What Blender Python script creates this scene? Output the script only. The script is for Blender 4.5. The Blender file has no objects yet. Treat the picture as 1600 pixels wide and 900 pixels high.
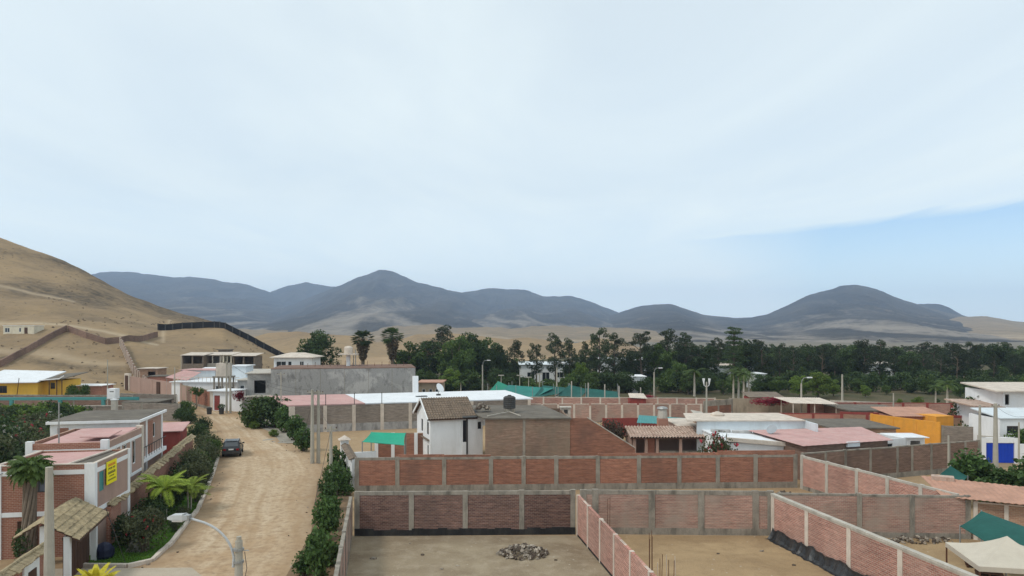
import bpy, math, random
import numpy as np
from mathutils import Vector, Matrix

# ------------------------------------------------------------------ camera
scene = bpy.context.scene
COL = scene.collection
CAM_H, FPX, HY = 12.7, 1111.0, 520.0
cam_d = bpy.data.cameras.new("camera")
cam_d.sensor_width = 36.0
cam_d.lens = FPX / 1600.0 * 36.0
cam_d.shift_y = 70.0 / 1600.0
cam_d.clip_start, cam_d.clip_end = 0.3, 40000.0
cam = bpy.data.objects.new("camera", cam_d)
cam.location = (0, 0, CAM_H)
cam.rotation_euler = (math.radians(90), 0, 0)
COL.objects.link(cam)
scene.camera = cam

# ------------------------------------------------------------------ sky and sun
SUN_EL, SUN_AZ = math.radians(50), math.radians(-118)      # azimuth from +Y, clockwise
SKY_STRENGTH = 0.14
CLOUD = (6.5, 7.15, 7.15)
world = bpy.data.worlds.new("World")
scene.world = world
world.use_nodes = True
wt = world.node_tree
wt.nodes.clear()
def wn(t, **kw):
    n = wt.nodes.new(t)
    for k, v in kw.items():
        setattr(n, k, v)
    return n
def wl(a, b):
    wt.links.new(a, b)
def wmath(op, a, b=None, c=None, clamp=False):
    n = wn('ShaderNodeMath', operation=op, use_clamp=clamp)
    for i, v in enumerate((a, b, c)):
        if v is None:
            continue
        if isinstance(v, (int, float)):
            n.inputs[i].default_value = v
        else:
            wl(v, n.inputs[i])
    return n.outputs[0]
w_out = wn('ShaderNodeOutputWorld')
w_bg = wn('ShaderNodeBackground')
w_bg.inputs['Strength'].default_value = SKY_STRENGTH
w_sky = wn('ShaderNodeTexSky', sky_type='NISHITA', sun_disc=False, sun_elevation=SUN_EL,
           sun_rotation=SUN_AZ, altitude=200.0, air_density=1.0, dust_density=0.4, ozone_density=1.4)
w_tc = wn('ShaderNodeTexCoord')
w_sep = wn('ShaderNodeSeparateXYZ')
wl(w_tc.outputs['Generated'], w_sep.inputs[0])
w_z = wmath('MAXIMUM', w_sep.outputs[2], 0.02)
w_px = wmath('DIVIDE', w_sep.outputs[0], w_z)
w_py = wmath('DIVIDE', w_sep.outputs[1], w_z)
w_cmb = wn('ShaderNodeCombineXYZ')
wl(w_px, w_cmb.inputs[0]); wl(w_py, w_cmb.inputs[1])
w_n1 = wn('ShaderNodeTexNoise'); w_n1.inputs['Scale'].default_value = 0.33
w_n1.inputs['Detail'].default_value = 5; w_n1.inputs['Roughness'].default_value = 0.55
w_n1.inputs['Distortion'].default_value = 0.6
w_map = wn('ShaderNodeMapping'); w_map.inputs['Scale'].default_value = (1.6, 0.55, 1); w_map.inputs['Rotation'].default_value = (0, 0, -0.35)
wl(w_cmb.outputs[0], w_map.inputs[0]); wl(w_map.outputs[0], w_n1.inputs['Vector'])
# the cloud sheet ends along a straight front; beyond it the blue shows
w_lin = wmath('ADD', wmath('MULTIPLY', w_px, 0.825), wmath('MULTIPLY', w_py, 0.565))
w_edge = wmath('ADD', wmath('SUBTRACT', 6.5, w_lin), wmath('MULTIPLY', wmath('SUBTRACT', w_n1.outputs[0], 0.5), 2.6))
w_cov = wmath('MULTIPLY_ADD', w_edge, 1.6, 0.4, clamp=True)
w_cov = wmath('MAXIMUM', w_cov, wmath('MULTIPLY', wmath('ADD', wmath('SUBTRACT', wmath('MULTIPLY', w_py, 0.42), w_px), 0.5), 0.5, clamp=True))
w_thin = wmath('MULTIPLY_ADD', w_n1.outputs[0], 1.3, 0.12, clamp=True)
w_fac = wmath('MULTIPLY', w_cov, wmath('MULTIPLY_ADD', w_thin, 0.5, 0.46))
# thin high veil everywhere
w_fac = wmath('MAXIMUM', w_fac, wmath('MULTIPLY', w_n1.outputs[0], 0.3))
w_tint = wn('ShaderNodeMix', data_type='RGBA', blend_type='MULTIPLY')
w_tint.inputs['Factor'].default_value = 1.0
wl(w_sky.outputs[0], w_tint.inputs['A']); w_tint.inputs['B'].default_value = (0.52, 0.80, 0.98, 1)
w_mix = wn('ShaderNodeMix', data_type='RGBA')
wl(w_fac, w_mix.inputs['Factor']); wl(w_tint.outputs['Result'], w_mix.inputs['A'])
w_mix.inputs['B'].default_value = (*CLOUD, 1)
# pale horizon air, the same all round
w_h = wmath('MULTIPLY', wmath('POWER', wmath('SUBTRACT', 1.0, wmath('MULTIPLY', w_sep.outputs[2], 5.2), clamp=True), 1.15), 0.9)
w_mix2 = wn('ShaderNodeMix', data_type='RGBA')
wl(w_h, w_mix2.inputs['Factor']); wl(w_mix.outputs['Result'], w_mix2.inputs['A'])
w_mix2.inputs['B'].default_value = (8.0, 9.0, 9.1, 1)
wl(w_mix2.outputs['Result'], w_bg.inputs['Color']); wl(w_bg.outputs[0], w_out.inputs[0])

sun_d = bpy.data.lights.new("sun", 'SUN')
sun_d.energy = 1.5
sun_d.angle = math.radians(11)
sun_d.color = (1.0, 0.95, 0.87)
sun = bpy.data.objects.new("sun", sun_d)
_sd = Vector((math.sin(SUN_AZ) * math.cos(SUN_EL), math.cos(SUN_AZ) * math.cos(SUN_EL), math.sin(SUN_EL)))
sun.rotation_euler = _sd.to_track_quat('Z', 'Y').to_euler()
sun.location = (0, 0, 60)
COL.objects.link(sun)

scene.view_settings.view_transform = 'Standard'
scene.view_settings.look = 'None'
scene.view_settings.exposure = 0.08
scene.view_settings.gamma = 1.0
scene.view_settings.use_curve_mapping = False
scene.render.engine = 'CYCLES'
cy = scene.cycles
cy.use_denoising = True
cy.denoiser = 'OPENIMAGEDENOISE'
cy.max_bounces = 5
cy.diffuse_bounces = 3
cy.glossy_bounces = 2
cy.transmission_bounces = 3
cy.transparent_max_bounces = 6
cy.volume_bounces = 2
HAZE_DENSITY = 0.00015
cy.caustics_reflective = cy.caustics_refractive = False

# ------------------------------------------------------------------ helpers
R = random.Random(7)
def gp(px, py, z=0.0):
    Y = (CAM_H - z) * FPX / (py - HY)
    return Vector(((px - 800.0) / FPX * Y, Y, z))
def xa(px, Y):
    return (px - 800.0) / FPX * Y
def za(py, Y):
    return CAM_H - (py - HY) * Y / FPX
def at(px, py, Y):
    return Vector((xa(px, Y), Y, za(py, Y)))

class NT:
    """small wrapper for material node trees"""
    def __init__(self, name, rough=0.9, spec=0.25):
        self.m = bpy.data.materials.new(name)
        self.m.use_nodes = True
        self.t = self.m.node_tree
        self.b = self.t.nodes['Principled BSDF']
        self.b.inputs['Roughness'].default_value = rough
        self.b.inputs['Specular IOR Level'].default_value = spec
    def n(self, typ, ins=None, **kw):
        nd = self.t.nodes.new(typ)
        for k, v in kw.items():
            setattr(nd, k, v)
        for k, v in (ins or {}).items():
            self.put(nd.inputs[k], v)
        return nd
    def put(self, sock, v):
        if hasattr(v, 'is_output') or isinstance(v, bpy.types.NodeSocket):
            self.t.links.new(v, sock)
        else:
            sock.default_value = v
    def math(self, op, a, b=None, c=None, clamp=False):
        nd = self.n('ShaderNodeMath', operation=op, use_clamp=clamp)
        for i, v in enumerate((a, b, c)):
            if v is not None:
                self.put(nd.inputs[i], v)
        return nd.outputs[0]
    def mix(self, f, a, b, blend='MIX'):
        nd = self.n('ShaderNodeMix', data_type='RGBA', blend_type=blend)
        self.put(nd.inputs['Factor'], f)
        self.put(nd.inputs['A'], a if not isinstance(a, tuple) else (*a[:3], 1))
        self.put(nd.inputs['B'], b if not isinstance(b, tuple) else (*b[:3], 1))
        return nd.outputs['Result']
    def coord(self, kind='Object'):
        return self.n('ShaderNodeTexCoord').outputs[kind]
    def noise(self, vec, scale, detail=4, rough=0.55, dist=0.0, smap=None):
        if smap is not None:
            vec = self.n('ShaderNodeMapping', {'Vector': vec, 'Scale': smap}).outputs[0]
        return self.n('ShaderNodeTexNoise', {'Vector': vec, 'Scale': scale, 'Detail': detail, 'Roughness': rough, 'Distortion': dist}).outputs[0]
    def ramp(self, f, lo, hi, a=0.0, b=1.0):
        nd = self.n('ShaderNodeMapRange', {'Value': f, 'From Min': lo, 'From Max': hi, 'To Min': a, 'To Max': b})
        return nd.outputs[0]
    def bump(self, h, strength=0.4, dist=0.02):
        nd = self.n('ShaderNodeBump', {'Height': h, 'Strength': strength, 'Distance': dist})
        self.t.links.new(nd.outputs[0], self.b.inputs['Normal'])
    def col(self, v):
        self.put(self.b.inputs['Base Color'], v if not isinstance(v, tuple) else (*v[:3], 1))
        return self.m

M = {}
def plain(name, col, rough=0.9, var=0.22, scale=1.2, stain=None, stain_amt=0.5, bump=0.25, spec=0.2, metal=0.0):
    n = NT(name, rough, spec)
    c = n.coord()
    f = n.noise(c, scale, 5, 0.6)
    g = n.noise(c, scale * 9, 3, 0.6)
    k = n.math('ADD', n.math('MULTIPLY', f, 0.7), n.math('MULTIPLY', g, 0.3))
    br = n.ramp(k, 0.3, 0.7, 1 - var, 1 + var)
    colr = n.mix(1.0, col, n.n('ShaderNodeCombineColor', {0: br, 1: br, 2: br}).outputs[0], 'MULTIPLY')
    if stain:
        s = n.noise(c, 0.9, 5, 0.65, 0.4, smap=(1.6, 1.6, 0.45))
        colr = n.mix(n.ramp(s, 0.48, 0.68, 0, stain_amt), colr, stain)
    n.b.inputs['Metallic'].default_value = metal
    if bump:
        n.bump(g, bump, 0.02)
    M[name] = n.col(colr)
    return M[name]
def brick(name, c1, c2, mortar, wash=None, wash_amt=0.5, dark=0.35, bw=0.25, bh=0.10, streak=0.35):
    n = NT(name, 0.92, 0.15)
    c = n.coord()
    s = n.n('ShaderNodeSeparateXYZ', {0: c})
    u = n.math('ADD', s.outputs[0], s.outputs[1])
    v = n.n('ShaderNodeCombineXYZ', {0: u, 1: s.outputs[2]}).outputs[0]
    b = n.n('ShaderNodeTexBrick', {'Vector': v, 'Color1': (*c1, 1), 'Color2': (*c2, 1), 'Mortar': (*mortar, 1), 'Scale': 1.0,
                                  'Mortar Size': 0.013, 'Mortar Smooth': 0.2, 'Bias': 0.0, 'Brick Width': bw, 'Row Height': bh})
    colr = b.outputs[0]
    st = n.noise(v, 1.0, 4, 0.7, 0.2, smap=(0.9, 9.0, 1))
    br = n.math('MULTIPLY', n.ramp(st, 0.3, 0.7, 1 - streak, 1 + streak), n.ramp(n.n('ShaderNodeObjectInfo').outputs['Random'], 0, 1, 0.84, 1.16))
    colr = n.mix(1.0, colr, n.n('ShaderNodeCombineColor', {0: br, 1: br, 2: br}).outputs[0], 'MULTIPLY')
    if wash:
        w = n.noise(c, 0.55, 5, 0.65, 0.5)
        colr = n.mix(n.ramp(w, 0.42, 0.66, 0, wash_amt), colr, wash)
    d = n.noise(c, 0.35, 4, 0.6, smap=(1, 1, 0.5))
    colr = n.mix(n.ramp(d, 0.5, 0.72, 0, dark), colr, (0.09, 0.07, 0.06))
    ef = n.noise(v, 3.2, 5, 0.75, smap=(0.8, 2.6, 1))
    colr = n.mix(n.ramp(ef, 0.62, 0.74, 0, 0.45), colr, mortar)
    n.bump(n.math('SUBTRACT', 1.0, b.outputs[1]), 0.6, 0.012)
    M[name] = n.col(colr)
    return M[name]
def leafm(name, col, col2, trans=0.25, rough=0.6):
    n = NT(name, rough, 0.25)
    g = n.n('ShaderNodeNewGeometry').outputs['Random Per Island']
    o = n.n('ShaderNodeObjectInfo').outputs['Random']
    cc = n.noise(n.coord(), 0.8, 3, 0.6)
    f = n.math('ADD', n.math('MULTIPLY', g, 0.55), n.math('MULTIPLY', n.ramp(cc, 0.3, 0.7), 0.45), clamp=True)
    colr = n.mix(f, col, col2)
    br = n.ramp(o, 0, 1, 0.75, 1.25)
    colr = n.mix(1.0, colr, n.n('ShaderNodeCombineColor', {0: br, 1: br, 2: br}).outputs[0], 'MULTIPLY')
    m = n.col(colr)
    tr = n.n('ShaderNodeBsdfTranslucent', {'Color': colr})
    mx = n.n('ShaderNodeMixShader', {0: trans, 1: n.b.outputs[0], 2: tr.outputs[0]})
    n.t.links.new(mx.outputs[0], n.t.nodes['Material Output'].inputs[0])
    M[name] = m
    return m

class MB:
    def __init__(self):
        self.v, self.f = [], []
    def add(self, vs, fs):
        o = len(self.v)
        self.v += [tuple(p) for p in vs]
        self.f += [tuple(i + o for i in q) for q in fs]
        return self
    def box(self, x0, x1, y0, y1, z0, z1):
        vs = [(x0,y0,z0),(x1,y0,z0),(x1,y1,z0),(x0,y1,z0),(x0,y0,z1),(x1,y0,z1),(x1,y1,z1),(x0,y1,z1)]
        return self.add(vs, [(3,2,1,0),(4,5,6,7),(0,1,5,4),(1,2,6,5),(2,3,7,6),(3,0,4,7)])
    def obox(self, c, s, rz=0.0, rx=0.0, ry=0.0):
        m = Matrix.Translation(c) @ Matrix.Rotation(rz, 4, 'Z') @ Matrix.Rotation(ry, 4, 'Y') @ Matrix.Rotation(rx, 4, 'X')
        o = len(self.v)
        self.box(-s[0]/2, s[0]/2, -s[1]/2, s[1]/2, -s[2]/2, s[2]/2)
        for i in range(o, len(self.v)):
            self.v[i] = tuple(m @ Vector(self.v[i]))
        return self
    def tube(self, pts, rad, n=8, cap=True):
        pts = [Vector(p) for p in pts]
        if not hasattr(rad, '__len__'):
            rad = [rad] * len(pts)
        o = len(self.v)
        up = Vector((0.31, 0.17, 0.93))
        for i, p in enumerate(pts):
            d = (pts[min(i+1, len(pts)-1)] - pts[max(i-1, 0)])
            d = d.normalized() if d.length > 1e-9 else Vector((0, 0, 1))
            a = d.cross(up)
            if a.length < 0.05:
                a = d.cross(Vector((1, 0, 0)))
            a.normalize(); b = d.cross(a)
            for k in range(n):
                t = 2 * math.pi * k / n
                self.v.append(tuple(p + a * math.cos(t) * rad[i] + b * math.sin(t) * rad[i]))
        for i in range(len(pts) - 1):
            for k in range(n):
                q = o + i*n + k; r = o + i*n + (k+1) % n
                self.f.append((q, r, r + n, q + n))
        if cap:
            self.f.append(tuple(o + k for k in range(n))[::-1])
            self.f.append(tuple(o + (len(pts)-1)*n + k for k in range(n)))
        return self
    def prism(self, poly, z0, z1):
        n = len(poly)
        vs = [(x, y, z0) for x, y in poly] + [(x, y, z1) for x, y in poly]
        fs = [tuple(range(n))[::-1], tuple(range(n, 2*n))] + [(i, (i+1) % n, n + (i+1) % n, n + i) for i in range(n)]
        return self.add(vs, fs)
    def slab(self, corners, t):
        """four (or more) top corners in 3-D, thickened downwards"""
        n = len(corners)
        vs = [Vector(c) for c in corners] + [Vector(c) - Vector((0, 0, t)) for c in corners]
        fs = [tuple(range(n)), tuple(range(n, 2*n))[::-1]] + [(i, n + i, n + (i+1) % n, (i+1) % n) for i in range(n)]
        return self.add(vs, fs)
    def build(self, name, mat, parent=None, smooth=False, loc=None):
        me = bpy.data.meshes.new(name)
        me.from_pydata(self.v, [], self.f)
        me.materials.append(M[mat] if isinstance(mat, str) else mat)
        if smooth:
            me.polygons.foreach_set('use_smooth', [True] * len(me.polygons))
        me.update()
        return put(name, me, parent, loc)
def put(name, me, parent=None, loc=None):
    o = bpy.data.objects.new(name, me)
    COL.objects.link(o)
    if parent is not None:
        o.parent = parent
    if loc is not None:
        o.location = loc
    return o
def thing(name, label, cat, loc=(0, 0, 0), rz=0.0, group=None):
    o = bpy.data.objects.new(name, None)
    o.empty_display_size = 0.3
    COL.objects.link(o)
    o.location = loc
    o.rotation_euler = (0, 0, rz)
    return tag(o, label, cat, group)
def tag(o, label, cat, group=None):
    o['label'] = label
    o['category'] = cat
    o['kind'] = 'thing'
    if group:
        o['group'] = group
    return o
def struct(o):
    o['kind'] = 'structure'
    return o
def stuff(o):
    o['kind'] = 'stuff'
    return o
def mesh_np(name, verts, quads, mat, smooth=False):
    me = bpy.data.meshes.new(name)
    verts = np.asarray(verts, np.float32); quads = np.asarray(quads, np.int32)
    me.vertices.add(len(verts)); me.vertices.foreach_set('co', verts.ravel())
    k = quads.shape[1]
    me.loops.add(quads.size); me.loops.foreach_set('vertex_index', quads.ravel())
    me.polygons.add(len(quads)); me.polygons.foreach_set('loop_start', np.arange(0, quads.size, k, dtype=np.int32))
    me.polygons.foreach_set('loop_total', np.full(len(quads), k, np.int32))
    if smooth:
        me.polygons.foreach_set('use_smooth', np.ones(len(quads), bool))
    me.materials.append(M[mat] if isinstance(mat, str) else mat)
    me.update(calc_edges=True)
    me.validate()
    return me
def vattr(me, name, vals):
    a = me.attributes.new(name, 'FLOAT', 'POINT')
    a.data.foreach_set('value', np.asarray(vals, np.float32).ravel())
# value noise in numpy
_perm = np.random.RandomState(3).rand(512, 512)
def vnoise(x, y):
    x = np.asarray(x, float); y = np.asarray(y, float)
    xi = np.floor(x).astype(int); yi = np.floor(y).astype(int)
    fx = x - xi; fy = y - yi
    fx = fx*fx*(3-2*fx); fy = fy*fy*(3-2*fy)
    g = lambda a, b: _perm[a % 512, b % 512]
    return (g(xi, yi)*(1-fx) + g(xi+1, yi)*fx)*(1-fy) + (g(xi, yi+1)*(1-fx) + g(xi+1, yi+1)*fx)*fy
def fbm(x, y, o=5, lac=2.03, gain=0.5):
    s = 0; a = 1; t = 0
    for i in range(o):
        s = s + a * vnoise(x + 17.3*i, y + 9.1*i); t += a
        a *= gain; x = np.asarray(x) * lac; y = np.asarray(y) * lac
    return s / t
def ridged(x, y, o=5):
    s = 0; a = 1; t = 0
    for i in range(o):
        s = s + a * (1 - np.abs(2*vnoise(x + 31.7*i, y + 5.9*i) - 1)); t += a
        a *= 0.5; x = np.asarray(x)*2.1; y = np.asarray(y)*2.1
    return s / t

# ------------------------------------------------------------------ materials
brick('brick_dark', (0.20, 0.105, 0.08), (0.115, 0.062, 0.055), (0.23, 0.17, 0.14), streak=0.45)
brick('brick_red', (0.36, 0.145, 0.09), (0.27, 0.105, 0.07), (0.34, 0.22, 0.16), dark=0.4)
brick('brick_pink', (0.40, 0.22, 0.17), (0.31, 0.17, 0.135), (0.42, 0.32, 0.26), wash=(0.36, 0.29, 0.235), wash_amt=0.75, dark=0.3)
brick('brick_rose', (0.46, 0.215, 0.165), (0.33, 0.14, 0.11), (0.50, 0.40, 0.33), dark=0.2, wash=(0.45, 0.32, 0.26), wash_amt=0.35)
brick('brick_brown', (0.25, 0.15, 0.11), (0.19, 0.115, 0.085), (0.27, 0.2, 0.16), dark=0.4)
brick('brick_tan', (0.38, 0.23, 0.15), (0.32, 0.18, 0.12), (0.40, 0.3, 0.22), dark=0.25)
brick('brick_house', (0.37, 0.16, 0.11), (0.31, 0.13, 0.09), (0.44, 0.29, 0.22), dark=0.15, streak=0.15)
brick('brick_grey', (0.26, 0.215, 0.18), (0.22, 0.18, 0.15), (0.29, 0.25, 0.21), dark=0.3)
brick('brick_plastered', (0.27, 0.17, 0.12), (0.22, 0.13, 0.09), (0.29, 0.22, 0.17), wash=(0.25, 0.20, 0.145), wash_amt=0.7, dark=0.35)
plain('concrete', (0.29, 0.255, 0.21), var=0.32, stain=(0.105, 0.095, 0.078), stain_amt=0.85)
plain('concrete_pale', (0.47, 0.43, 0.37), stain=(0.24, 0.215, 0.18), stain_amt=0.5)
plain('concrete_grey', (0.36, 0.345, 0.33), var=0.42, scale=0.28, stain=(0.15, 0.145, 0.14), stain_amt=0.85)
plain('cement_cream', (0.60, 0.52, 0.44), stain=(0.40, 0.33, 0.27), stain_amt=0.4)
def blotch(name, base, light, dark):
    n = NT(name, 0.9, 0.2)
    c = n.coord()
    p = n.noise(c, 0.33, 5, 0.6, 0.7); q = n.noise(c, 0.8, 6, 0.7, 0.4, smap=(1, 1, 0.6)); r = n.noise(c, 6, 4, 0.7)
    col = n.mix(n.ramp(p, 0.5, 0.62, 0, 0.85), base, light)
    col = n.mix(n.ramp(q, 0.52, 0.66, 0, 0.8), col, dark)
    br = n.ramp(r, 0.3, 0.7, 0.86, 1.14)
    col = n.mix(1.0, col, n.n('ShaderNodeCombineColor', {0: br, 1: br, 2: br}).outputs[0], 'MULTIPLY')
    n.bump(r, 0.3, 0.02)
    M[name] = n.col(col)
blotch('concrete_blotch', (0.32, 0.31, 0.295), (0.47, 0.45, 0.425), (0.155, 0.145, 0.14))
plain('roof_slab', (0.155, 0.135, 0.11), var=0.35, scale=0.6, stain=(0.11, 0.095, 0.075), stain_amt=0.8)
plain('pink_roof', (0.52, 0.31, 0.285), var=0.16, scale=0.5, stain=(0.56, 0.42, 0.38), stain_amt=0.5)
plain('terra_roof', (0.47, 0.265, 0.19), var=0.22, scale=0.7, stain=(0.30, 0.19, 0.14), stain_amt=0.4)
plain('white_paint', (0.80, 0.80, 0.80), var=0.05, scale=0.8, stain=(0.62, 0.61, 0.58), stain_amt=0.4, bump=0.1)
plain('white_roof', (0.74, 0.755, 0.77), var=0.07, scale=0.5, stain=(0.58, 0.58, 0.57), stain_amt=0.5, bump=0.1)
plain('bluish_white', (0.62, 0.665, 0.69), var=0.08, scale=0.5, stain=(0.5, 0.52, 0.52), stain_amt=0.5, bump=0.1)
plain('cream_paint', (0.66, 0.60, 0.47), var=0.1, stain=(0.45, 0.38, 0.29), stain_amt=0.4)
plain('plaster_rose', (0.40, 0.27, 0.22), var=0.12, scale=0.5, stain=(0.30, 0.21, 0.17), stain_amt=0.4)
plain('plaster_tan', (0.33, 0.27, 0.20), var=0.2, scale=0.4, stain=(0.19, 0.15, 0.11), stain_amt=0.7)
plain('yellow_paint', (0.72, 0.44, 0.07), var=0.1, stain=(0.6, 0.38, 0.1), stain_amt=0.4)
plain('orange_paint', (0.74, 0.33, 0.05), var=0.12, stain=(0.55, 0.27, 0.08), stain_amt=0.4)
plain('red_paint', (0.27, 0.06, 0.05), var=0.2, stain=(0.16, 0.05, 0.045), stain_amt=0.5)
plain('salmon_paint', (0.48, 0.22, 0.16), var=0.2, stain=(0.36, 0.2, 0.15), stain_amt=0.5)
plain('blue_paint', (0.012, 0.055, 0.45), rough=0.5, var=0.1)
plain('turquoise', (0.07, 0.26, 0.255), rough=0.6, var=0.12, stain=(0.1, 0.25, 0.25))
plain('green_sail', (0.02, 0.32, 0.20), rough=0.7, var=0.12, scale=0.6, bump=0.1)
plain('green_net', (0.018, 0.095, 0.08), rough=0.85, var=0.25, scale=0.5, bump=0.1)
plain('teal_net', (0.035, 0.19, 0.165), rough=0.85, var=0.2, scale=0.5, bump=0.1)
plain('mint_net', (0.035, 0.23, 0.155), rough=0.85, var=0.2, scale=0.5, bump=0.1)
plain('beige_canvas', (0.55, 0.49, 0.40), rough=0.85, var=0.08, scale=0.6, stain=(0.42, 0.36, 0.29), stain_amt=0.3, bump=0.1)
plain('black_plastic', (0.02, 0.021, 0.023), rough=0.42, var=0.4, scale=2.5, spec=0.5, stain=(0.10, 0.09, 0.08), stain_amt=0.4)
plain('tar', (0.025, 0.024, 0.024), rough=0.8, var=0.4, stain=(0.10, 0.09, 0.075), stain_amt=0.35)
plain('black_mesh', (0.018, 0.018, 0.02), rough=0.9, var=0.4, scale=0.8)
plain('wood_dark', (0.085, 0.045, 0.03), var=0.3, rough=0.7)
plain('wood_grey', (0.19, 0.15, 0.115), var=0.35)
plain('metal_grey', (0.33, 0.33, 0.32), rough=0.5, var=0.12, metal=0.4)
plain('metal_dark', (0.06, 0.058, 0.055), rough=0.6, var=0.2)
plain('rust', (0.13, 0.06, 0.035), rough=0.9, var=0.4, scale=5)
plain('pole_concrete', (0.40, 0.37, 0.31), var=0.12, scale=2, stain=(0.27, 0.25, 0.2), stain_amt=0.5)
plain('lamp_grey', (0.48, 0.49, 0.49), rough=0.45, var=0.06)
plain('tile_tan', (0.36, 0.285, 0.175), var=0.5, scale=3.5, stain=(0.15, 0.125, 0.08), stain_amt=0.8)
plain('tile_brown', (0.20, 0.15, 0.11), var=0.4, scale=3.0, stain=(0.11, 0.09, 0.07), stain_amt=0.7)
plain('tile_pale', (0.48, 0.36, 0.29), var=0.4, scale=3.0, stain=(0.26, 0.15, 0.11), stain_amt=0.7)
plain('rock', (0.25, 0.23, 0.205), var=0.4, scale=2, stain=(0.13, 0.12, 0.11))
plain('rubble', (0.30, 0.255, 0.205), var=0.5, scale=1.5, stain=(0.10, 0.085, 0.07), stain_amt=0.8)
plain('rubble_pale', (0.42, 0.36, 0.29), var=0.4, scale=1.5)
plain('rubble_dark', (0.105, 0.08, 0.062), var=0.5, scale=1.5)
plain('bark', (0.13, 0.10, 0.075), var=0.35, scale=3)
plain('bark_pale', (0.42, 0.38, 0.32), var=0.2, scale=3, stain=(0.28, 0.24, 0.2))
plain('dead_frond', (0.12, 0.09, 0.055), var=0.4, scale=4)
plain('yellow_sign', (0.86, 0.74, 0.02), rough=0.5, var=0.03, bump=0)
plain('red_ink', (0.62, 0.12, 0.03), rough=0.5, var=0.03, bump=0)
plain('dark_ink', (0.045, 0.05, 0.03), rough=0.5, var=0.05, bump=0)
plain('blue_plastic', (0.018, 0.022, 0.05), rough=0.5, var=0.3, scale=3)
plain('car_paint', (0.012, 0.013, 0.015), rough=0.25, var=0.1, spec=0.6, bump=0)
plain('tyre', (0.014, 0.014, 0.014), rough=0.9, var=0.2)
plain('tail_light', (0.25, 0.01, 0.01), rough=0.25, var=0.05, bump=0)
plain('plate_white', (0.7, 0.7, 0.68), rough=0.5, var=0.05, bump=0)
plain('galvanised', (0.33, 0.35, 0.37), rough=0.55, var=0.15)
n = NT('glass_dark', 0.08, 0.6); M['glass_dark'] = n.col((0.02, 0.025, 0.03))
n = NT('glass_blue', 0.1, 0.6); M['glass_blue'] = n.col((0.09, 0.115, 0.16))
leafm('leaf_dark', (0.022, 0.045, 0.014), (0.075, 0.115, 0.034))
leafm('leaf_casuarina', (0.018, 0.036, 0.016), (0.068, 0.088, 0.036))
leafm('leaf_mid', (0.035, 0.07, 0.014), (0.115, 0.17, 0.04))
leafm('leaf_bright', (0.075, 0.14, 0.02), (0.18, 0.24, 0.045))
leafm('leaf_lime', (0.15, 0.23, 0.02), (0.30, 0.36, 0.05))
leafm('leaf_shrub', (0.025, 0.055, 0.014), (0.10, 0.17, 0.045))
leafm('leaf_olive', (0.05, 0.065, 0.026), (0.14, 0.15, 0.07))
leafm('leaf_brown', (0.08, 0.06, 0.04), (0.14, 0.10, 0.07))
leafm('leaf_yellow', (0.45, 0.38, 0.02), (0.62, 0.55, 0.06))
leafm('petal_red', (0.40, 0.03, 0.05), (0.55, 0.08, 0.10))
leafm('petal_magenta', (0.20, 0.015, 0.03), (0.33, 0.035, 0.06))
leafm('petal_white', (0.6, 0.55, 0.5), (0.7, 0.68, 0.62))
leafm('grass_leaf', (0.06, 0.15, 0.012), (0.13, 0.25, 0.03))

def dirt(name, c1, c2, c3, sc=0.12, fine=1.6):
    n = NT(name, 0.95, 0.1)
    c = n.coord()
    a = n.noise(c, sc, 6, 0.6, 0.6)
    b = n.noise(c, fine, 6, 0.7)
    d = n.noise(c, fine * 14, 3, 0.7)
    col = n.mix(n.ramp(a, 0.35, 0.65), c1, c2)
    col = n.mix(n.ramp(b, 0.48, 0.72, 0, 0.6), col, c3)
    br = n.ramp(d, 0.25, 0.75, 0.8, 1.2)
    col = n.mix(1.0, col, n.n('ShaderNodeCombineColor', {0: br, 1: br, 2: br}).outputs[0], 'MULTIPLY')
    sp = n.n('ShaderNodeTexVoronoi', {'Vector': c, 'Scale': 1.3}).outputs['Distance']
    col = n.mix(n.ramp(sp, 0.05, 0.09, 0.7, 0), col, (0.5, 0.45, 0.38))
    n.bump(n.math('ADD', b, n.math('MULTIPLY', d, 0.4)), 0.6, 0.06)
    M[name] = n.col(col)
dirt('dirt', (0.40, 0.285, 0.17), (0.33, 0.225, 0.13), (0.25, 0.17, 0.10))
dirt('lot_grey', (0.33, 0.265, 0.18), (0.225, 0.17, 0.112), (0.42, 0.35, 0.26), 0.28, 1.1)
dirt('lot_sand', (0.41, 0.29, 0.165), (0.30, 0.205, 0.115), (0.24, 0.165, 0.095), 0.28, 1.1)
dirt('gravel_grey', (0.33, 0.30, 0.25), (0.28, 0.25, 0.21), (0.4, 0.36, 0.3), 0.4)
dirt('paving_pale', (0.48, 0.41, 0.32), (0.43, 0.36, 0.28), (0.38, 0.31, 0.23), 0.5)
dirt('grass_ground', (0.055, 0.12, 0.014), (0.09, 0.165, 0.02), (0.05, 0.08, 0.015), 0.5, 3)
dirt('garden_earth', (0.07, 0.085, 0.03), (0.12, 0.09, 0.05), (0.05, 0.055, 0.02), 0.3)
dirt('belt_earth', (0.06, 0.065, 0.03), (0.13, 0.10, 0.06), (0.045, 0.05, 0.022), 0.08)
dirt('bed_earth', (0.25, 0.165, 0.10), (0.17, 0.12, 0.075), (0.12, 0.085, 0.055), 0.5, 2.5)
dirt('valley_scrub', (0.16, 0.14, 0.105), (0.22, 0.185, 0.135), (0.10, 0.095, 0.065), 0.01, 0.1)
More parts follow.
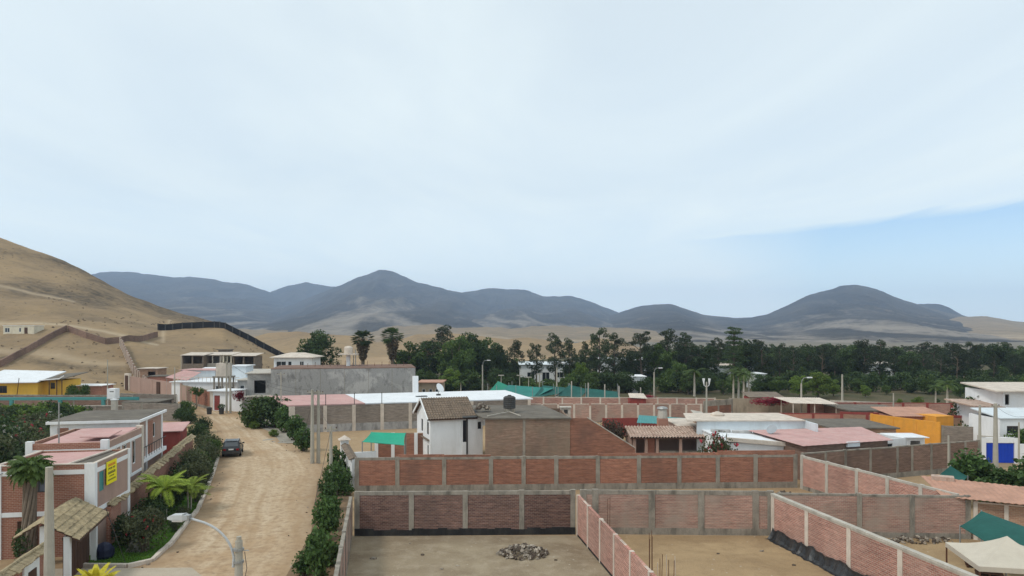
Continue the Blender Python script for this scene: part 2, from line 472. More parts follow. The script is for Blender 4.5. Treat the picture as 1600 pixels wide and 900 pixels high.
# ------------------------------------------------------------------ ground
g = MB()
gx = np.concatenate([np.linspace(-7000, -300, 8), np.linspace(-250, 250, 41), np.linspace(300, 7000, 8)])
gy = np.concatenate([np.linspace(-600, -50, 4), np.linspace(0, 300, 31), np.linspace(400, 7600, 14)])
nx, ny = len(gx), len(gy)
gv = np.array([(x, y, 0.0) for y in gy for x in gx])
gq = np.array([(j*nx+i, j*nx+i+1, (j+1)*nx+i+1, (j+1)*nx+i) for j in range(ny-1) for i in range(nx-1)])
struct(put('ground', mesh_np('ground', gv, gq, 'dirt')))

# dirt road: a sheet that follows both edges, with shallow ruts
ROAD_L = [(26, -15.0), (34, -17.5), (38.2, -20.2), (42.6, -20.3), (47.3, -21.5), (50.4, -22.2), (55.8, -24.0), (64.1, -26.8), (73, -30.0), (83, -34), (97.3, -40.5), (114.7, -50.5), (126, -58), (136, -66)]
ROAD_R = [(26, -7.4), (37, -10.4), (54.3, -15.0), (65.6, -17.7), (73.5, -21.0), (83, -26.6), (94, -33.2), (108.5, -41.2), (116, -46), (126, -52.5), (136, -61)]
def interp(tab, y):
    return np.interp(y, [t[0] for t in tab], [t[1] for t in tab])
n = NT('road_dirt', 0.95, 0.1)
c = n.coord()
lat = n.n('ShaderNodeAttribute', attribute_name='lat').outputs['Fac']
warp = n.math('MULTIPLY', n.math('SUBTRACT', n.noise(c, 0.07, 3), 0.5), 0.14)
lw = n.math('ADD', lat, warp)
lv = n.n('ShaderNodeCombineXYZ', {0: lw}).outputs[0]
along = n.n('ShaderNodeSeparateXYZ', {0: c}).outputs[1]
sv = n.n('ShaderNodeCombineXYZ', {0: n.math('MULTIPLY', lw, 9.0), 1: n.math('MULTIPLY', along, 0.03)}).outputs[0]
streak = n.noise(sv, 1.0, 4, 0.6)
big = n.noise(c, 0.16, 5, 0.6, 0.5)
fine = n.noise(c, 2.2, 6, 0.7)
col = n.mix(n.ramp(streak, 0.32, 0.68), (0.42, 0.295, 0.18), (0.57, 0.45, 0.315))
col = n.mix(n.ramp(big, 0.48, 0.7, 0, 0.8), col, (0.40, 0.26, 0.145))
col = n.mix(n.ramp(fine, 0.46, 0.66, 0, 0.7), col, (0.28, 0.185, 0.11))
mid_ = n.noise(c, 0.7, 5, 0.65, 0.6)
col = n.mix(n.ramp(mid_, 0.54, 0.7, 0, 0.6), col, (0.33, 0.215, 0.125))
edge = n.math('ABSOLUTE', n.math('SUBTRACT', lw, 0.5))
col = n.mix(n.ramp(edge, 0.28, 0.5, 0, 0.85), col, (0.31, 0.205, 0.12))
sp = n.n('ShaderNodeTexVoronoi', {'Vector': c, 'Scale': 1.1}).outputs['Distance']
col = n.mix(n.ramp(sp, 0.05, 0.1, 0.6, 0), col, (0.26, 0.2, 0.14))
n.bump(n.math('ADD', fine, n.math('MULTIPLY', streak, 1.2)), 0.6, 0.06)
M['road_dirt'] = n.col(col)
ys = np.linspace(26, 136, 160); us = np.linspace(0, 1, 25)
rv, rl = [], []
for y in ys:
    l, r = interp(ROAD_L, y), interp(ROAD_R, y)
    l += 0.35 * (vnoise(y * 0.4, 3.3) - 0.5) - 0.1; r += 0.9 * (vnoise(y * 0.35, 8.1) - 0.3)
    for u in us:
        x = l + (r - l) * u
        rut = -0.03 * math.exp(-((u - 0.36) / 0.05)**2) - 0.03 * math.exp(-((u - 0.58) / 0.05)**2)
        e = min(u, 1 - u)
        z = 0.06 + rut + 0.05 * (fbm(x * 0.8, y * 0.5, 3) - 0.5)
        rv.append((x, y, z if e > 0.001 else 0.004)); rl.append(u)
k = len(us)
rq = np.array([(j*k+i, j*k+i+1, (j+1)*k+i+1, (j+1)*k+i) for j in range(len(ys)-1) for i in range(k-1)])
me = mesh_np('dirt_road', np.array(rv), rq, 'road_dirt', True)
vattr(me, 'lat', rl)
struct(put('dirt_road', me))

def sheet(name, pts, z, mat):
    o = MB().add([(x, y, z) for x, y in pts], [tuple(range(len(pts)))]).build(name, mat)
    return struct(o)
sheet('gravel_shoulder', [(-28.5, 81.5), (-24.2, 81.5), (-30.0, 95), (-38.5, 108), (-41.5, 108), (-33.8, 95.5)], 0.05, 'gravel_grey')
sheet('driveway', [(-22.5, 30), (-13.5, 30), (-14.5, 35), (-17.2, 38.2), (-20.6, 38.1), (-25.5, 38.0)], 0.09, 'paving_pale')
sheet('front_lot_ground', [(-10.1, 44.4), (4.3, 44.5), (7.5, 22), (-5.9, 22)], 0.012, 'lot_grey')
sheet('middle_lot_ground', [(4.3, 44.5), (16.2, 44.4), (20.4, 22), (7.5, 22)], 0.012, 'lot_sand')
sheet('right_lot_ground', [(16.4, 44.6), (28.5, 44.6), (34, 22), (20.6, 22)], 0.012, 'lot_sand')
sheet('garden_ground', [(-32.5, 75), (-30.2, 73.4), (-26.95, 64.1), (-24.15, 55.8), (-22.35, 50.4), (-21.65, 47.3), (-20.5, 42.6), (-20.3, 41), (-19.95, 39.3), (-20.8, 38.45), (-24.4, 38.6), (-25.2, 41.6)], 0.02, 'grass_ground')
sheet('shrub_bed', [(-10.6, 27), (-6.7, 27), (-10.1, 44.5), (-12.9, 57), (-16.6, 60.5), (-15.4, 56), (-12.6, 44.5)], 0.075, 'bed_earth')
sheet('lawn', [(-60, 36), (-29.2, 36), (-29.2, 46), (-60, 46)], 0.02, 'grass_ground')
sheet('garden_bed', [(-85, 50), (-31.5, 50), (-33, 70), (-52, 100), (-95, 100)], 0.016, 'garden_earth')

sheet('belt_ground', [(-34, 140), (40, 136), (100, 118), (160, 118), (420, 560), (60, 420), (-30, 260)], 0.02, 'belt_earth')
sheet('valley_floor', [(60, 430), (420, 430), (2600, 2600), (-600, 2600), (-150, 700)], 0.03, 'valley_scrub')
# ------------------------------------------------------------------ hills and mountains
n = NT('hill_sand', 0.95, 0.1)
c = n.coord()
a = n.noise(c, 0.035, 6, 0.65, 0.8)
b = n.noise(c, 0.3, 6, 0.7, 0.3)
fine = n.noise(c, 2.0, 4, 0.7)
dark_mask = n.n('ShaderNodeAttribute', attribute_name='dark_mask').outputs['Fac']
path = n.n('ShaderNodeAttribute', attribute_name='path').outputs['Fac']
col = n.mix(n.ramp(a, 0.35, 0.65), (0.34, 0.24, 0.135), (0.25, 0.18, 0.11))
col = n.mix(n.ramp(b, 0.5, 0.75, 0, 0.7), col, (0.19, 0.14, 0.09))
col = n.mix(n.math('MULTIPLY', dark_mask, n.ramp(b, 0.3, 0.62, 0.15, 1.0)), col, (0.085, 0.068, 0.05))
col = n.mix(n.math('MULTIPLY', path, 0.85), col, (0.46, 0.36, 0.245))
sp = n.n('ShaderNodeTexVoronoi', {'Vector': c, 'Scale': 0.35}).outputs['Distance']
col = n.mix(n.ramp(sp, 0.07, 0.16, 0.65, 0), col, (0.10, 0.085, 0.05))
n.bump(n.math('ADD', b, n.math('MULTIPLY', fine, 0.3)), 0.8, 0.6)
M['hill_sand'] = n.col(col)

HC = [-700, -300, 0, 100, 200, 250, 300, 350, 400, 450, 500, 560, 640]
HD = [132, 140, 160, 190, 230, 280, 330, 400, 520]
def zy(y, d): return CAM_H + (HY - y) * d / FPX
HZ = np.array([
    [-0.4]*13,
    [1.2, 1.2, 1.0, 0.8, 0.5, 0.2, 0.0, -0.2, -0.4, -0.4, -0.4, -0.4, -0.4],
    [zy(y, 160) for y in (560, 565, 575, 577, 590, 598, 604, 607)] + [0.2, -0.3, -0.4, -0.4, -0.4],
    [zy(y, 190) for y in (505, 512, 520, 519, 529, 540, 551, 562, 574, 585)] + [0.2, -0.3, -0.5],
    [zy(y, 230) for y in (440, 455, 475, 490, 507, 519, 518, 517, 541, 564)] + [0.4, -0.3, -0.6],
    [zy(y, 280) for y in (370, 385, 423, 449, 483, 500, 508, 517, 541, 559)] + [0.4, -0.3, -0.6],
    [zy(y, 330) for y in (290, 308, 372, 408, 458, 478, 493, 511, 538, 552)] + [0.4, -0.3, -0.6],
    [76, 70, 50, 40, 25, 19, 14, 8, 3, 0.5, -0.3, -0.6, -0.6],
    [40, 35, 25, 18, 8, 4, 1, -1, -1, -1, -1, -1, -1]])
def smooth_interp(xs, t):
    xs = np.asarray(xs, float)
    i = np.clip(np.searchsorted(xs, t, side='right') - 1, 0, len(xs) - 2)
    f = np.clip((t - xs[i]) / (xs[i+1] - xs[i]), 0, 1)
    return i, f
def hill_z(X, Y, noise=True):
    X = np.asarray(X, float); Y = np.asarray(Y, float)
    px = 800 + FPX * X / Y
    i, f = smooth_interp(HC, px); j, h = smooth_interp(HD, Y)
    z = (HZ[j, i]*(1-f) + HZ[j, i+1]*f)*(1-h) + (HZ[j+1, i]*(1-f) + HZ[j+1, i+1]*f)*h
    if noise:
        amp = np.clip((Y - 138) / 40, 0, 1) * np.clip(z / 6, 0, 1)
        z = z + amp * (3.2 * (fbm(X*0.03, Y*0.03, 5) - 0.5) + 1.0 * (ridged(X*0.06 + 3, Y*0.02, 4) - 0.55))
    return z
pxs = np.arange(-700, 644, 5.0); ds = np.concatenate([np.arange(132, 240, 2.0), np.arange(240, 345, 3.0), np.arange(345, 525, 12.0)])
PX, DD = np.meshgrid(pxs, ds)
HX = (PX - 800) / FPX * DD
HZZ = hill_z(HX, DD)
k = len(pxs)
hq = np.array([(j*k+i, j*k+i+1, (j+1)*k+i+1, (j+1)*k+i) for j in range(len(ds)-1) for i in range(k-1)])
me = mesh_np('hill', np.stack([HX.ravel(), DD.ravel(), HZZ.ravel()], 1), hq, 'hill_sand', True)
dark_mask = np.clip((fbm(HX*0.03 + 7, DD*0.03, 5) - 0.45) * 5, 0, 1) * np.clip((DD - 205) / 60, 0.25, 1)  # vegetation patches
dark_mask = np.maximum(dark_mask, np.clip((PX - (HY - 372) * 0 - np.interp(DD, [230, 330], [330, 120])) / 120, 0, 1) * np.clip((DD - 250) / 30, 0, 1) * np.clip((360 - PX) / 60, 0, 1) * 0.9)  # broad darker tone over the right flank of the ridge
dark_mask = np.maximum(dark_mask, 0.8 * np.exp(-((DD - 163 - 5*vnoise(HX*0.06, HX*0))**2) / 10) * (PX < 250) * (vnoise(HX*0.2, DD*0.2) > 0.35))
dark_mask = np.maximum(dark_mask, 0.8 * np.exp(-((DD - 258 + 6*vnoise(HX*0.05, HX*0))**2) / 14) * (vnoise(HX*0.1, DD*0.1) > 0.4))
pth = np.exp(-((DD - 197 - 4*vnoise(HX*0.02, HX*0 + 4))**2) / 5.0) * (PX < 250)
pth = np.maximum(pth, 0.8*np.exp(-((DD - 252 - 5*vnoise(HX*0.03, HX*0 + 9))**2) / 5.0) * (PX < 120))
pth = np.maximum(pth, np.exp(-((PX - 253 - (DD - 205) * 0.15)**2) / 10.0) * (DD > 205) * (DD < 290) * 0.8)
pth = np.maximum(pth, np.exp(-((DD - 168 - 5*vnoise(HX*0.06, HX*0))**2) / 5) * (PX < 210) * 0.6)
vattr(me, 'dark_mask', dark_mask); vattr(me, 'path', pth)
struct(put('hill', me))

def mountain_mat(name, dark, mid, pale, s1):
    n = NT(name, 0.95, 0.05)
    c = n.coord()
    sand = n.n('ShaderNodeAttribute', attribute_name='sand').outputs['Fac']
    a = n.noise(c, s1, 7, 0.65, 0.5)
    b = n.noise(c, s1 * 6, 6, 0.7, 0.6)
    col = n.mix(n.ramp(a, 0.35, 0.65), dark, mid)
    k = n.math('ADD', sand, n.math('MULTIPLY', n.math('SUBTRACT', b, 0.5), 0.9))
    col = n.mix(n.ramp(k, 0.36, 0.85, 0, 0.9), col, pale)
    k2 = n.noise(c, s1 * 25, 4, 0.7)
    col = n.mix(n.math('MULTIPLY', n.ramp(k2, 0.5, 0.7, 0, 0.7), n.math('ADD', sand, 0.1, clamp=True)), col, pale)
    at_ = lambda k_: n.n('ShaderNodeAttribute', attribute_name=k_).outputs['Fac']
    la, dn = at_('lat'), at_('dn')
    sk = n.n('ShaderNodeCombineXYZ', {0: n.math('MULTIPLY', la, 9.0), 1: n.math('MULTIPLY', dn, 7.0)}).outputs[0]
    s1_ = n.noise(sk, 1.0, 6, 0.7, 1.2)  # downslope colour streaks: pale sand, plus painted stand-ins for faint gully shading
    col = n.mix(n.math('MULTIPLY', n.ramp(s1_, 0.55, 0.72, 0, 0.75), n.ramp(dn, 0.05, 0.5, 0.12, 0.8)), col, pale)
    col = n.mix(n.ramp(s1_, 0.3, 0.45, 0.5, 0), col, dark)
    n.bump(n.math('ADD', a, n.math('ADD', n.math('MULTIPLY', b, 0.25), n.math('MULTIPLY', s1_, 0.6))), 1.0, 0.12 / s1)
    M[name] = n.col(col)
mountain_mat('mountain_dark', (0.03, 0.03, 0.03), (0.075, 0.066, 0.055), (0.30, 0.255, 0.205), 0.004)
mountain_mat('foothill_sand', (0.20, 0.155, 0.10), (0.29, 0.21, 0.125), (0.40, 0.31, 0.21), 0.02)

def sil_range(name, mat, D, sil, front, back, seed, gully=0.9, sand_fn=None, step=2.5, rows=56, freq=1.0, rough=0.05):
    xs = [s[0] for s in sil]; zs = [CAM_H + (HY - s[1]) * D / FPX for s in sil]
    pxs = np.arange(xs[0], xs[-1] + step, step)
    # smooth silhouette
    zi = np.interp(pxs, xs, zs)
    ker = np.hanning(7); ker /= ker.sum()
    zi = np.convolve(np.pad(zi, 3, mode='edge'), ker, 'valid')
    zi = zi + rough * (fbm(pxs*0.06 + seed, pxs*0 + seed, 4) - 0.5) * np.clip(zi, 0, None)
    t = np.concatenate([-np.linspace(1, 0, rows)**1.15, np.linspace(0, 1, 14)[1:]])
    P, T = np.meshgrid(pxs, t)
    Yd = D + np.where(T < 0, T * front, T * back)
    # wander the ridge line in depth so it is no straight fold
    Yd = Yd + 300.0 * min(1.0, D / 3000.0) * (fbm(P*0.012 + seed, P*0 + 2.0, 3) - 0.5)
    X = (P - 800) / FPX * D * (1 + 0.0*T) + (P - 800) / FPX * (Yd - D) * 0.9
    A = np.abs(T)
    prof = np.where(T < 0, (1 - A)**1.45, 1 - A**1.5)
    zr = np.interp(P, pxs, zi)
    w = X / 800.0 * freq
    gl = ridged(w*1.3 + 0.6*fbm(w*2 + seed, T*3 + seed, 3) + seed, T*0.8 + seed*0.3, 4)
    gl = gl*0.65 + 0.35*ridged(w*4.5 + seed + 0.5*vnoise(w*6, T*6), T*1.7 + seed, 3)
    mod = 1 + gully * (np.minimum(gl, 0.8) - 0.8) * np.clip(A*4.0, 0, 1) * (T < 0)
    Z = -3 + (zr + 3) * prof * mod
    Z = np.where(T < -0.001, np.minimum(Z, CAM_H + (zr - CAM_H) * (Yd / D) * (1 - 0.05*A)), Z)
    k = len(pxs)
    q = np.array([(j*k+i, j*k+i+1, (j+1)*k+i+1, (j+1)*k+i) for j in range(len(t)-1) for i in range(k-1)])
    me = mesh_np(name, np.stack([X.ravel(), Yd.ravel(), Z.ravel()], 1), q, mat, True)
    st_ = ridged(w*7 + 3.5*T + 0.8*fbm(w*4, T*9 + seed, 3) + seed, T*3.0 + seed, 4)
    sand = np.clip(1.5 * A - 0.22, 0, 1) * (0.22 + 1.5 * np.clip(st_ - 0.5, 0, 1)*2) * 0.6 + 0.5*np.clip(st_ - 0.62, 0, 1)*np.clip(A*3, 0, 1)
    if sand_fn is not None:
        sand = np.maximum(sand, sand_fn(P, T, gl))
    sand = np.where(T > 0, 0.15, sand)
    vattr(me, 'sand', sand); vattr(me, 'lat', w); vattr(me, 'dn', A)
    return struct(put(name, me))
sil_range('mountain_range', 'mountain_dark', 4700, [(-250, 432), (-100, 436), (60, 440), (145, 428), (165, 426), (205, 424), (262, 433), (330, 435), (352, 440), (378, 440), (400, 449), (425, 457), (470, 478), (520, 495), (560, 522)], 3600, 900, 1.3)
sil_range('mountain_range', 'mountain_dark', 5000, [(380, 510), (420, 458), (450, 447), (478, 441), (500, 444), (530, 448), (570, 452), (620, 470), (680, 500)], 3000, 800, 4.1)
sil_range('mountain', 'mountain_dark', 3900, [(330, 524), (380, 508), (440, 482), (500, 458), (530, 448), (560, 433), (585, 422), (600, 419), (612, 421), (645, 437), (700, 453), (730, 458), (760, 470), (800, 480), (860, 497), (930, 515)], 3000, 900, 7.7, 0.95)
sil_range('mountain', 'mountain_dark', 4400, [(640, 520), (690, 470), (720, 458), (770, 449), (800, 452), (822, 452), (850, 464), (890, 462), (920, 470), (965, 488), (1010, 500), (1060, 524)], 3200, 900, 2.6, 0.9)
sil_range('mountain', 'mountain_dark', 3300, [(860, 520), (920, 505), (965, 488), (1000, 478), (1045, 475), (1070, 482), (1100, 492), (1150, 497), (1190, 495), (1230, 500), (1290, 515)], 2500, 800, 5.5, 0.9,
          lambda P, T, gl: np.clip((P - 1040) / 60, 0, 1) * np.clip(1 - np.abs(P - 1090) / 90, 0, 1) * 0.5)
def sand_right(P, T, gl):
    s = np.clip((P - 1380 + 260 * T) / 60, 0, 1) * 0.62
    s = np.maximum(s, 0.62*np.exp(-((P - 1200 - 0*T)**2) / 900) * np.clip(-T*3 - 0.3, 0, 1))
    return s * (0.55 + 0.7 * (1 - gl))
sil_range('mountain', 'mountain_dark', 3000, [(1080, 524), (1130, 506), (1165, 498), (1200, 491), (1230, 478), (1262, 462), (1300, 450), (1318, 444), (1340, 443), (1365, 450), (1400, 464), (1440, 477), (1490, 490), (1540, 503), (1600, 512), (1680, 522)], 2250, 800, 9.2, 0.9, sand_right)
sil_range('mountain', 'mountain_dark', 3500, [(1380, 510), (1430, 476), (1468, 475), (1485, 480), (1505, 492), (1560, 505), (1640, 520)], 800, 700, 3.9, 0.8)
sil_range('sand_ridge', 'foothill_sand', 2300, [(1400, 524), (1460, 503), (1500, 495), (1540, 494), (1580, 501), (1640, 508), (1720, 505), (1800, 515)], 1500, 600, 8.8, 0.25)
sil_range('foothill', 'foothill_sand', 1500, [(300, 522), (360, 514), (430, 516), (520, 518), (590, 514), (620, 509), (680, 506), (710, 512), (760, 510), (800, 513), (850, 508), (900, 510), (960, 511), (1010, 515), (1060, 523)], 700, 400, 6.1, 0.5, None, 3.0, 36, 1.6, 0.25)
sil_range('sand_hill', 'hill_sand', 460, [(350, 552), (385, 530), (420, 520), (460, 518), (500, 521), (540, 524), (565, 527), (590, 535), (615, 533), (650, 523), (700, 521), (745, 524), (790, 530), (822, 527), (860, 532), (900, 536), (930, 528), (962, 531), (1000, 543), (1040, 553)], 150, 140, 1.9, 0.25, None, 3.0, 36, 1.0, 0.06)
# ------------------------------------------------------------------ boundary walls
def along(p0, p1, px):
    """distance along the line p0-p1 where the plumb line of picture column px meets it"""
    k = (px - 800.0) / FPX
    dx, dy = p1[0]-p0[0], p1[1]-p0[1]
    s = (k*p0[1] - p0[0]) / (dx - k*dy)
    return s * math.hypot(dx, dy)
def wall(label, p0, p1, h, cols, bm='brick_red', cm='concrete', t=0.15, cw=0.28, beam=0.2, plinth=0.25, bm_list=None,
         name='boundary_wall', group=None, z0=0.0, bp=0.015, cap=None, course=None, tar=None, h1=None, end_cols=True, beam_mat=None, cat='wall', colproud=0.035, base_mat=None, cdrop=None):
    L = math.hypot(p1[0]-p0[0], p1[1]-p0[1])
    w = thing(name, label, cat, (p0[0], p0[1], z0), math.atan2(p1[1]-p0[1], p1[0]-p0[0]), group)
    h1 = h if h1 is None else h1
    H = lambda x: h + (h1 - h) * x / L
    cs = sorted(c for c in cols if 0.2 < c < L - 0.2)
    if end_cols:
        cs = [cw/2] + cs + [L - cw/2]
    edges = [0.0] + cs + [L]
    def sl(mb, x0, x1, y0, y1, z0_, dz):
        a, b = H(x0) - dz, H(x1) - dz
        vs = [(x0,y0,z0_),(x1,y0,z0_),(x1,y1,z0_),(x0,y1,z0_),(x0,y0,a),(x1,y0,b),(x1,y1,b),(x0,y1,a)]
        return mb.add(vs, [(3,2,1,0),(4,5,6,7),(0,1,5,4),(1,2,6,5),(2,3,7,6),(3,0,4,7)])
    rnd = random.Random(label)
    n = 0
    spans = list(zip(cs[:-1], cs[1:])) if end_cols else list(zip(edges[:-1], edges[1:]))
    for a, b in spans:
        a2, b2 = a + (cw/2 if a in cs else 0), b - (cw/2 if b in cs else 0)
        if b2 - a2 < 0.15:
            continue
        m = bm_list[n % len(bm_list)] if bm_list else bm
        sl(MB(), a2 - 0.01, b2 + 0.01, -t/2, t/2, plinth - 0.02, beam*0.5).build('brick_panel', m, w)
        if beam:
            dz = rnd.uniform(-0.03, 0.03)
            mb = MB(); 
            a_, b_ = H(a2) , H(b2)
            mb.add([(a2,-t/2-bp,a_-beam+dz),(b2,-t/2-bp,b_-beam+dz),(b2,t/2+bp,b_-beam+dz),(a2,t/2+bp,a_-beam+dz),(a2,-t/2-bp,a_+dz*.6),(b2,-t/2-bp,b_+dz*.6),(b2,t/2+bp,b_+dz*.6),(a2,t/2+bp,a_+dz*.6)],
                   [(3,2,1,0),(4,5,6,7),(0,1,5,4),(1,2,6,5),(2,3,7,6),(3,0,4,7)])
            mb.build('top_beam', beam_mat or cm, w)
        if course:
            k = course[n % len(course)]
            if k:
                sl(MB(), a2 - cw*0.5, b2 + cw*0.5, -t/2 + 0.005, t/2 - 0.005, h - 0.05, -k).build('brick_course', 'brick_red', w)
        n += 1
    for i, c in enumerate(cs):
        dz = rnd.uniform(-0.02, 0.05) if not cdrop else rnd.uniform(-cdrop, 0)
        top = H(c) + dz + 0.012
        x = c
        MB().box(x - cw/2, x + cw/2, -t/2 - colproud, t/2 + colproud, 0, top).build('column', cm, w)
    if plinth:
        MB().box(0.003, L-0.003, -t/2-0.025, t/2+0.025, -0.1, plinth).build('plinth', base_mat or 'concrete', w)
    if tar:
        mb = MB(); x = 0.02
        while x < L - 0.05:
            d = min(rnd.uniform(0.3, 1.1), L - 0.02 - x)
            mb.box(x, x + d, -t/2-colproud-0.02-rnd.uniform(0,0.02), t/2+colproud+0.02, -0.05, tar + rnd.uniform(-0.07, 0.06))
            x += d + 0.001
        mb.build('tar_band', 'tar', w)
    if cap:
        mb = MB()
        a_, b_ = H(0), H(L)
        y = t/2 + 0.07
        mb.add([(0,-y,a_-0.02),(L,-y,b_-0.02),(L,y,b_-0.02),(0,y,a_-0.02),(0,-y,a_+0.11),(L,-y,b_+0.11),(L,y,b_+0.11),(0,y,a_+0.11)], [(3,2,1,0),(4,5,6,7),(0,1,5,4),(1,2,6,5),(2,3,7,6),(3,0,4,7)])
        mb.build('coping', cap, w)
    return w
def cols_px(p0, p1, pxs):
    return [along(p0, p1, p) for p in pxs]
def every(p0, p1, d):
    L = math.hypot(p1[0]-p0[0], p1[1]-p0[1]); k = max(1, round(L/d))
    return [L*i/k for i in range(1, k)]

A, B = (-9.85, 44.5), (4.0, 44.9)
wall('dark weathered brick wall with black tar band behind the empty lot with rubble', A, B, 2.76, cols_px(A, B, [643, 727, 815]), 'brick_dark', cw=0.32, beam=0.22, plinth=0.1, tar=0.42)
A, B = (4.3, 45.0), (16.4, 44.6)
wall('washed pink brick wall with thick grey columns behind the sandy empty lot', A, B, 2.76, cols_px(A, B, [930, 1018, 1095, 1180]), bm_list=['brick_pink'], cw=0.4, beam=0.26, plinth=0.42)
A, B = (16.6, 44.5), (28.2, 43.8)
wall('greyish pink brick wall behind the lot with the beige canopy tent', A, B, 2.68, cols_px(A, B, [1342, 1424]), 'brick_pink', cm='concrete', cw=0.3, beam=0.12, plinth=0.35)
A, B = (28.35, 43.7), (33.5, 41.2)
wall('tan brick wall with one pale column beside the terracotta sheet roof', A, B, 2.35, cols_px(A, B, [1572]), 'brick_tan', cm='cement_cream', cw=0.22, beam=0.08, plinth=0.2)
A, B = (-12.55, 56.8), (23.4, 58.4)
wall('long red brick wall with many grey columns in front of the white tiled house', A, B, 2.72, cols_px(A, B, [621, 694, 767, 818, 869, 934, 998, 1061, 1121, 1180]), 'brick_red', cw=0.34, beam=0.2, plinth=0.5,
     course=[0, 0.22, 0.18, 0, 0, 0, 0.2, 0.2, 0.2, 0.34, 0.34])
A, B = (23.6, 58.0), (27.6, 44.0)
wall('pale red brick side wall with light columns running towards the tent lot', A, B, 2.72, cols_px(A, B, [1293, 1340, 1388, 1440]), 'brick_rose', cm='concrete_pale', cw=0.3, beam=0.16, plinth=0.3)
A, B = (4.15, 44.6), (6.9, 26.0)
wall('bare pink brick wall with thin pale columns dividing the two empty lots', A, B, 2.55, every(A, B, 2.65), 'brick_rose', cm='cement_cream', cw=0.2, beam=0, plinth=0.12, tar=None, h1=2.05, base_mat='tar')
A, B = (16.2, 44.2), (19.6, 26.0)
wall('rose brick wall with white coping dividing the sandy lot from the tent lot', A, B, 2.62, every(A, B, 3.6), 'brick_rose', cm='cement_cream', cw=0.32, beam=0.1, plinth=0.1, cap='concrete_pale')
A, B = (-10.05, 44.3), (-6.7, 26.0)
wall('narrow grey roadside wall with pale columns along the leafy shrubs', A, B, 2.5, every(A, B, 2.6), 'brick_pink', cm='concrete', cw=0.25, beam=0.12, plinth=0.2)
A, B = (24.0, 58.9), (43.2, 65.8)
wall('brown brick wall with irregular pale columns below the pink sheet roof', A, B, 2.75, cols_px(A, B, [1289, 1320, 1359, 1401, 1424, 1454, 1482, 1507]), 'brick_brown', cm='concrete', cw=0.24, beam=0.1, plinth=0.45)
A, B = (-13.6, 70.5), (-5.5, 71.0)
wall('deep red brick wall with two white columns behind the green shade sail', A, B, 2.75, cols_px(A, B, [571, 614, 650]), 'brick_red', cm='white_paint', cw=0.34, beam=0.1, plinth=0.1, beam_mat='brick_tan')
A, B = (-28.2, 89.8), (2.6, 99.4)
wall('long grey block wall with pale pilasters under the white and pink roof', A, B, 3.35, cols_px(A, B, [458, 508, 553, 597, 641, 690, 737]), 'brick_grey', cm='cement_cream', cw=0.45, beam=0.12, plinth=1.0, base_mat='concrete_grey', beam_mat='brick_grey')
A, B = (-2.5, 101.5), (27.0, 101.0)
wall('brown brick wall with many pale posts behind the flat concrete roof', A, B, 2.6, every(A, B, 2.2), 'brick_pink', cm='cement_cream', cw=0.3, beam=0.08, plinth=0.1, cdrop=0.35)
A, B = (2.0, 112.0), (31.5, 110.0)
wall('pale pink brick wall with thin columns in front of the dark green nets', A, B, 2.6, every(A, B, 2.9), 'brick_rose', cm='cement_cream', cw=0.25, beam=0.08, plinth=0.1)
A, B = (27.2, 101.0), (32.2, 104.0)
wall('short red and grey brick wall beside a slender light pole', A, B, 3.0, every(A, B, 3.0), 'brick_red', cm='concrete', cw=0.3, beam=0.8, plinth=0.2)
A, B = (32.5, 106.5), (46.0, 105.0)
wall('stained tan plastered wall overhung by red flowering vine', A, B, 2.9, [], 'plaster_tan', cm='plaster_tan', cw=0.2, beam=0.1, plinth=0.1)
A, B = (31.0, 93.5), (47.5, 92.0)
wall('salmon wall with red base band behind the white flat-roofed house', A, B, 2.2, every(A, B, 4.0), 'salmon_paint', cm='red_paint', cw=0.3, beam=0.12, plinth=0.8, base_mat='red_paint')
A, B = (42.0, 91.0), (57.0, 86.5)
wall('red trimmed salmon wall leading up to the orange wall', A, B, 2.6, every(A, B, 3.2), 'brick_tan', cm='red_paint', cw=0.35, beam=0.3, plinth=0.2)
A, B = (43.0, 103.5), (66.5, 102.0)
wall('dusty red brick wall with dark red columns near the sheet awning', A, B, 2.6, every(A, B, 3.4), 'brick_rose', cm='red_paint', cw=0.35, beam=0.1, plinth=0.1)
A, B = (51.0, 114.0), (71.0, 104.0)
wall('long pale grey concrete fence wall below the bright green trees', A, B, 1.9, every(A, B, 2.2), 'concrete_pale', cm='concrete_pale', cw=0.2, beam=0.0, plinth=0.1, cdrop=-0.2 if False else None)
A, B = (44.9, 84.6), (53.0, 81.5)
w_or = wall('bright orange painted wall ending beside the grey block wall', (44.0, 87.2), (47.6, 79.0), 2.75, [3.0, 6.0], 'orange_paint', cm='orange_paint', cw=0.3, beam=0.2, plinth=0.1)
wall('grey block wall behind the brown wall and the small white porch', (47.8, 79.2), (53.5, 77.5), 2.35, [], 'brick_grey', cm='concrete', cw=0.25, beam=0.08, plinth=0.1)
wall('grey rendered wall next to the orange wall end and green bush', (53.6, 77.4), (52.5, 66.9), 2.35, [4.0], 'concrete', cm='concrete', cw=0.25, beam=0.08, plinth=0.1)
wall('dark red low wall behind the turquoise roof sheet', (11.0, 86.5), (20.0, 87.5), 2.3, [], 'red_paint', cm='red_paint', cw=0.25, beam=0.08, plinth=0.1)

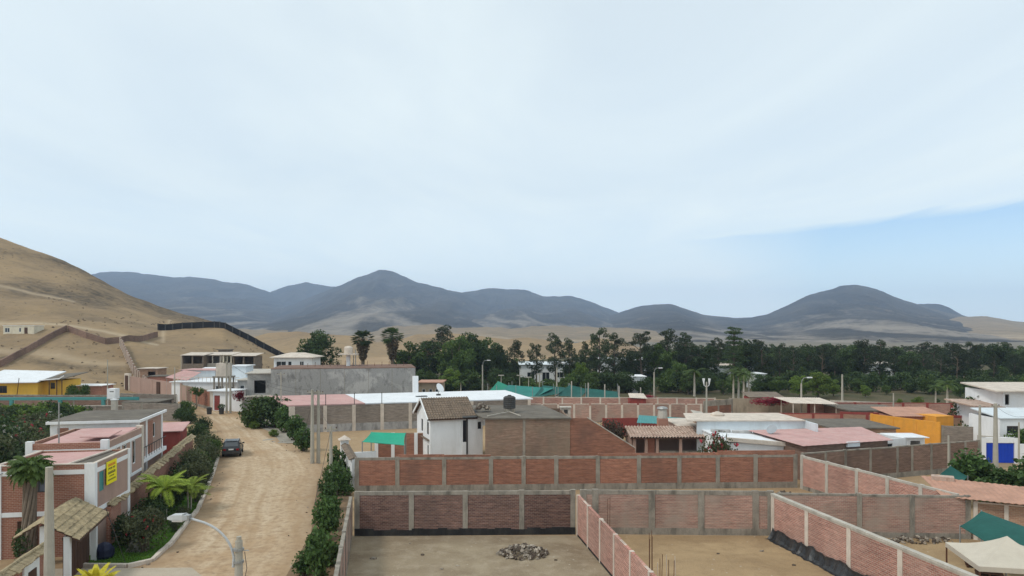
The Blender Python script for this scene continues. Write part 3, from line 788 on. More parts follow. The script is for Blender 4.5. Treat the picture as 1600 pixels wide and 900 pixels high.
# left of the road
A, B = (-57.0, 104.0), (-47.6, 102.0)
wall('grey brown block wall between the flat roofed house and the courtyard shed', A, B, 2.5, cols_px(A, B, [222]), 'brick_grey', cm='concrete', cw=0.3, beam=0.1, plinth=0.1)
wall('low grey block wall at the back of the courtyard shed', (-65.5, 119.0), (-55.0, 116.5), 2.6, [], 'brick_grey', cm='concrete', cw=0.3, beam=0.1, plinth=0.1)
wall('slanting grey block wall at the side of the courtyard shed', (-54.9, 116.4), (-48.5, 103.0), 2.5, every((-54.9, 116.4), (-48.5, 103.0), 4.5), 'brick_grey', cm='concrete', cw=0.3, beam=0.1, plinth=0.1)
A, B = (-79.5, 146.0), (-60.6, 130.5)
pw = wall('pink plastered wall with a white framed doorway and dark brown doors', A, B, 3.9, [7.5, 12.5], 'plaster_rose', cm='plaster_rose', cw=0.3, beam=0.15, plinth=0.1, h1=3.4)
MB().box(0.3, 2.6, -0.22, 0.22, 0.2, 4.4).build('door_frame', 'cement_cream', pw)
MB().box(0.75, 2.15, -0.3, 0.3, 0.2, 4.0).build('door', 'wood_dark', pw)
MB().box(14.6, 16.0, -0.2, 0.2, 0.1, 3.3).build('door', 'wood_dark', pw)
A, B = (-60.4, 130.0), (-49.6, 117.2)
bw_ = wall('brown and orange brick roadside wall with a recessed doorway and small tree', A, B, 3.2, [3.2, 6.2, 9.5], bm_list=['plaster_rose', 'brick_brown', 'brick_red', 'brick_red'], cm='plaster_tan', cw=0.4, beam=0.15, plinth=0.5)
# turquoise pergola and low wall in front of the yellow house
wall('low grey garden wall with pale coping behind the hedge', (-92, 104.0), (-58.0, 106.5), 1.75, [10, 20, 30], 'brick_grey', cm='concrete', cw=0.3, beam=0.1, plinth=0.1, cap='concrete_pale')
pg = thing('pergola', 'long turquoise beam on turquoise posts behind the low garden wall', 'pergola', (-90, 111.5, 0), 0.03)
MB().box(0, 31, -0.2, 0.2, 2.1, 2.55).build('beam', 'turquoise', pg)
for x in (4.0, 11.3, 18.8, 25.5, 30.8):
    MB().box(x-0.25, x+0.25, -0.18, 0.18, 0, 2.1).build('post', 'turquoise', pg)
wall('brown retaining wall below the yellow house', (-98, 119.0), (-62.5, 117.5), 2.4, every((-98, 119.0), (-62.5, 117.5), 5), 'brick_brown', cm='concrete', cw=0.3, beam=0.2, plinth=0.1)

# white gateway wall on the corner with dark tile coping
gw = thing('gateway_wall', 'white roadside gateway wall with dark tile coping beside the shade sail', 'wall', (-12.75, 57.2, 0), math.atan2(8.0, -2.6))
MB().box(0.2, 8.2, -0.1, 0.1, 0, 2.45).build('wall_panel', 'white_paint', gw)
for k in range(16):
    MB().obox((0.45 + 0.5*k, 0.16, 2.52), (0.46, 0.42, 0.07), rx=-0.45).build('coping_tile', 'tile_brown', gw)
    MB().obox((0.45 + 0.5*k, -0.2, 2.52), (0.46, 0.42, 0.07), rx=0.45).build('coping_tile', 'tile_brown', gw)
MB().box(8.2, 8.9, -0.35, 0.35, 0, 2.9).build('gate_pillar', 'white_paint', gw)
MB().add([(8.0,-0.55,2.9),(9.1,-0.55,2.9),(9.1,0.55,2.9),(8.0,0.55,2.9),(8.55,0,3.3)], [(3,2,1,0),(0,1,4),(1,2,4),(2,3,4),(3,0,4)]).build('pillar_cap', 'cement_cream', gw)
MB().box(4.6, 4.9, -2.4, -0.12, 0, 2.3).build('return_wall', 'white_paint', gw)

# black plastic sheet along the foot of the rose wall
ps = MB()
dirv = Vector((19.6-16.2, 26.0-44.2, 0)); Lp = dirv.length; dirv.normalize(); nv = Vector((-dirv.y, dirv.x, 0))
if nv.x > 0: nv = -nv
cols = 130; prof = [(0.13, 0.62), (0.16, 0.45), (0.22, 0.3), (0.28, 0.15), (0.42, 0.03), (0.6, 0.02)]
vs, fs = [], []
for i in range(cols + 1):
    s = 0.3 + (Lp - 0.5) * i / cols
    j = vnoise(i*0.4, 1.1) - 0.5; j2 = vnoise(i*0.9, 5.1) - 0.5
    for k, (d, z) in enumerate(prof):
        p = Vector((16.2, 44.2, 0)) + dirv*s + nv*(d + (0.12*j + 0.16*j2)*(k/5) + 0.05)
        vs.append((p.x, p.y, max(0.02, z + (0.22*j + 0.1*j2)*(k < 4))))
m_ = len(prof)
for i in range(cols):
    for k in range(m_ - 1):
        fs.append((i*m_+k, (i+1)*m_+k, (i+1)*m_+k+1, i*m_+k+1))
tag(MB().add(vs, fs).build('plastic_sheet', 'black_plastic'), 'crumpled black plastic sheet along the foot of the rose brick wall', 'plastic sheet')

# rubble pile
def stone_mesh(name, r, seed, mat):
    rs = np.random.RandomState(seed)
    vs = []
    K_ = 5
    tw = rs.rand()*0.5
    for z, rr in ((-0.6, 0.95), (0.6, 0.8)):
        for k in range(K_):
            a = 2*math.pi*(k + 0.55*(rs.rand()-0.5))/K_ + (tw if z > 0 else 0)
            q = rr * (0.7 + 0.55*rs.rand())
            vs.append((r*q*math.cos(a)*1.15, r*q*0.75*math.sin(a), r*(z + 0.45*(rs.rand()-0.5))))
    fs = [tuple(range(K_))[::-1], tuple(range(K_, 2*K_))] + [(k, (k+1) % K_, K_+(k+1) % K_, K_+k) for k in range(K_)]
    me = bpy.data.meshes.new(name); me.from_pydata(vs, [], fs); me.materials.append(M[mat]); me.update()
    return me
STONES = [stone_mesh('stone', 1.0, s, ('rubble', 'rubble_dark', 'rubble', 'rubble_dark', 'rubble_pale', 'rubble_dark')[s]) for s in range(6)]
def pile(name, label, cat, c, rx, ry, hz, n, smin, smax, seed, dark=None):
    rr = random.Random(seed)
    t = thing(name, label, cat, (c[0], c[1], 0.012))
    for i in range(n):
        a = rr.uniform(0, 2*math.pi); d = rr.random()**0.62
        s = rr.uniform(smin, smax)
        o = put('stone', STONES[rr.randrange(6)], t)
        hh = hz * max(0, 1 - d**1.3) * rr.uniform(0.55, 1.0)
        o.location = (rx*d*math.cos(a), ry*d*math.sin(a), s*0.45 + hh)
        o.rotation_euler = (rr.uniform(-.6, .6), rr.uniform(-.6, .6), rr.uniform(0, 6.3))
        o.scale = (s, s*rr.uniform(0.6, 1), s*rr.uniform(0.5, 0.9))
    return t
p = gp(818, 866)
pile('rubble_pile', 'heap of broken brown rubble on the bare ground of the fenced lot', 'rubble', p, 1.45, 1.15, 0.55, 230, 0.05, 0.16, 1)
p = gp(1440, 846)
pile('debris_pile', 'scattered dark debris along the foot of the greyish pink wall', 'debris', p, 1.9, 0.7, 0.18, 70, 0.05, 0.2, 2)
# loose pale stones on the lots
for k, (px, py, s) in enumerate([(583, 874, .12), (660, 868, .08), (1190, 862, .1), (1240, 884, .08), (715, 885, .07), (1122, 866, .07), (690, 890, .06), (1288, 870, .09), (640, 850, .05), (868, 876, .07)]):
    q = gp(px, py)
    o = put('loose_stone', STONES[k % 6]); o.location = (q.x, q.y, 0.03); o.scale = (s*1.6, s*1.3, s)
    tag(o, 'small pale loose stone lying on bare lot ground', 'stone', 'loose stones on the lots')
# brown heap on the strip between the walls at the right corner
q = gp(1222, 768, 1.2)
# rebar stubs and the broken end of the dividing wall
rb = thing('rebar_bundle', 'upright rusty reinforcing bars at the end of the dividing wall', 'rebar', gp(1040, 905))
for k in range(7):
    x = -0.45 + 0.16*k; y = 0.15*((k*37) % 5 - 2)
    MB().tube([(x, y, 0), (x + 0.03*(k % 3 - 1), y, 0.95 + 0.12*((k*13) % 4))], 0.018, 5).build('bar', 'rust' if k % 3 else 'cement_cream', rb)
rb = thing('rebar_bundle', 'tall rusty column bars rising behind the pink dividing wall', 'rebar', (4.95 + 0.5, 40.5, 0))
for k in range(4):
    MB().tube([(0.12*(k % 2), 0.12*(k//2), 0), (0.12*(k % 2) + 0.01*k, 0.12*(k//2), 3.0 + 0.1*k)], 0.014, 5).build('bar', 'rust', rb)
rb = thing('rebar_bundle', 'rusty column bars above the middle of the pink dividing wall', 'rebar', (6.2 + 0.35, 33.8, 0))
for k in range(4):
    MB().tube([(0.12*(k % 2), 0.12*(k//2), 0), (0.12*(k % 2), 0.12*(k//2) + 0.01*k, 2.9 + 0.12*k)], 0.014, 5).build('bar', 'rust', rb)

# kerb along the garden verge
kp = [(-30.1, 73.0), (-26.9, 64.1), (-24.1, 55.8), (-22.3, 50.4), (-21.6, 47.3), (-20.4, 42.6), (-20.2, 41), (-19.9, 39.3), (-20.8, 38.4), (-24.2, 38.5)]
kb = struct(thing('kerb', '', '', (0, 0, 0)))
for k_ in ('label', 'category'):
    del kb[k_]
acc = []
for (x0, y0), (x1, y1) in zip(kp[:-1], kp[1:]):
    L = math.hypot(x1-x0, y1-y0); m_ = max(1, round(L/1.0))
    for i in range(m_):
        f = (i + 0.5)/m_
        o = MB().obox((x0 + (x1-x0)*f, y0 + (y1-y0)*f, 0.1 + R.uniform(-.015, .015)), (L/m_ - 0.03, 0.24 + R.uniform(-.03, .03), 0.24), rz=math.atan2(y1-y0, x1-x0) + R.uniform(-.03, .03)).build('kerb_stone', 'cement_cream', kb)
# ------------------------------------------------------------------ buildings
def wall_open(mb, axis, c0, c1, u0, u1, z0, z1, ops):
    """wall slab between c0..c1 (thickness), u0..u1 along, z0..z1, with rectangular openings"""
    us = sorted({u0, u1, *[o[0] for o in ops], *[o[1] for o in ops]})
    us = [u for u in us if u0 <= u <= u1]
    for a, b in zip(us[:-1], us[1:]):
        if b - a < 1e-4: continue
        zs = z0
        cut = sorted([(max(o[2], z0), min(o[3], z1)) for o in ops if o[0] < b - 1e-5 and o[1] > a + 1e-5])
        segs = []
        for s, e in cut:
            if s > zs + 1e-4: segs.append((zs, s))
            zs = max(zs, e)
        if zs < z1 - 1e-4: segs.append((zs, z1))
        for s, e in segs:
            if axis == 'x': mb.box(a, b, c0, c1, s, e)
            else: mb.box(c0, c1, a, b, s, e)
def block(t, x0, x1, y0, y1, z0, z1, wm, ops=None, th=0.15, frame='white_paint', glass='glass_dark', mats=None, sides='flrb'):
    ops = ops or {}
    mats = mats or {}
    for s in sides:
        ol = ops.get(s, [])
        mb = MB()
        if s == 'f': wall_open(mb, 'x', y0, y0+th, x0, x1, z0, z1, ol)
        if s == 'b': wall_open(mb, 'x', y1-th, y1, x0, x1, z0, z1, ol)
        if s == 'l': wall_open(mb, 'y', x0, x0+th, y0+th, y1-th, z0, z1, ol)
        if s == 'r': wall_open(mb, 'y', x1-th, x1, y0+th, y1-th, z0, z1, ol)
        mb.build('wall', mats.get(s, wm), t)
        for o in ol:
            kind = o[4] if len(o) > 4 else 'window'
            if kind == 'void': continue
            fm = o[5] if len(o) > 5 else frame
            gm = o[6] if len(o) > 6 else glass
            a, b, c, d = o[:4]
            if s in 'fb':
                yy = y0 if s == 'f' else y1 - th
                P = lambda u0_, u1_, w0, w1, d0, d1: (u0_, u1_, yy + d0, yy + d1, w0, w1)
                if s == 'b': P = lambda u0_, u1_, w0, w1, d0, d1: (u0_, u1_, y1 - d1, y1 - d0, w0, w1)
            elif s == 'r':
                P = lambda u0_, u1_, w0, w1, d0, d1: (x1 - d1, x1 - d0, u0_, u1_, w0, w1)
            else:
                P = lambda u0_, u1_, w0, w1, d0, d1: (x0 + d0, x0 + d1, u0_, u1_, w0, w1)
            if kind == 'door':
                dd = MB().box(*P(a+0.004, b-0.004, c+0.004, d-0.004, 0.06, 0.11)).build('door', gm if gm != 'glass_dark' else 'wood_dark', t)
                MB().box(*P(b-0.16, b-0.11, c+(d-c)*0.45, c+(d-c)*0.52, 0.03, 0.06)).build('handle', 'metal_grey', dd)
                continue
            fw = min(0.07, (b-a)*0.12)
            wd = MB().box(*P(a+0.003, a+fw, c+0.003, d-0.003, 0.04, 0.1)).box(*P(b-fw, b-0.003, c+0.003, d-0.003, 0.04, 0.1)).box(*P(a+fw, b-fw, c+0.003, c+fw, 0.04, 0.1)).box(*P(a+fw, b-fw, d-fw, d-0.003, 0.04, 0.1))
            if b - a > 0.9: wd.box(*P((a+b)/2-fw/2, (a+b)/2+fw/2, c+fw, d-fw, 0.045, 0.095))
            wo = wd.build('window', fm, t)
            MB().box(*P(a+fw, b-fw, c+fw, d-fw, 0.065, 0.075)).build('pane', gm, wo)
def tiles(t, x0, x1, ya, za_, yb, zb, mat, pitch=0.25, name='roof_tiles', rows=None, amp=0.055, th=0.05):
    """barrel tile surface; runs from the eave (ya, za) to the top (yb, zb)"""
    nP = max(2, round((x1-x0)/pitch)); per = 6
    L = math.hypot(yb-ya, zb-za_); rows = rows or max(2, round(L/0.4))
    nxn = nP*per + 1
    vs, fs = [], []
    rr = random.Random(int(abs(x0*10+ya)))
    for r in range(rows):
        for e in (0, 1):
            f = (r + e)/rows
            for i in range(nxn):
                x = x0 + (x1-x0)*i/(nxn-1)
                ph = (i % per)/per
                w = amp * math.sin(math.pi*ph)*1.4 if ph < 0.999 else 0
                jit = rr.uniform(-0.008, 0.008)
                vs.append((x, ya + (yb-ya)*f, za_ + (zb-za_)*f + abs(w) + (0.05 if e == 0 else 0.0) + jit))
        o = r*2*nxn
        for i in range(nxn-1):
            fs.append((o+i, o+i+1, o+nxn+i+1, o+nxn+i))
    # step faces between the rows and a closed underside
    for r in range(rows-1):
        o = r*2*nxn + nxn; p = (r+1)*2*nxn
        for i in range(nxn-1):
            fs.append((o+i, o+i+1, p+i+1, p+i))
    ob = MB().add(vs, fs).build(name, mat, t)
    stuff(ob)
    MB().slab([(x0, ya, za_), (x1, ya, za_), (x1, yb, zb), (x0, yb, zb)], th).build('roof_deck', 'wood_dark', t)
    return ob
def corrugated(t, corners, mat, pitch=0.3, amp=0.03, name='roof', th=0.03):
    """sheet roof over a quad: corners a,b (eave) c,d (top); ribs run from eave to top"""
    a, b, c, d = [Vector(p) for p in corners]
    n_ = max(4, int((b-a).length/pitch))*2
    vs, fs = [], []
    for i in range(n_+1):
        f = i/n_
        h = amp if i % 2 else -amp*0.2
        e, g_ = a.lerp(b, f), d.lerp(c, f)
        for k in range(5):
            p = e.lerp(g_, k/4)
            vs.append((p.x, p.y, p.z + h)); 
        for k in range(5):
            p = e.lerp(g_, k/4)
            vs.append((p.x, p.y, p.z + h - th))
    for i in range(n_):
        for k in range(4):
            o = i*10+k
            fs.append((o, o+10, o+11, o+1)); fs.append((o+5, o+6, o+16, o+15))
        fs.append((i*10, i*10+5, i*10+15, i*10+10)); fs.append((i*10+4, i*10+14, i*10+19, i*10+9))
    fs.append((0, 1, 2, 3, 4, 9, 8, 7, 6, 5)); q = n_*10
    fs.append((q+5, q+6, q+7, q+8, q+9, q+4, q+3, q+2, q+1, q))
    return MB().add(vs, fs).build(name, mat, t)
SK = math.atan2(0.28, 1.0)      # the lots lie turned by this much

# --- near brick house with the yellow notice (its corner by the gate)
rz = 0.27
t = thing('brick_house', 'two storey brick house with white columns and a yellow notice on its side', 'house', (-23.85, 40.6, 0), rz*0 + 0.0)
# local frame: x runs left along the front, y back; skewed back edge is built by turning the house
t.rotation_euler = (0, 0, SK*0.6)
W_, D_ = 5.2, 5.4
block(t, -W_, 0, 0, D_, 0, 5.2, 'brick_house',
      {'f': [(-3.5, -2.35, 3.68, 4.62, 'window', 'metal_dark', 'glass_blue'), (-4.0, -2.9, 0.2, 2.1, 'door')],
       'r': [(0.7, 1.4, 3.45, 4.6, 'window', 'turquoise', 'turquoise'), (2.6, 3.6, 0.9, 2.0)]}, mats={'r': 'plaster_rose'})
for x0, x1 in ((-W_-0.05, -W_+0.4), (-0.5, 0.05)):
    MB().box(x0, x1, -0.06, 0.3, 0, 5.25).build('column', 'white_paint', t)
MB().box(-0.1, 0.05, D_-0.3, D_+0.05, 0, 5.25).build('column', 'white_paint', t)
for z in (2.35, 4.66):
    MB().box(-W_+0.4, -0.5, -0.035, 0.1, z, z+0.26).build('band', 'white_paint', t)
    MB().box(-0.1, 0.032, 0.3, D_-0.3, z, z+0.26).build('band', 'white_paint', t)
MB().box(-W_-0.02, 0.02, -0.02, 0.17, 5.2, 5.26).box(-0.17, 0.02, 0.17, D_, 5.2, 5.26).box(-W_-0.02, -W_+0.17, 0.17, D_, 5.2, 5.26).build('parapet_coping', 'cement_cream', t)
MB().box(-W_+0.16, -0.16, 0.16, D_-0.16, 4.7, 4.9).build('roof', 'roof_slab', t)
MB().slab([(-W_+0.2, 0.2, 4.98), (-1.9, 0.2, 5.0), (-1.0, D_-0.2, 5.14), (-W_+0.2, D_-0.2, 5.1)], 0.05).build('roof_sheet', 'pink_roof', t)
MB().slab([(-1.85, 0.2, 5.0), (-0.2, 0.2, 4.98), (-0.2, D_-0.2, 5.0), (-0.95, D_-0.2, 5.12)], 0.05).build('roof_sheet', 'roof_slab', t)
MB().tube([(-1.9, 0.25, 5.06), (-1.0, D_-0.25, 5.2)], 0.07, 6).build('roof_trim', 'cement_cream', t)
nb = MB().obox((0.1, 2.25, 4.35), (0.04, 1.5, 1.35)).build('notice_board', 'yellow_sign', t)
for r_, (zc, hh, mat, lens) in enumerate([(4.8, 0.15, 'red_ink', (.2,.17,.2,.17,.12)), (4.57, 0.13, 'dark_ink', (.16,.16,.14,.02,.14,.14)), (4.34, 0.15, 'dark_ink', (.2,.15,.17,.2,.14)), (4.12, 0.09, 'dark_ink', (.1,.1,.1,.1,.1)), (3.92, 0.09, 'dark_ink', (.12,.12,.12,.12,.12,.12,.12))]):
    tot = sum(lens) + 0.05*len(lens); y = 2.25 - tot/2
    mb = MB()
    for w_ in lens:
        if w_ > 0.05:
            mb.box(0.12, 0.126, y, y+w_*0.35, zc-hh/2, zc+hh/2); mb.box(0.12, 0.126, y+w_*0.35, y+w_, zc-hh/2+ (hh*0.62 if r_ % 2 else 0), zc-hh/2+(hh if r_ % 2 else hh*0.38)); mb.box(0.12, 0.126, y+w_*0.7, y+w_, zc-hh*0.1, zc+hh/2-0.001)
        y += w_ + 0.05
    mb.build('lettering', mat, nb)
MB().tube([(-W_-0.02, -0.1, 0.4), (-W_-0.02, -0.1, 4.6), (-W_+0.5, -0.1, 4.85)], 0.03, 6).build('drain_pipe', 'galvanised', t)
# --- middle house with the pink roof
t = thing('brick_house', 'brick house with a raised pink roof between its two brick neighbours', 'house', (-26.3, 46.2, 0), SK*0.75)
W2, D2 = 4.7, 7.6
block(t, -W2, 0, 0, D2, 0, 5.6, 'brick_house', {'r': [(1.3, 2.0, 3.2, 4.9), (3.2, 3.9, 3.2, 4.9), (5.2, 5.9, 3.2, 4.9), (6.6, 7.3, 0.4, 2.3)], 'f': []}, mats={'r': 'plaster_rose'}, frame='white_paint')
MB().box(-W2-0.05, -W2+0.35, -0.05, 0.3, 0, 5.75).build('column', 'white_paint', t)
MB().box(-0.4, 0.05, -0.05, 0.3, 0, 5.75).build('column', 'white_paint', t)
MB().box(-0.4, 0.05, D2-0.4, D2+0.05, 0, 5.75).build('column', 'cement_cream', t)
MB().box(-W2+0.35, -0.4, -0.033, 0.1, 4.95, 5.2).build('band', 'white_paint', t)
MB().box(-0.1, 0.032, 0.3, D2-0.4, 4.95, 5.15).build('band', 'white_paint', t)
MB().box(-0.1, 0.03, 0.3, D2-0.4, 2.4, 2.62).build('band', 'white_paint', t)
for y in (2.5, 4.6):
    MB().box(-0.1, 0.036, y, y+0.2, 2.62, 4.95).build('pilaster', 'white_paint', t)
MB().box(-W2+0.16, -0.16, 0.16, D2-0.16, 5.1, 5.25).build('roof', 'roof_slab', t)
MB().slab([(-W2+0.35, 0.5, 5.42), (-0.3, 0.5, 5.4), (-0.3, D2-0.2, 5.62), (-W2+0.6, D2-0.2, 5.6)], 0.07).build('roof_sheet', 'pink_roof', t)
MB().slab([(-2.2, 1.6, 5.78), (-0.4, 1.6, 5.74), (-0.35, 4.0, 5.86), (-1.9, 4.0, 5.88)], 0.06).build('roof_sheet', 'pink_roof', t)
# --- third house with a flat roof slab and balcony
t = thing('brick_house', 'flat roofed brick and white house with glazed corner opening, beyond the pink roof', 'house', (-28.9, 54.9, 0), SK*0.8)
W3, D3 = 6.0, 7.2
block(t, -W3, 0, 0, D3, 0, 5.8, 'white_paint', {'f': [(-4.6, -3.9, 4.6, 5.2, 'void')], 'r': [(0.5, 1.9, 3.2, 5.3), (4.3, 5.0, 4.0, 5.2), (0.6, 2.2, 0.3, 2.3, 'void')]}, mats={'r': 'plaster_rose'}, frame='white_paint')
MB().box(-4.62, -3.88, 0.02, 0.1, 4.58, 5.22).build('brick_infill', 'brick_house', t)
MB().box(-W3+0.4, -W3+1.2, -0.02, 0.05, 3.0, 5.5).build('brick_infill', 'brick_house', t)
MB().box(-2.6, -0.55, -0.02, 0.05, 3.0, 5.4).build('brick_infill', 'brick_house', t)
MB().box(2.2-2.2-0.05, 0.035, 2.3, 4.1, 2.9, 5.5).build('brick_infill', 'brick_house', t)
MB().box(-W3-0.25, 0.3, -0.3, D3+0.3, 5.8, 6.0).build('roof', 'white_paint', t)
MB().box(-W3-0.1, 0.15, -0.15, D3+0.15, 6.0, 6.05).build('roof_surface', 'roof_slab', t)
for x0, y0 in ((-W3-0.04, -0.05), (-0.45, -0.05), (-0.45, D3-0.45), (-0.45, 2.1)):
    MB().box(x0, x0+0.5, y0, y0+0.4, 0, 5.8).build('column', 'white_paint', t)
MB().box(-0.1, 0.34, 0.35, D3, 2.55, 2.85).build('balcony_slab', 'white_paint', t)
for k in range(9):
    MB().box(0.28, 0.31, 0.5 + k*0.75, 0.53 + k*0.75, 2.85, 3.7).build('baluster', 'metal_dark', t)
MB().box(0.27, 0.32, 0.4, D3, 3.7, 3.75).build('railing', 'metal_dark', t)
# --- low carport beyond it
t = thing('carport', 'low brick carport with a faded pink roof beyond the flat roofed house', 'carport', (-33.0, 64.0, 0), SK)
block(t, -3.6, 0, 0, 5.5, 0, 2.7, 'brick_house', {'f': [(-3.2, -0.4, 0, 2.2, 'void')]})
MB().slab([(-4.0, -0.8, 2.75), (0.3, -0.8, 2.7), (0.3, 6.0, 3.1), (-4.0, 6.0, 3.15)], 0.08).build('roof', 'pink_roof', t)
MB().box(-0.05, 0.02, -3.5, -0.1, 0, 2.1).build('side_wall', 'brick_house', t)
t = thing('shed', 'small red brick shed with white trim beside the far end of the hedge', 'shed', (-34.3, 73.5, 0), SK)
block(t, -3.2, 0, 0, 4, 0, 2.6, 'red_paint', {'f': [(-2.8, -2.0, 1.2, 2.1)]})
MB().slab([(-3.5, -0.3, 2.62), (0.3, -0.3, 2.62), (0.3, 4.3, 3.0), (-3.5, 4.3, 3.0)], 0.08).build('roof', 'pink_roof', t)

# --- tile-topped garden wall, gate and gate roof
def tile_wall(label, p0, p1, h, mat, step=0.32):
    L = math.hypot(p1[0]-p0[0], p1[1]-p0[1])
    t = thing('garden_wall', label, 'wall', (p0[0], p0[1], 0), math.atan2(p1[1]-p0[1], p1[0]-p0[0]))
    MB().box(0, L, -0.12, 0.12, 0, h).build('wall_panel', mat, t)
    base = {}
    for sgn in (-1, 1):
        mb = MB().obox((0, sgn*0.2, h+0.1), (step*0.9, 0.46, 0.06), rx=-sgn*0.42)
        me0 = None
        x = step/2; k = 0
        while x < L - 0.05:
            if me0 is None:
                o = mb.build('coping_tile', 'tile_tan', t); me0 = o.data
            else:
                o = put('coping_tile', me0, t)
            o.location = (x, R.uniform(-.015, .015), R.uniform(-.012, .012)); o.rotation_euler = (R.uniform(-.05, .05), 0, R.uniform(-.06, .06))
            x += step; k += 1
    mb = MB().tube([(0, 0, h+0.2), (L, 0, h+0.2)], 0.09, 7)
    mb.build('ridge_tile', 'tile_tan', t)
    return t
tile_wall('tile topped garden wall running along the grass verge and hedge', (-24.0, 42.3), (-32.0, 71.0), 2.35, 'brick_house')
gwl = tile_wall('tile topped brick wall with white framed opening adjoining the wooden gate', (-22.65, 34.4), (-21.3, 28.4), 2.3, 'brick_house')
MB().box(1.0, 2.6, 0.125, 0.2, 0.4, 2.15).build('door_frame', 'white_paint', gwl)
MB().box(1.4, 2.2, 0.2, 0.24, 0.4, 1.8).build('door', 'wood_dark', gwl)
t = thing('entrance_gate', 'wooden plank gate under a broad mossy tiled roof', 'gate', (-23.15, 37.35, 0), math.atan2(5.2, -1.5))
tiles(t, -2.75, 2.75, -1.15, 2.45, 0.55, 3.45, 'tile_tan', pitch=0.24)
tiles(t, -2.75, 2.75, 1.7, 2.75, 0.552, 3.45, 'tile_tan', pitch=0.24)
for x in (-2.3, 2.3):
    MB().box(x-0.14, x+0.14, -0.62, -0.34, 0, 2.62).build('post', 'white_paint', t)
    MB().box(x-0.1, x+0.1, 0.5, 0.7, 0, 3.2).build('post', 'white_paint', t)
for k in range(16):
    MB().box(-2.15 + 0.27*k, -2.15 + 0.262 + 0.27*k, -0.3 + 0.01*(k % 2), -0.23 + 0.01*(k % 2), 0.05, 2.35).build('plank', 'wood_dark', t)
MB().box(-2.4, 2.4, -0.6, -0.4, 2.45, 2.62).build('lintel', 'wood_dark', t)
MB().box(-2.15, 2.2, -0.32, -0.2, 2.36, 2.5).build('crosspiece', 'wood_dark', t)

# --- white house with tiled gable
t = thing('white_house', 'white two storey house with brown tiled gable roof', 'house', (-7.75, 67.5, 0), 0.33)
# skew wall built by a turned block: front faces the camera side
def quad_block(t, poly, z0, z1, mat, name='wall'):
    return MB().prism(poly, z0, z1).build(name, mat, t)
fx = 3.05
block(t, 0, fx, 0, 6.4, 0, 4.6, 'white_paint', {'l': [(0.7, 1.5, 2.9, 4.1, 'window', 'metal_dark'), (3.4, 4.2, 2.9, 4.1, 'window', 'metal_dark'), (0.8, 1.3, 0.9, 1.9, 'window', 'metal_dark'), (3.4, 4.1, 0.5, 2.0, 'window', 'metal_dark')]}, sides='flrb')
# gable end wall facing the road and roof with ridge along the front
for x in (0.0, fx-0.15):
    MB().add([(x, 0, 4.6), (x, 6.4, 4.6), (x, 3.2, 6.15), (x+0.15, 0, 4.6), (x+0.15, 6.4, 4.6), (x+0.15, 3.2, 6.15)], [(0,2,1), (3,4,5), (0,3,5,2), (1,2,5,4), (0,1,4,3)]).build('gable', 'white_paint', t)
tiles(t, -0.35, 4.55, -0.4, 4.45, 3.2, 6.2, 'tile_brown', pitch=0.26)
tiles(t, -0.35, 4.55, 6.8, 4.45, 3.202, 6.2, 'tile_brown', pitch=0.26)
MB().add([(-0.38, -0.42, 4.3), (-0.38, 3.2, 6.08), (-0.38, 6.8, 4.3), (-0.38, -0.42, 4.55), (-0.38, 3.2, 6.3), (-0.38, 6.8, 4.55), (-0.3, -0.42, 4.3), (-0.3, 3.2, 6.08), (-0.3, 6.8, 4.3), (-0.3, -0.42, 4.55), (-0.3, 3.2, 6.3), (-0.3, 6.8, 4.55)],
         [(0,1,4,3), (1,2,5,4), (6,9,10,7), (7,10,11,8), (3,4,10,9), (4,5,11,10), (0,6,7,1), (1,7,8,2)]).build('barge_board', 'white_paint', t)
MB().obox((-0.12, 1.9, 2.45), (0.3, 3.0, 0.1), ry=0.25).build('window_hood', 'tile_brown', t)
block(t, fx+0.004, 5.1, -0.25, 5.0, 0, 4.55, 'white_paint', {'f': [(fx+0.06, fx+0.42, 2.2, 4.3, 'window', 'metal_dark'), (4.6, 4.95, 3.4, 4.1, 'window', 'metal_dark')]}, sides='flrb')
MB().slab([(fx, -0.5, 4.6), (4.4, -0.55, 4.62), (5.2, -0.3, 4.6), (5.1, 2.0, 4.95), (fx, 2.0, 5.0)], 0.08).build('roof_sheet', 'metal_dark', t)
MB().box(fx+0.4, fx+0.55, -0.33, -0.25, 0, 4.5).build('drain_pipe', 'metal_dark', t)
# --- brick house with flat concrete roof beside it
t = thing('brick_house', 'plain brick house with a stained flat concrete roof and black water tank', 'house', (-2.5, 66.2, 0), 0.02)
block(t, 0, 7.9, 0, 9.5, 0, 4.65, 'brick_plastered')
MB().slab([(-0.15, -0.15, 4.78), (8.05, -0.15, 4.78), (6.0, 10.5, 4.9), (-2.9, 10.5, 4.9)], 0.13).build('roof', 'roof_slab', t)
MB().box(3.5, 3.75, -0.03, 0.1, 0, 4.62).build('column', 'concrete', t)
for k in range(5):
    pass
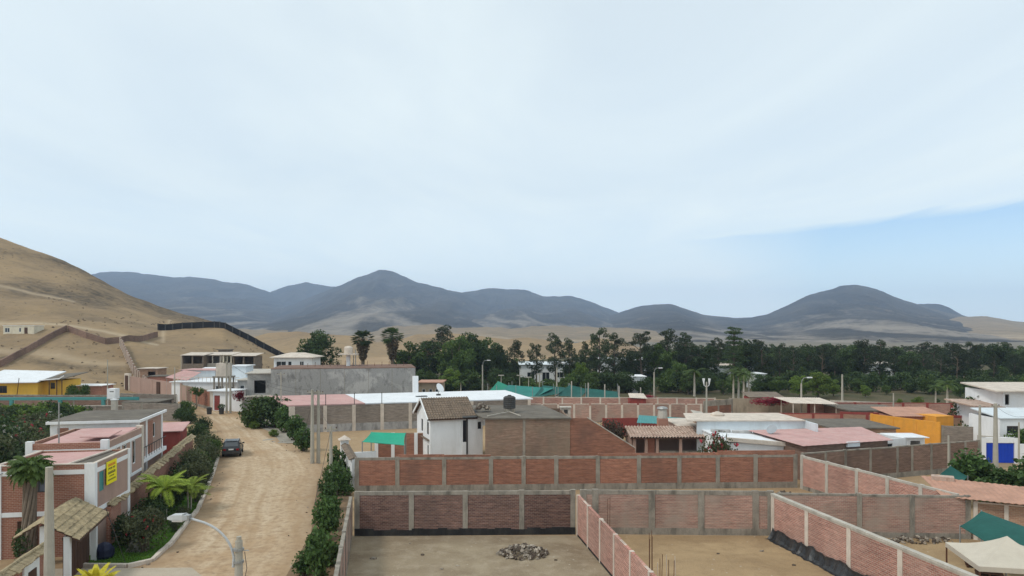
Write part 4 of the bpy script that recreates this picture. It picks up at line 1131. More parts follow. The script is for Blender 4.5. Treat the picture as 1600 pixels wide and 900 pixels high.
# sloping brick side wall running down to the right
MB().add([(7.93, 0.05, 0), (14.0, 0.05, 0), (14.0, 0.05, 1.9), (9.6, 0.05, 4.72), (7.93, 0.05, 4.72), (7.93, 0.2, 0), (14.0, 0.2, 0), (14.0, 0.2, 1.9), (9.6, 0.2, 4.72), (7.93, 0.2, 4.72)],
         [(0,1,2,3,4), (9,8,7,6,5), (0,5,6,1), (1,6,7,2), (2,7,8,3), (3,8,9,4), (4,9,5,0)]).build('stair_wall', 'brick_red', t)
MB().add([(9.55, 0.0, 4.73), (14.05, 0.0, 1.88), (14.05, 0.25, 1.88), (9.55, 0.25, 4.73), (9.55, 0.0, 4.82), (14.05, 0.0, 1.97), (14.05, 0.25, 1.97), (9.55, 0.25, 4.82)], [(3,2,1,0),(4,5,6,7),(0,1,5,4),(1,2,6,5),(2,3,7,6),(3,0,4,7)]).build('wall_coping', 'concrete_pale', t)
MB().tube([(0.2, 0.5, 4.9), (2.3, 3.2, 5.0), (3.3, 0.6, 4.9)], 0.05, 6).build('pipe', 'concrete_pale', t)
def water_tank(label, loc, r, h, mat, ribs=5, name='water_tank'):
    t = thing(name, label, 'water tank', loc)
    prof = [(r*0.96, 0)]
    for k in range(ribs):
        z = h*0.82*(k+0.5)/ribs
        prof += [(r, z-0.02), (r*0.955, z+0.04)]
    prof += [(r, h*0.84), (r*0.75, h*0.95), (r*0.3, h)]
    mb = MB(); mb.tube([(0, 0, z) for _, z in prof], [p_[0] for p_ in prof], 16)
    mb.build('barrel', mat, t, smooth=False)
    MB().tube([(0, 0, h*0.99), (0, 0, h*1.05)], r*0.3, 10).build('lid', mat, t)
    return t
tk = water_tank('black ribbed water tank on the flat concrete roof', (-0.25, 70.2, 5.25), 0.62, 1.25, 'metal_dark')
MB().box(-0.5, 0.5, -0.5, 0.5, -0.5, 0.0).build('plinth', 'concrete', tk)
# debris on the roof by the gable
pile('debris_pile', 'old junk heaped on the flat roof behind the tiled gable', 'debris', (-2.6, 69.5), 0.9, 0.7, 0.6, 26, 0.12, 0.3, 5).location = (-3.0, 70.8, 5.0)
ch = thing('chimney', 'small white box chimney on the edge of the flat roof', 'chimney', (5.6, 74.5, 3.5))
MB().box(-0.5, 0.5, -0.5, 0.5, 0, 1.35).build('shaft', 'cement_cream', ch)
MB().box(-0.6, 0.6, -0.6, 0.6, 1.35, 1.47).build('cap', 'concrete_pale', ch)
MB().box(-0.2, 0.2, -0.52, -0.49, 0.8, 1.2).build('vent', 'metal_dark', ch)

# --- long building with pink and white roof behind the grey wall
t = thing('long_building', 'long low building with half pink and half white flat roof', 'building', (-28.0, 90.2, 0), math.atan2(9.6, 30.8))
Lb = 32.2
block(t, 0.2, Lb, 0.3, 13, 0, 3.25, 'concrete_grey', th=0.2)
MB().slab([(-0.4, -0.05, 3.5), (9.2, -0.05, 3.5), (7.6, 13.5, 3.62), (-3.4, 13.5, 3.62)], 0.14).build('pink_roof_sheet', 'pink_roof', t)
MB().slab([(9.25, -0.05, 3.5), (Lb+0.2, -0.05, 3.5), (Lb+0.2, 13.5, 3.62), (7.65, 13.5, 3.62)], 0.14).build('white_roof_slab', 'white_roof', t)
MB().box(17.0, 18.6, 6.2, 7.0, 3.57, 3.68).build('skylight', 'glass_dark', t)
MB().box(20.2, 20.8, 7.5, 7.9, 3.57, 3.8).build('roof_vent', 'metal_dark', t)
MB().box(17.7, 18.5, 13.2, 13.8, 3, 6.1).build('chimney', 'white_paint', t)
dsh = thing('satellite_dish', 'small white satellite dish on the white flat roof', 'satellite dish', (-10.8, 104.2, 3.6))
MB().tube([(0, 0, 0), (0, 0, 0.8)], 0.05, 6).build('mast', 'metal_grey', dsh)
MB().tube([(0.15, -0.1, 0.95), (0.3, -0.2, 1.05)], [0.15, 0.75], 14).build('dish', 'white_paint', dsh)
# thin poles on the roof edge
for k, (px, Y) in enumerate([(508, 90.8), (553, 92), (596, 93)]):
    o = MB().tube([(xa(px, Y), Y+0.3, 3.4), (xa(px, Y), Y+0.3, 4.9)], 0.05, 5).build('roof_post', 'metal_dark')
    tag(o, 'thin dark post standing on the edge of the long low roof', 'post', 'posts on the long roof')

# --- big grey concrete building
t = thing('concrete_building', 'big bare grey concrete building with blank stained wall', 'building', (-37.3, 110.0, 0), math.atan2(4.5, 22))
block(t, 0, 22.2, 0, 12, 0, 7.05, 'concrete_blotch', th=0.2)
for k in range(1, 6):
    MB().box(3.7*k-0.03, 3.7*k+0.03, -0.015, 0.05, 0, 7.0).build('joint', 'concrete', t)
MB().box(-0.02, 22.25, -0.02, 12.0, 7.05, 7.15).build('roof', 'brick_brown', t)
block(t, -3.6, -0.004, 1.0, 9, 0, 6.3, 'concrete_blotch', {'f': [(-2.6, -0.9, 3.3, 5.3, 'void')]}, th=0.2)
MB().box(-3.9, 0.3, -0.6, 1.0, 2.85, 3.05).build('balcony_slab', 'concrete_pale', t)
MB().box(-3.8, -3.65, -0.5, 1.0, 3.05, 4.0).build('balcony_wall', 'concrete_grey', t)
MB().box(-3.9, 0.1, 0.7, 9.2, 6.3, 6.45).build('roof', 'concrete_pale', t)
for k in range(14):
    x = 5 + k*1.2
    MB().tube([(x, 6, 7.15), (x + 0.05, 6, 7.7 + 0.5*((k*7) % 3)/3)], 0.04, 4).build('rebar', 'rust', t)
tt = thing('water_tower', 'white water tank on a mushroom shaped stand above the concrete building', 'water tower', (-27.5, 119.5, 0))
MB().tube([(0, 0, 0), (0, 0, 9.0)], 0.35, 8).build('stem', 'white_paint', tt)
MB().box(-1.5, 1.5, -1.2, 1.2, 9.0, 9.2).build('platform', 'cement_cream', tt)
MB().tube([(0, 0, 9.2), (0, 0, 10.15), (0, 0, 10.4), (0, 0, 10.5)], [0.72, 0.72, 0.55, 0.1], 14).build('tank', 'cement_cream', tt)
MB().box(1.2, 1.25, -0.2, 0.2, 7.0, 9.9).box(0.85, 0.9, -0.2, 0.2, 7.0, 9.0).build('ladder', 'metal_grey', tt)

# --- buildings beside the road's far end
t = thing('white_gatehouse', 'small white roadside house with dark red door', 'house', (-49.2, 116.0, 0), math.atan2(-1.6, 6))
block(t, 0, 6.0, 0, 4, 0, 3.2, 'white_paint', {'f': [(0.7, 1.8, 0.1, 2.5, 'door', 'wood_dark', 'red_paint')]})
MB().box(-0.3, 4.2, -0.5, 4, 3.2, 3.35).build('roof', 'white_roof', t)
MB().box(0.05, 0.5, -0.05, 0.1, 0, 3.2).build('pilaster', 'cement_cream', t)
def simple(label, px0, px1, Y, ztop, depth, wm, roofm, z0=0.0, ops=None, roof='flat', rz=0.0, name='house', cat='house', over=0.3, group=None, rmat_th=0.15, zb=None):
    x0, x1 = xa(px0, Y), xa(px1, Y)
    t = thing(name, label, cat, (x0, Y, z0), rz, group)
    w = x1 - x0; h = ztop - z0
    block(t, 0, w, 0, depth, -0.5, h, wm, ops or {})
    if roof == 'flat':
        MB().box(-over, w+over, -over, depth+over, h, h+rmat_th).build('roof', roofm, t)
    elif roof == 'shed':
        corrugated(t, [(-over, -over*1.5, h+0.05), (w+over, -over*1.5, h+0.05), (w+over, depth+over, h+0.6), (-over, depth+over, h+0.6)], roofm)
    elif roof == 'hip':
        r = min(depth, w)/2
        MB().add([(-over,-over,h), (w+over,-over,h), (w+over,depth+over,h), (-over,depth+over,h), (r*0.7, depth/2, h+0.9), (w-r*0.7, depth/2, h+0.9), (-over,-over,h-0.15), (w+over,-over,h-0.15), (w+over,depth+over,h-0.15), (-over,depth+over,h-0.15)],
                 [(0,1,5,4), (1,2,5), (2,3,4,5), (3,0,4), (9,8,7,6), (0,6,7,1), (1,7,8,2), (2,8,9,3), (3,9,6,0)]).build('roof', roofm, t)
    elif roof == 'parapet':
        MB().box(0.151, w-0.151, 0.151, depth-0.151, h-0.5, h-0.35).build('roof', roofm, t)
    return t
# long white low house with dark windows
t = simple('long white low house with roof railing behind the small white gatehouse', 268, 392, 131, 3.6, 10, 'white_paint', 'white_roof', ops={'f': [(8.6, 10.2, 2.2, 3.0), (11.6, 12.2, 2.1, 2.9)]}, rz=-0.12)
for k in range(16):
    MB().box(0.4+k*0.8, 0.46+k*0.8, 0.0, 0.06, 3.75, 4.5).build('baluster', 'cement_cream', t)
MB().box(0.3, 13.2, 0.0, 0.07, 4.5, 4.58).build('railing', 'cement_cream', t)
simple('white back house with bare wall behind the long white low house', 283, 337, 142, 5.2, 5, 'bluish_white', 'pink_roof', rz=-0.05)
simple('bluish white upper block beside the square water tower', 361, 384, 136, 6.3, 4, 'bluish_white', 'white_roof')
t = thing('pink_canopy', 'pale pink tent-like roof between the rose wall and the white low house', 'canopy', (xa(258, 134), 134, 0))
corrugated(t, [(0, 0, 4.3), (4.6, -1, 3.8), (4.6, 5, 5.0), (1.2, 5, 5.4)], 'pink_roof')
for x, y in ((0.2, 0.2), (4.3, -0.7), (4.3, 4.6), (1.4, 4.6)):
    MB().tube([(x, y, 0), (x, y, 4.0)], 0.06, 6).build('post', 'metal_grey', t)
t = thing('water_tower', 'square beige water tank on four concrete legs by the road end', 'water tower', (xa(346, 126), 126, 0))
MB().box(-1.0, 1.1, 0, 2, 5.0, 7.3).build('tank', 'cement_cream', t)
MB().box(-1.5, 1.6, -0.3, 2.3, 4.75, 5.0).build('platform', 'concrete', t)
for x in (-1.3, 0.1, 1.35):
    for y in (0, 2):
        MB().box(x-0.12, x+0.12, y-0.12, y+0.12, 0, 4.75).build('leg', 'concrete', t)
t = simple('grey unfinished two storey house with balcony beside the concrete building', 371, 392, 121, 4.6, 6, 'concrete_grey', 'concrete_pale', ops={'f': [(0.4, 1.2, 2.6, 3.8)]})
# terraces of sheds on the slope behind
sh = [('dark open shed under a pale ragged sheet roof on the slope', 284, 318, 166, 7.4, 'wood_grey'), ('grey shed with light roof next to the dark open shed', 320, 345, 168, 7.4, 'concrete_pale'),
      ('beige shed with open front in the middle of the sheds', 348, 362, 166, 7.5, 'cream_paint'), ('brown shed with posts and pale sheet roof near the white villa', 364, 398, 165, 7.3, 'wood_grey')]
for lab, a, b, Y, zt, wm in sh:
    z0 = float(hill_z(xa((a+b)/2, Y), Y))
    w = xa(b, Y) - xa(a, Y)
    simple(lab, a, b, Y, max(zt, z0+2.2), 5, wm, 'cement_cream', z0=z0, ops={'f': [(0.3, w*0.45, max(zt, z0+2.2)-z0-1.9, max(zt, z0+2.2)-z0-0.15, 'void'), (w*0.52, w-0.3, max(zt, z0+2.2)-z0-1.9, max(zt, z0+2.2)-z0-0.2, 'void')]}, roof='shed', name='shed', cat='shed')
simple('low white sheet roofed shed among scrub below the sheds', 306, 338, 150, 4.6, 5, 'concrete_pale', 'white_roof', roof='shed', name='shed', cat='shed', ops={'f': [(2.2, 3.8, 0.2, 2.6, 'void')]})
simple('long brown brick building with flat grey roof below the villa', 362, 436, 141, 5.1, 6, 'brick_brown', 'concrete_pale', ops={'f': [(1, 3, 1, 3), (4.5, 6, 1, 3)]})
t = simple('white two storey villa with wide pale roof beside the dark tree', 428, 487, 152, 7.5, 7, 'white_paint', 'cement_cream', ops={'f': [(0.5, 2.6, 5.3, 6.6), (3.0, 3.8, 5.3, 6.6), (5.5, 6.4, 5.4, 6.6), (4.8, 7.4, 2.5, 4.2, 'void'), (1.2, 1.8, 3.2, 4.2)]}, roof='hip', over=0.7)
simple('orange brick hut at the lower end of the climbing wall', 218, 246, 152, 5.0, 4, 'brick_tan', 'cement_cream', ops={'f': [(1.8, 3.4, 3.0, 4.4, 'void')]})
simple('salmon hut with low roof beside the pale pink canopy', 232, 258, 146, 3.7, 4, 'salmon_paint', 'roof_slab')
simple('small brick cube hut standing alone on the tan slope', 341, 358, 190, float(hill_z(xa(350, 190), 190))+2.3, 2.5, 'brick_grey', 'roof_slab', z0=float(hill_z(xa(350, 190), 190))-0.6, ops={'f': [(0.2, 0.9, 1.0, 2.4, 'void')]}, name='hut', cat='hut')
z0 = float(hill_z(xa(25, 186), 186))
simple('small cream house with dark windows alone on the bare hillside', 5, 53, 186, za(509, 186), 4, 'cream_paint', 'white_paint', z0=z0-0.8, ops={'f': [(0.4, 1.7, 1.2, 2.4), (4.1, 4.7, 1.3, 2.4), (5.5, 6.4, 0.7, 2.5, 'door')]}, rmat_th=0.1, over=0.1)
# yellow house
t = thing('yellow_house', 'yellow house with white roof slab at the foot of the hill', 'house', (xa(59, 125), 125, 0.9), 0.03)
block(t, -11, 0, 0, 8, -1, 3.0, 'yellow_paint', {'f': [(-6.9, -5.3, 1.2, 2.5, 'window', 'wood_dark')]})
MB().slab([(-11.4, -0.7, 3.05), (0.3, -0.7, 3.2), (0.0, 8.4, 4.6), (-11.4, 8.4, 4.9)], 0.14).build('roof', 'white_roof', t)
block(t, 0.004, 3.2, 1.8, 7.5, -1, 3.3, 'yellow_paint', {'f': [(1.1, 1.9, 1.8, 2.9, 'window', 'wood_dark')]})
MB().slab([(0.1, 0.2, 3.4), (4.2, 0.2, 3.75), (4.3, 8, 4.5), (0.1, 8, 4.2)], 0.12).build('roof', 'roof_slab', t)
MB().tube([(0.1, 0.15, 3.42), (3.6, 0.15, 3.68), (4.4, 0.15, 4.2)], 0.1, 6).build('roof_trim', 'white_paint', t)
for x in (1.7, 3.0, 3.9):
    MB().box(x-0.06, x+0.06, 0.4, 0.52, -0.8, 3.5).build('post', 'wood_dark', t)
MB().box(0.2, 3.9, 0.4, 0.46, 0.3, 0.38).build('railing', 'wood_dark', t)
MB().tube([(-3.6, -0.15, 0), (-2.7, -0.8, 3.9)], 0.06, 5).build('leaning_pole', 'wood_dark', t)
simple('low brick outbuilding with white trim beside the yellow house', 85, 158, 131, 2.9, 4, 'brick_house', 'white_paint', ops={'f': [(1.2, 1.9, 1.4, 2.5)]}, rmat_th=0.12)
simple('courtyard shed with a single dark slab roof inside grey walls', 193, 244, 110, 1.9, 5, 'concrete_grey', 'roof_slab', roof='flat', name='shed', cat='shed')
t = thing('water_tank', 'white square water tank with dark mark on a thin post by the grey wall', 'water tank', (xa(177, 108), 108, 0))
MB().box(-0.62, 0.62, -0.6, 0.6, 2.75, 4.25).build('tank_body', 'white_paint', t)
for k in range(5):
    MB().box(-0.55+0.25*k, -0.5+0.25*k, -0.63, -0.6, 2.8, 3.5).build('rib', 'white_paint', t)
MB().box(-0.2, 0.4, -0.606, -0.6, 3.75, 3.88).build('mark', 'metal_dark', t)
MB().box(-0.7, 0.7, -0.65, 0.65, 2.6, 2.75).build('platform', 'concrete', t)
MB().tube([(0, 0, 0), (0, 0, 2.6)], 0.12, 8).build('post', 'cement_cream', t)
bx_ = thing('meter_box', 'small white box on the grey wall below the square water tank', 'box', (xa(179, 101.5), 101.5, 0))
MB().box(-0.35, 0.35, -0.3, 0.3, 0, 3.1).build('post', 'concrete_pale', bx_); MB().box(-0.42, 0.42, -0.36, 0.36, 3.1, 3.25).build('cap', 'white_paint', bx_)

# --- right of the centre: tile roofed patio
t = thing('patio_shelter', 'open patio shelter with pale barrel tile roof behind the red wall', 'shelter', (xa(986, 70), 70, 0), 0.0)
wS = xa(1108, 70) - xa(986, 70)
tiles(t, -0.1, wS+0.3, -0.3, 2.35, 3.4, 3.0, 'tile_pale', pitch=0.3, amp=0.09)
for x in (0.35, 1.5, 2.6, 4.9, wS-0.3):
    MB().box(x-0.14, x+0.14, 0, 0.28, 0, 2.4).build('post', 'plaster_rose', t)
MB().box(0, wS, 3.2, 3.4, 0, 2.9).build('back_wall', 'plaster_rose', t)
MB().box(0.0, 0.15, 0.3, 3.2, 0, 2.5).build('side_wall', 'plaster_rose', t)
MB().box(1.6, 2.5, 0.9, 1.0, 0, 2.4).build('partition', 'salmon_paint', t)
MB().box(2.9, wS-0.8, 0.5, 0.9, 0, 1.0).build('counter', 'concrete', t)
t = thing('oven_chimney', 'brick and glass-capped oven chimney behind the tiled patio roof', 'chimney', (xa(1035, 76), 76, 0))
MB().box(-0.5, 0.5, -0.5, 0.5, 0, 3.6).build('brick_base', 'brick_house', t)
MB().tube([(0, 0, 3.6), (0, 0, 4.1), (0, 0, 4.6)], [0.55, 0.5, 0.42], 10).build('lantern', 'concrete_pale', t)
MB().tube([(0, 0, 4.6), (0, 0, 4.75), (0, 0, 4.85)], [0.6, 0.5, 0.1], 10).build('cap', 'metal_grey', t)
t = thing('sheet_roof_shelter', 'low turquoise sheet roof behind the oven chimney', 'shelter', (xa(995, 81), 81, 0))
corrugated(t, [(0, 0, 2.45), (6.5, 0, 2.2), (6.3, 3.2, 2.6), (0.8, 3.2, 2.95)], 'turquoise')
for x, y in ((0.2, 0.2), (6.2, 0.2), (5.8, 3), (1, 3)):
    MB().tube([(x, y, 0), (x, y, 2.5)], 0.06, 6).build('post', 'metal_grey', t)
# house with bluish white parapet and pink roof
t = thing('flat_roofed_house', 'white walled house with flat roof, sloping white parapet and satellite dish', 'house', (xa(1137, 63), 63.2, 0), 0.02)
wH = 9.6
block(t, 0, wH, 0, 7.5, 0, 2.9, 'white_paint', {'f': []})
MB().slab([(-0.1, -0.2, 3.15), (wH, -0.2, 2.75), (wH, 7.4, 2.95), (-0.1, 7.4, 3.1)], 0.12).build('roof', 'white_roof', t)
MB().slab([(0, -0.22, 3.42), (7.0, -0.22, 2.83), (7.0, 0.1, 2.83), (0, 0.1, 3.42)], 0.35).build('parapet', 'cement_cream', t)
MB().box(-0.6, wH+0.8, 7.4, 7.6, 0, 3.95).build('parapet', 'bluish_white', t)
MB().box(wH+0.6, wH+0.8, 4.9, 7.4, 0, 3.93).build('parapet', 'bluish_white', t)
MB().slab([(-1.6, 7.2, 4.02), (wH+0.6, 7.2, 4.02), (wH+0.0, 12.6, 4.15), (-0.6, 12.6, 4.15)], 0.1).build('rear_roof', 'cement_cream', t)
for k in range(4):
    MB().obox((1.2 + 1.9*k, 5.6 - 0.5*k, 3.22 - 0.03*k), (1.8, 0.6, 0.2), rz=-0.1).build('roof_upstand', 'concrete_grey', t)
dsh = thing('satellite_dish', 'grey satellite dish on the white flat roof beside the pink roof', 'satellite dish', (xa(1207, 66.5), 66.5, 2.95))
MB().tube([(0, 0, 0), (0, 0, 0.55)], 0.04, 6).build('mast', 'metal_dark', dsh)
MB().tube([(0.0, 0.0, 0.6), (-0.12, -0.12, 0.75)], [0.12, 0.5], 14).build('dish', 'galvanised', dsh)
t = thing('brick_house', 'brown brick house with broad faded pink sheet roof', 'house', (xa(1262, 60.5), 60.6, 0), math.atan2(6.9, 19.2))
block(t, 0, 9.0, 0, 8, 0, 3.05, 'brick_brown')
corrugated(t, [(-0.6, -0.25, 3.12), (9.4, -0.25, 3.12), (14.2, 8, 3.05), (0.2, 8, 3.35)], 'pink_roof', pitch=0.6, amp=0.015)
MB().box(4.2, 5.6, -0.2, -0.02, 2.75, 3.2).build('gutter_sheet', 'white_roof', t)
block(t, 9.1, 14, 2.5, 7, 0, 2.7, 'white_paint', {'f': [(9.4, 10.6, 1.0, 2.3), (11.0, 12.4, 0.2, 2.3)]})
simple('small white porch with flat cover beside the grey block wall', 1402, 1445, 70.5, 2.3, 2.5, 'white_paint', 'white_roof', ops={'f': [(0.2, 0.9, 0.8, 2.0, 'void'), (1.3, 2.3, 0.2, 2.0, 'void')]}, name='porch', cat='porch', rmat_th=0.08)
# cream cylinder tank on the roofs
tk = water_tank('cream round water tank on a pedestal behind the red flowering bush', (xa(1121, 74), 74, 3.1), 0.72, 1.35, 'cement_cream')
MB().box(-0.7, 0.7, -0.7, 0.7, -3.1, 0).build('pedestal', 'plaster_rose', tk)
simple('flat cream roofed outbuilding between the tiled patio and the round water tank', 1062, 1132, 74.5, 2.9, 6, 'plaster_rose', 'cement_cream', name='outbuilding', cat='building', rmat_th=0.1)
sm = thing('chimney', 'stubby tiled-top chimney on the cream outbuilding roof', 'chimney', (xa(1090, 77), 77, 2.9))
MB().box(-0.4, 0.4, -0.4, 0.4, 0, 1.0).build('shaft', 'brick_tan', sm); MB().slab([(-0.6,-0.6,1.2), (0.6,-0.6,1.0), (0.6,0.6,1.2), (-0.6,0.6,1.4)], 0.12).build('cap', 'concrete_pale', sm)
# awnings and roofs further back
t = thing('awning', 'pale sheet awning on thin posts among the dusty red walls', 'awning', (xa(1238, 99), 99, 0))
corrugated(t, [(0, 0, 2.9), (6.5, 0, 2.75), (6.0, 5, 3.2), (-0.8, 5, 3.3)], 'cement_cream')
for x, y in ((0.2, 0.2), (3.2, 0.2), (6.2, 0.2), (5.6, 4.6), (0.2, 4.6)):
    MB().tube([(x, y, 0), (x, y, 2.9)], 0.07, 6).build('post', 'cement_cream', t)
simple('low building with a brown sheet roof beside the orange wall', 1398, 1480, 86, 2.6, 5, 'salmon_paint', 'terra_roof', roof='shed', ops={'f': [(3.5, 6.0, 0.2, 2.2, 'void')]})
simple('orange painted block at the end of the brown sheet roof', 1463, 1496, 84, 2.75, 5, 'orange_paint', 'orange_paint', over=0.02, rmat_th=0.05, rz=0.25)
simple('flat dark roofed house inside the red trimmed wall', 1300, 1400, 80, 1.9, 8, 'brick_tan', 'roof_slab', roof='flat')
simple('wide brown flat roof behind the red trimmed wall', 1330, 1420, 95, 2.2, 9, 'brick_brown', 'roof_slab', roof='flat')
t = thing('awning', 'small pale red awning above the pale pink brick wall', 'awning', (xa(984, 108), 108, 0))
corrugated(t, [(0, 0, 2.85), (2.7, 0, 2.7), (2.5, 2.2, 3.3), (0.1, 2.2, 3.35)], 'cement_cream')
MB().box(0.05, 2.5, 0.2, 2.0, 1.6, 2.65).build('box_body', 'red_paint', t)
MB().box(0.3, 0.5, 0.4, 0.6, 0, 1.6).build('post', 'red_paint', t)
simple('low dark red hut behind the red flowering vine', 1172, 1222, 110, 2.7, 3, 'red_paint', 'wood_grey', roof='shed', name='hut', cat='hut')

# green shade nets on poles
def sail(name, label, pts, mat, posts=True, n=10, sag=0.5, group=None, posth=None):
    a, b, c, d = [Vector(p) for p in pts]
    o = (a+b+c+d)/4; base = Vector((o.x, o.y, 0))
    t = thing(name, label, 'shade net' if 'net' in name else 'shade sail', base, 0, group)
    vs, fs = [], []
    for i in range(n+1):
        for j in range(n+1):
            u, v = i/n, j/n
            p = (a.lerp(b, u)).lerp(d.lerp(c, u), v)
            s = 16*u*(1-u)*v*(1-v)
            e = 0.35*(4*u*(1-u)*(abs(2*v-1)**4) + 4*v*(1-v)*(abs(2*u-1)**4))
            inward = (Vector((o.x, o.y, p.z)) - p) * 0.12 * e
            vs.append(tuple(p + inward - base - Vector((0, 0, sag*s))))
    m0 = len(vs)
    vs += [(x, y, z-0.03) for x, y, z in vs]
    for i in range(n):
        for j in range(n):
            q = i*(n+1)+j
            fs.append((q, q+n+1, q+n+2, q+1)); fs.append((m0+q, m0+q+1, m0+q+n+2, m0+q+n+1))
    for i in range(n):
        for (p_, q_) in (((i*(n+1)), (i+1)*(n+1)), ((i+1)*(n+1)+n, i*(n+1)+n), (i+1, i), (n*(n+1)+i, n*(n+1)+i+1)):
            fs.append((p_, m0+p_, m0+q_, q_))
    MB().add(vs, fs).build('fabric', mat, t)
    if posts:
        for p in (a, b, c, d):
            MB().tube([(p.x-base.x, p.y-base.y, 0), (p.x-base.x, p.y-base.y, (posth or p.z)+0.05)], 0.05, 6).build('post', 'metal_grey', t)
    return t
sail('shade_sail', 'bright green shade sail in front of the deep red wall', [(xa(566, 62), 62, 3.2), (xa(632, 61), 61, 3.05), (xa(634, 66), 66, 3.4), (xa(580, 67), 67, 3.35)], 'green_sail', sag=0.35)
nets = [('green', 'pale green net tent peaked behind the white roof', [(xa(762, 121), 121, 2.6), (xa(806, 118), 118, 2.3), (xa(800, 127), 127, 3.0), (xa(778, 128), 128, 4.0)], 'mint_net'),
        ('teal', 'broad teal shade net stretched beside the white roof', [(xa(776, 117), 117, 2.8), (xa(832, 113.5), 113.5, 2.1), (xa(865, 121), 121, 3.3), (xa(795, 124), 124, 3.6)], 'teal_net'),
        ('dark', 'dark green peaked net over the posts behind the pink wall', [(xa(832, 114), 114, 2.3), (xa(872, 114), 114, 2.9), (xa(888, 122), 122, 3.3), (xa(848, 123), 123, 3.6)], 'green_net'),
        ('dark', 'second dark green net joined to the peaked net', [(xa(868, 114), 114, 2.6), (xa(908, 114), 114, 2.4), (xa(920, 122), 122, 3.0), (xa(890, 123), 123, 3.7)], 'green_net'),
        ('dark', 'flat dark green net at the far end of the pale pink wall', [(xa(915, 114), 114, 2.3), (xa(968, 114), 114, 2.2), (xa(965, 121), 121, 2.7), (xa(915, 122), 122, 3.2)], 'green_net')]
for _, lab, pts, mt in nets:
    sail('shade_net', lab, pts, mt, sag=0.5, posth=4.0)

# terracotta sheet roof on the right
t = thing('sheet_roof_shelter', 'broad terracotta sheet roof behind the tan brick wall', 'shelter', (26.5, 42.5, 0))
corrugated(t, [(0.2, 1.6, 2.55), (7.2, -2.6, 2.55), (8.0, 0.8, 2.95), (1.4, 6.0, 2.95)], 'terra_roof', pitch=0.35, amp=0.035)
for x, y in ((0.9, 2.2), (3.5, 0.5), (6.6, -1.2), (7.3, 0.5), (2.2, 5.0)):
    MB().tube([(x, y, 0), (x, y, 2.5)], 0.07, 6).build('post', 'cement_cream', t)
MB().obox((2.2, 4.9, 3.0), (1.3, 0.8, 0.3), rz=-0.5).build('roof_box', 'tile_pale', t)
sail('shade_net', 'small dark green net corner beside the dark leafy trees', [(xa(1458, 51), 51, 2.2), (xa(1500, 50), 50, 1.9), (xa(1512, 53.5), 53.5, 1.9), (xa(1485, 54), 54, 2.6)], 'green_net', sag=0.2)
sail('shade_net', 'dark green tarpaulin stretched behind the beige canopy tent', [(xa(1500, 40.5), 40.5, 1.7), (xa(1572, 35.0), 35.0, 1.75), (28.5, 37.0, 2.0), (27.4, 41.5, 2.3)], 'green_net', sag=-0.2)
# beige canopy tent
t = thing('canopy_tent', 'beige peaked canopy tent with thin legs on the bare lot', 'tent', (23.4, 33.6, 0), -0.2)
hw, hd = 1.95, 1.9
vs, fs = [], []
nn = 8
for (a, b) in (((-hw, -hd), (hw, -hd)), ((hw, -hd), (hw, hd)), ((hw, hd), (-hw, hd)), ((-hw, hd), (-hw, -hd))):
    o = len(vs)
    for i in range(nn+1):
        f = i/nn
        for k in range(nn+1):
            u = k/nn
            x = (a[0] + (b[0]-a[0])*u)*(1-f); y = (a[1] + (b[1]-a[1])*u)*(1-f)
            vs.append((x, y, 2.15 + 0.95*(0.45*f + 0.55*f**2.4) - 0.06*math.sin(math.pi*u)*(1-f)))
    for i in range(nn):
        for k in range(nn):
            q = o + i*(nn+1)+k
            fs.append((q, q+1, q+nn+2, q+nn+1))
MB().add(vs, fs).build('canopy', 'beige_canvas', t)
MB().box(-hw-0.01, hw+0.01, -hd-0.015, -hd, 1.92, 2.15).box(-hw-0.01, hw+0.01, hd, hd+0.015, 1.92, 2.15).box(-hw-0.02, -hw, -hd, hd, 1.92, 2.15).box(hw, hw+0.02, -hd, hd, 1.92, 2.15).build('valance', 'beige_canvas', t)
for x in (-hw+0.03, hw-0.03):
    for y in (-hd+0.03, hd-0.03):
        MB().box(x-0.03, x+0.03, y-0.03, y+0.03, 0, 2.1).build('leg', 'rust', t)
# stacked pallets in the shade
for k, (px, Y, zz) in enumerate([(1528, 38.6, 0), (1528, 38.6, 0.16), (1528, 38.6, 0.32), (1528, 38.6, 0.48), (1545, 37.0, 0), (1545, 37.0, 0.16), (1545, 37.0, 0.32)]):
    t = thing('pallet', ['bottom', 'second', 'third', 'topmost', 'bottom', 'middle', 'topmost'][k] + [' pallet of the taller dark stack under the green tarpaulin', ' pallet of the lower dark stack beside the tent leg'][k > 3], 'pallet', (xa(px, Y), Y, zz + 0.012), -0.5, 'stacked pallets under the tarpaulin')
    for i in range(6):
        MB().box(-0.6, 0.6, -0.5+i*0.18, -0.4+i*0.18, 0.11, 0.135).build('slat', 'wood_dark', t)
    for x in (-0.55, -0.05, 0.45):
        MB().box(x, x+0.1, -0.5, 0.5, 0.02, 0.11).build('bearer', 'wood_dark', t)

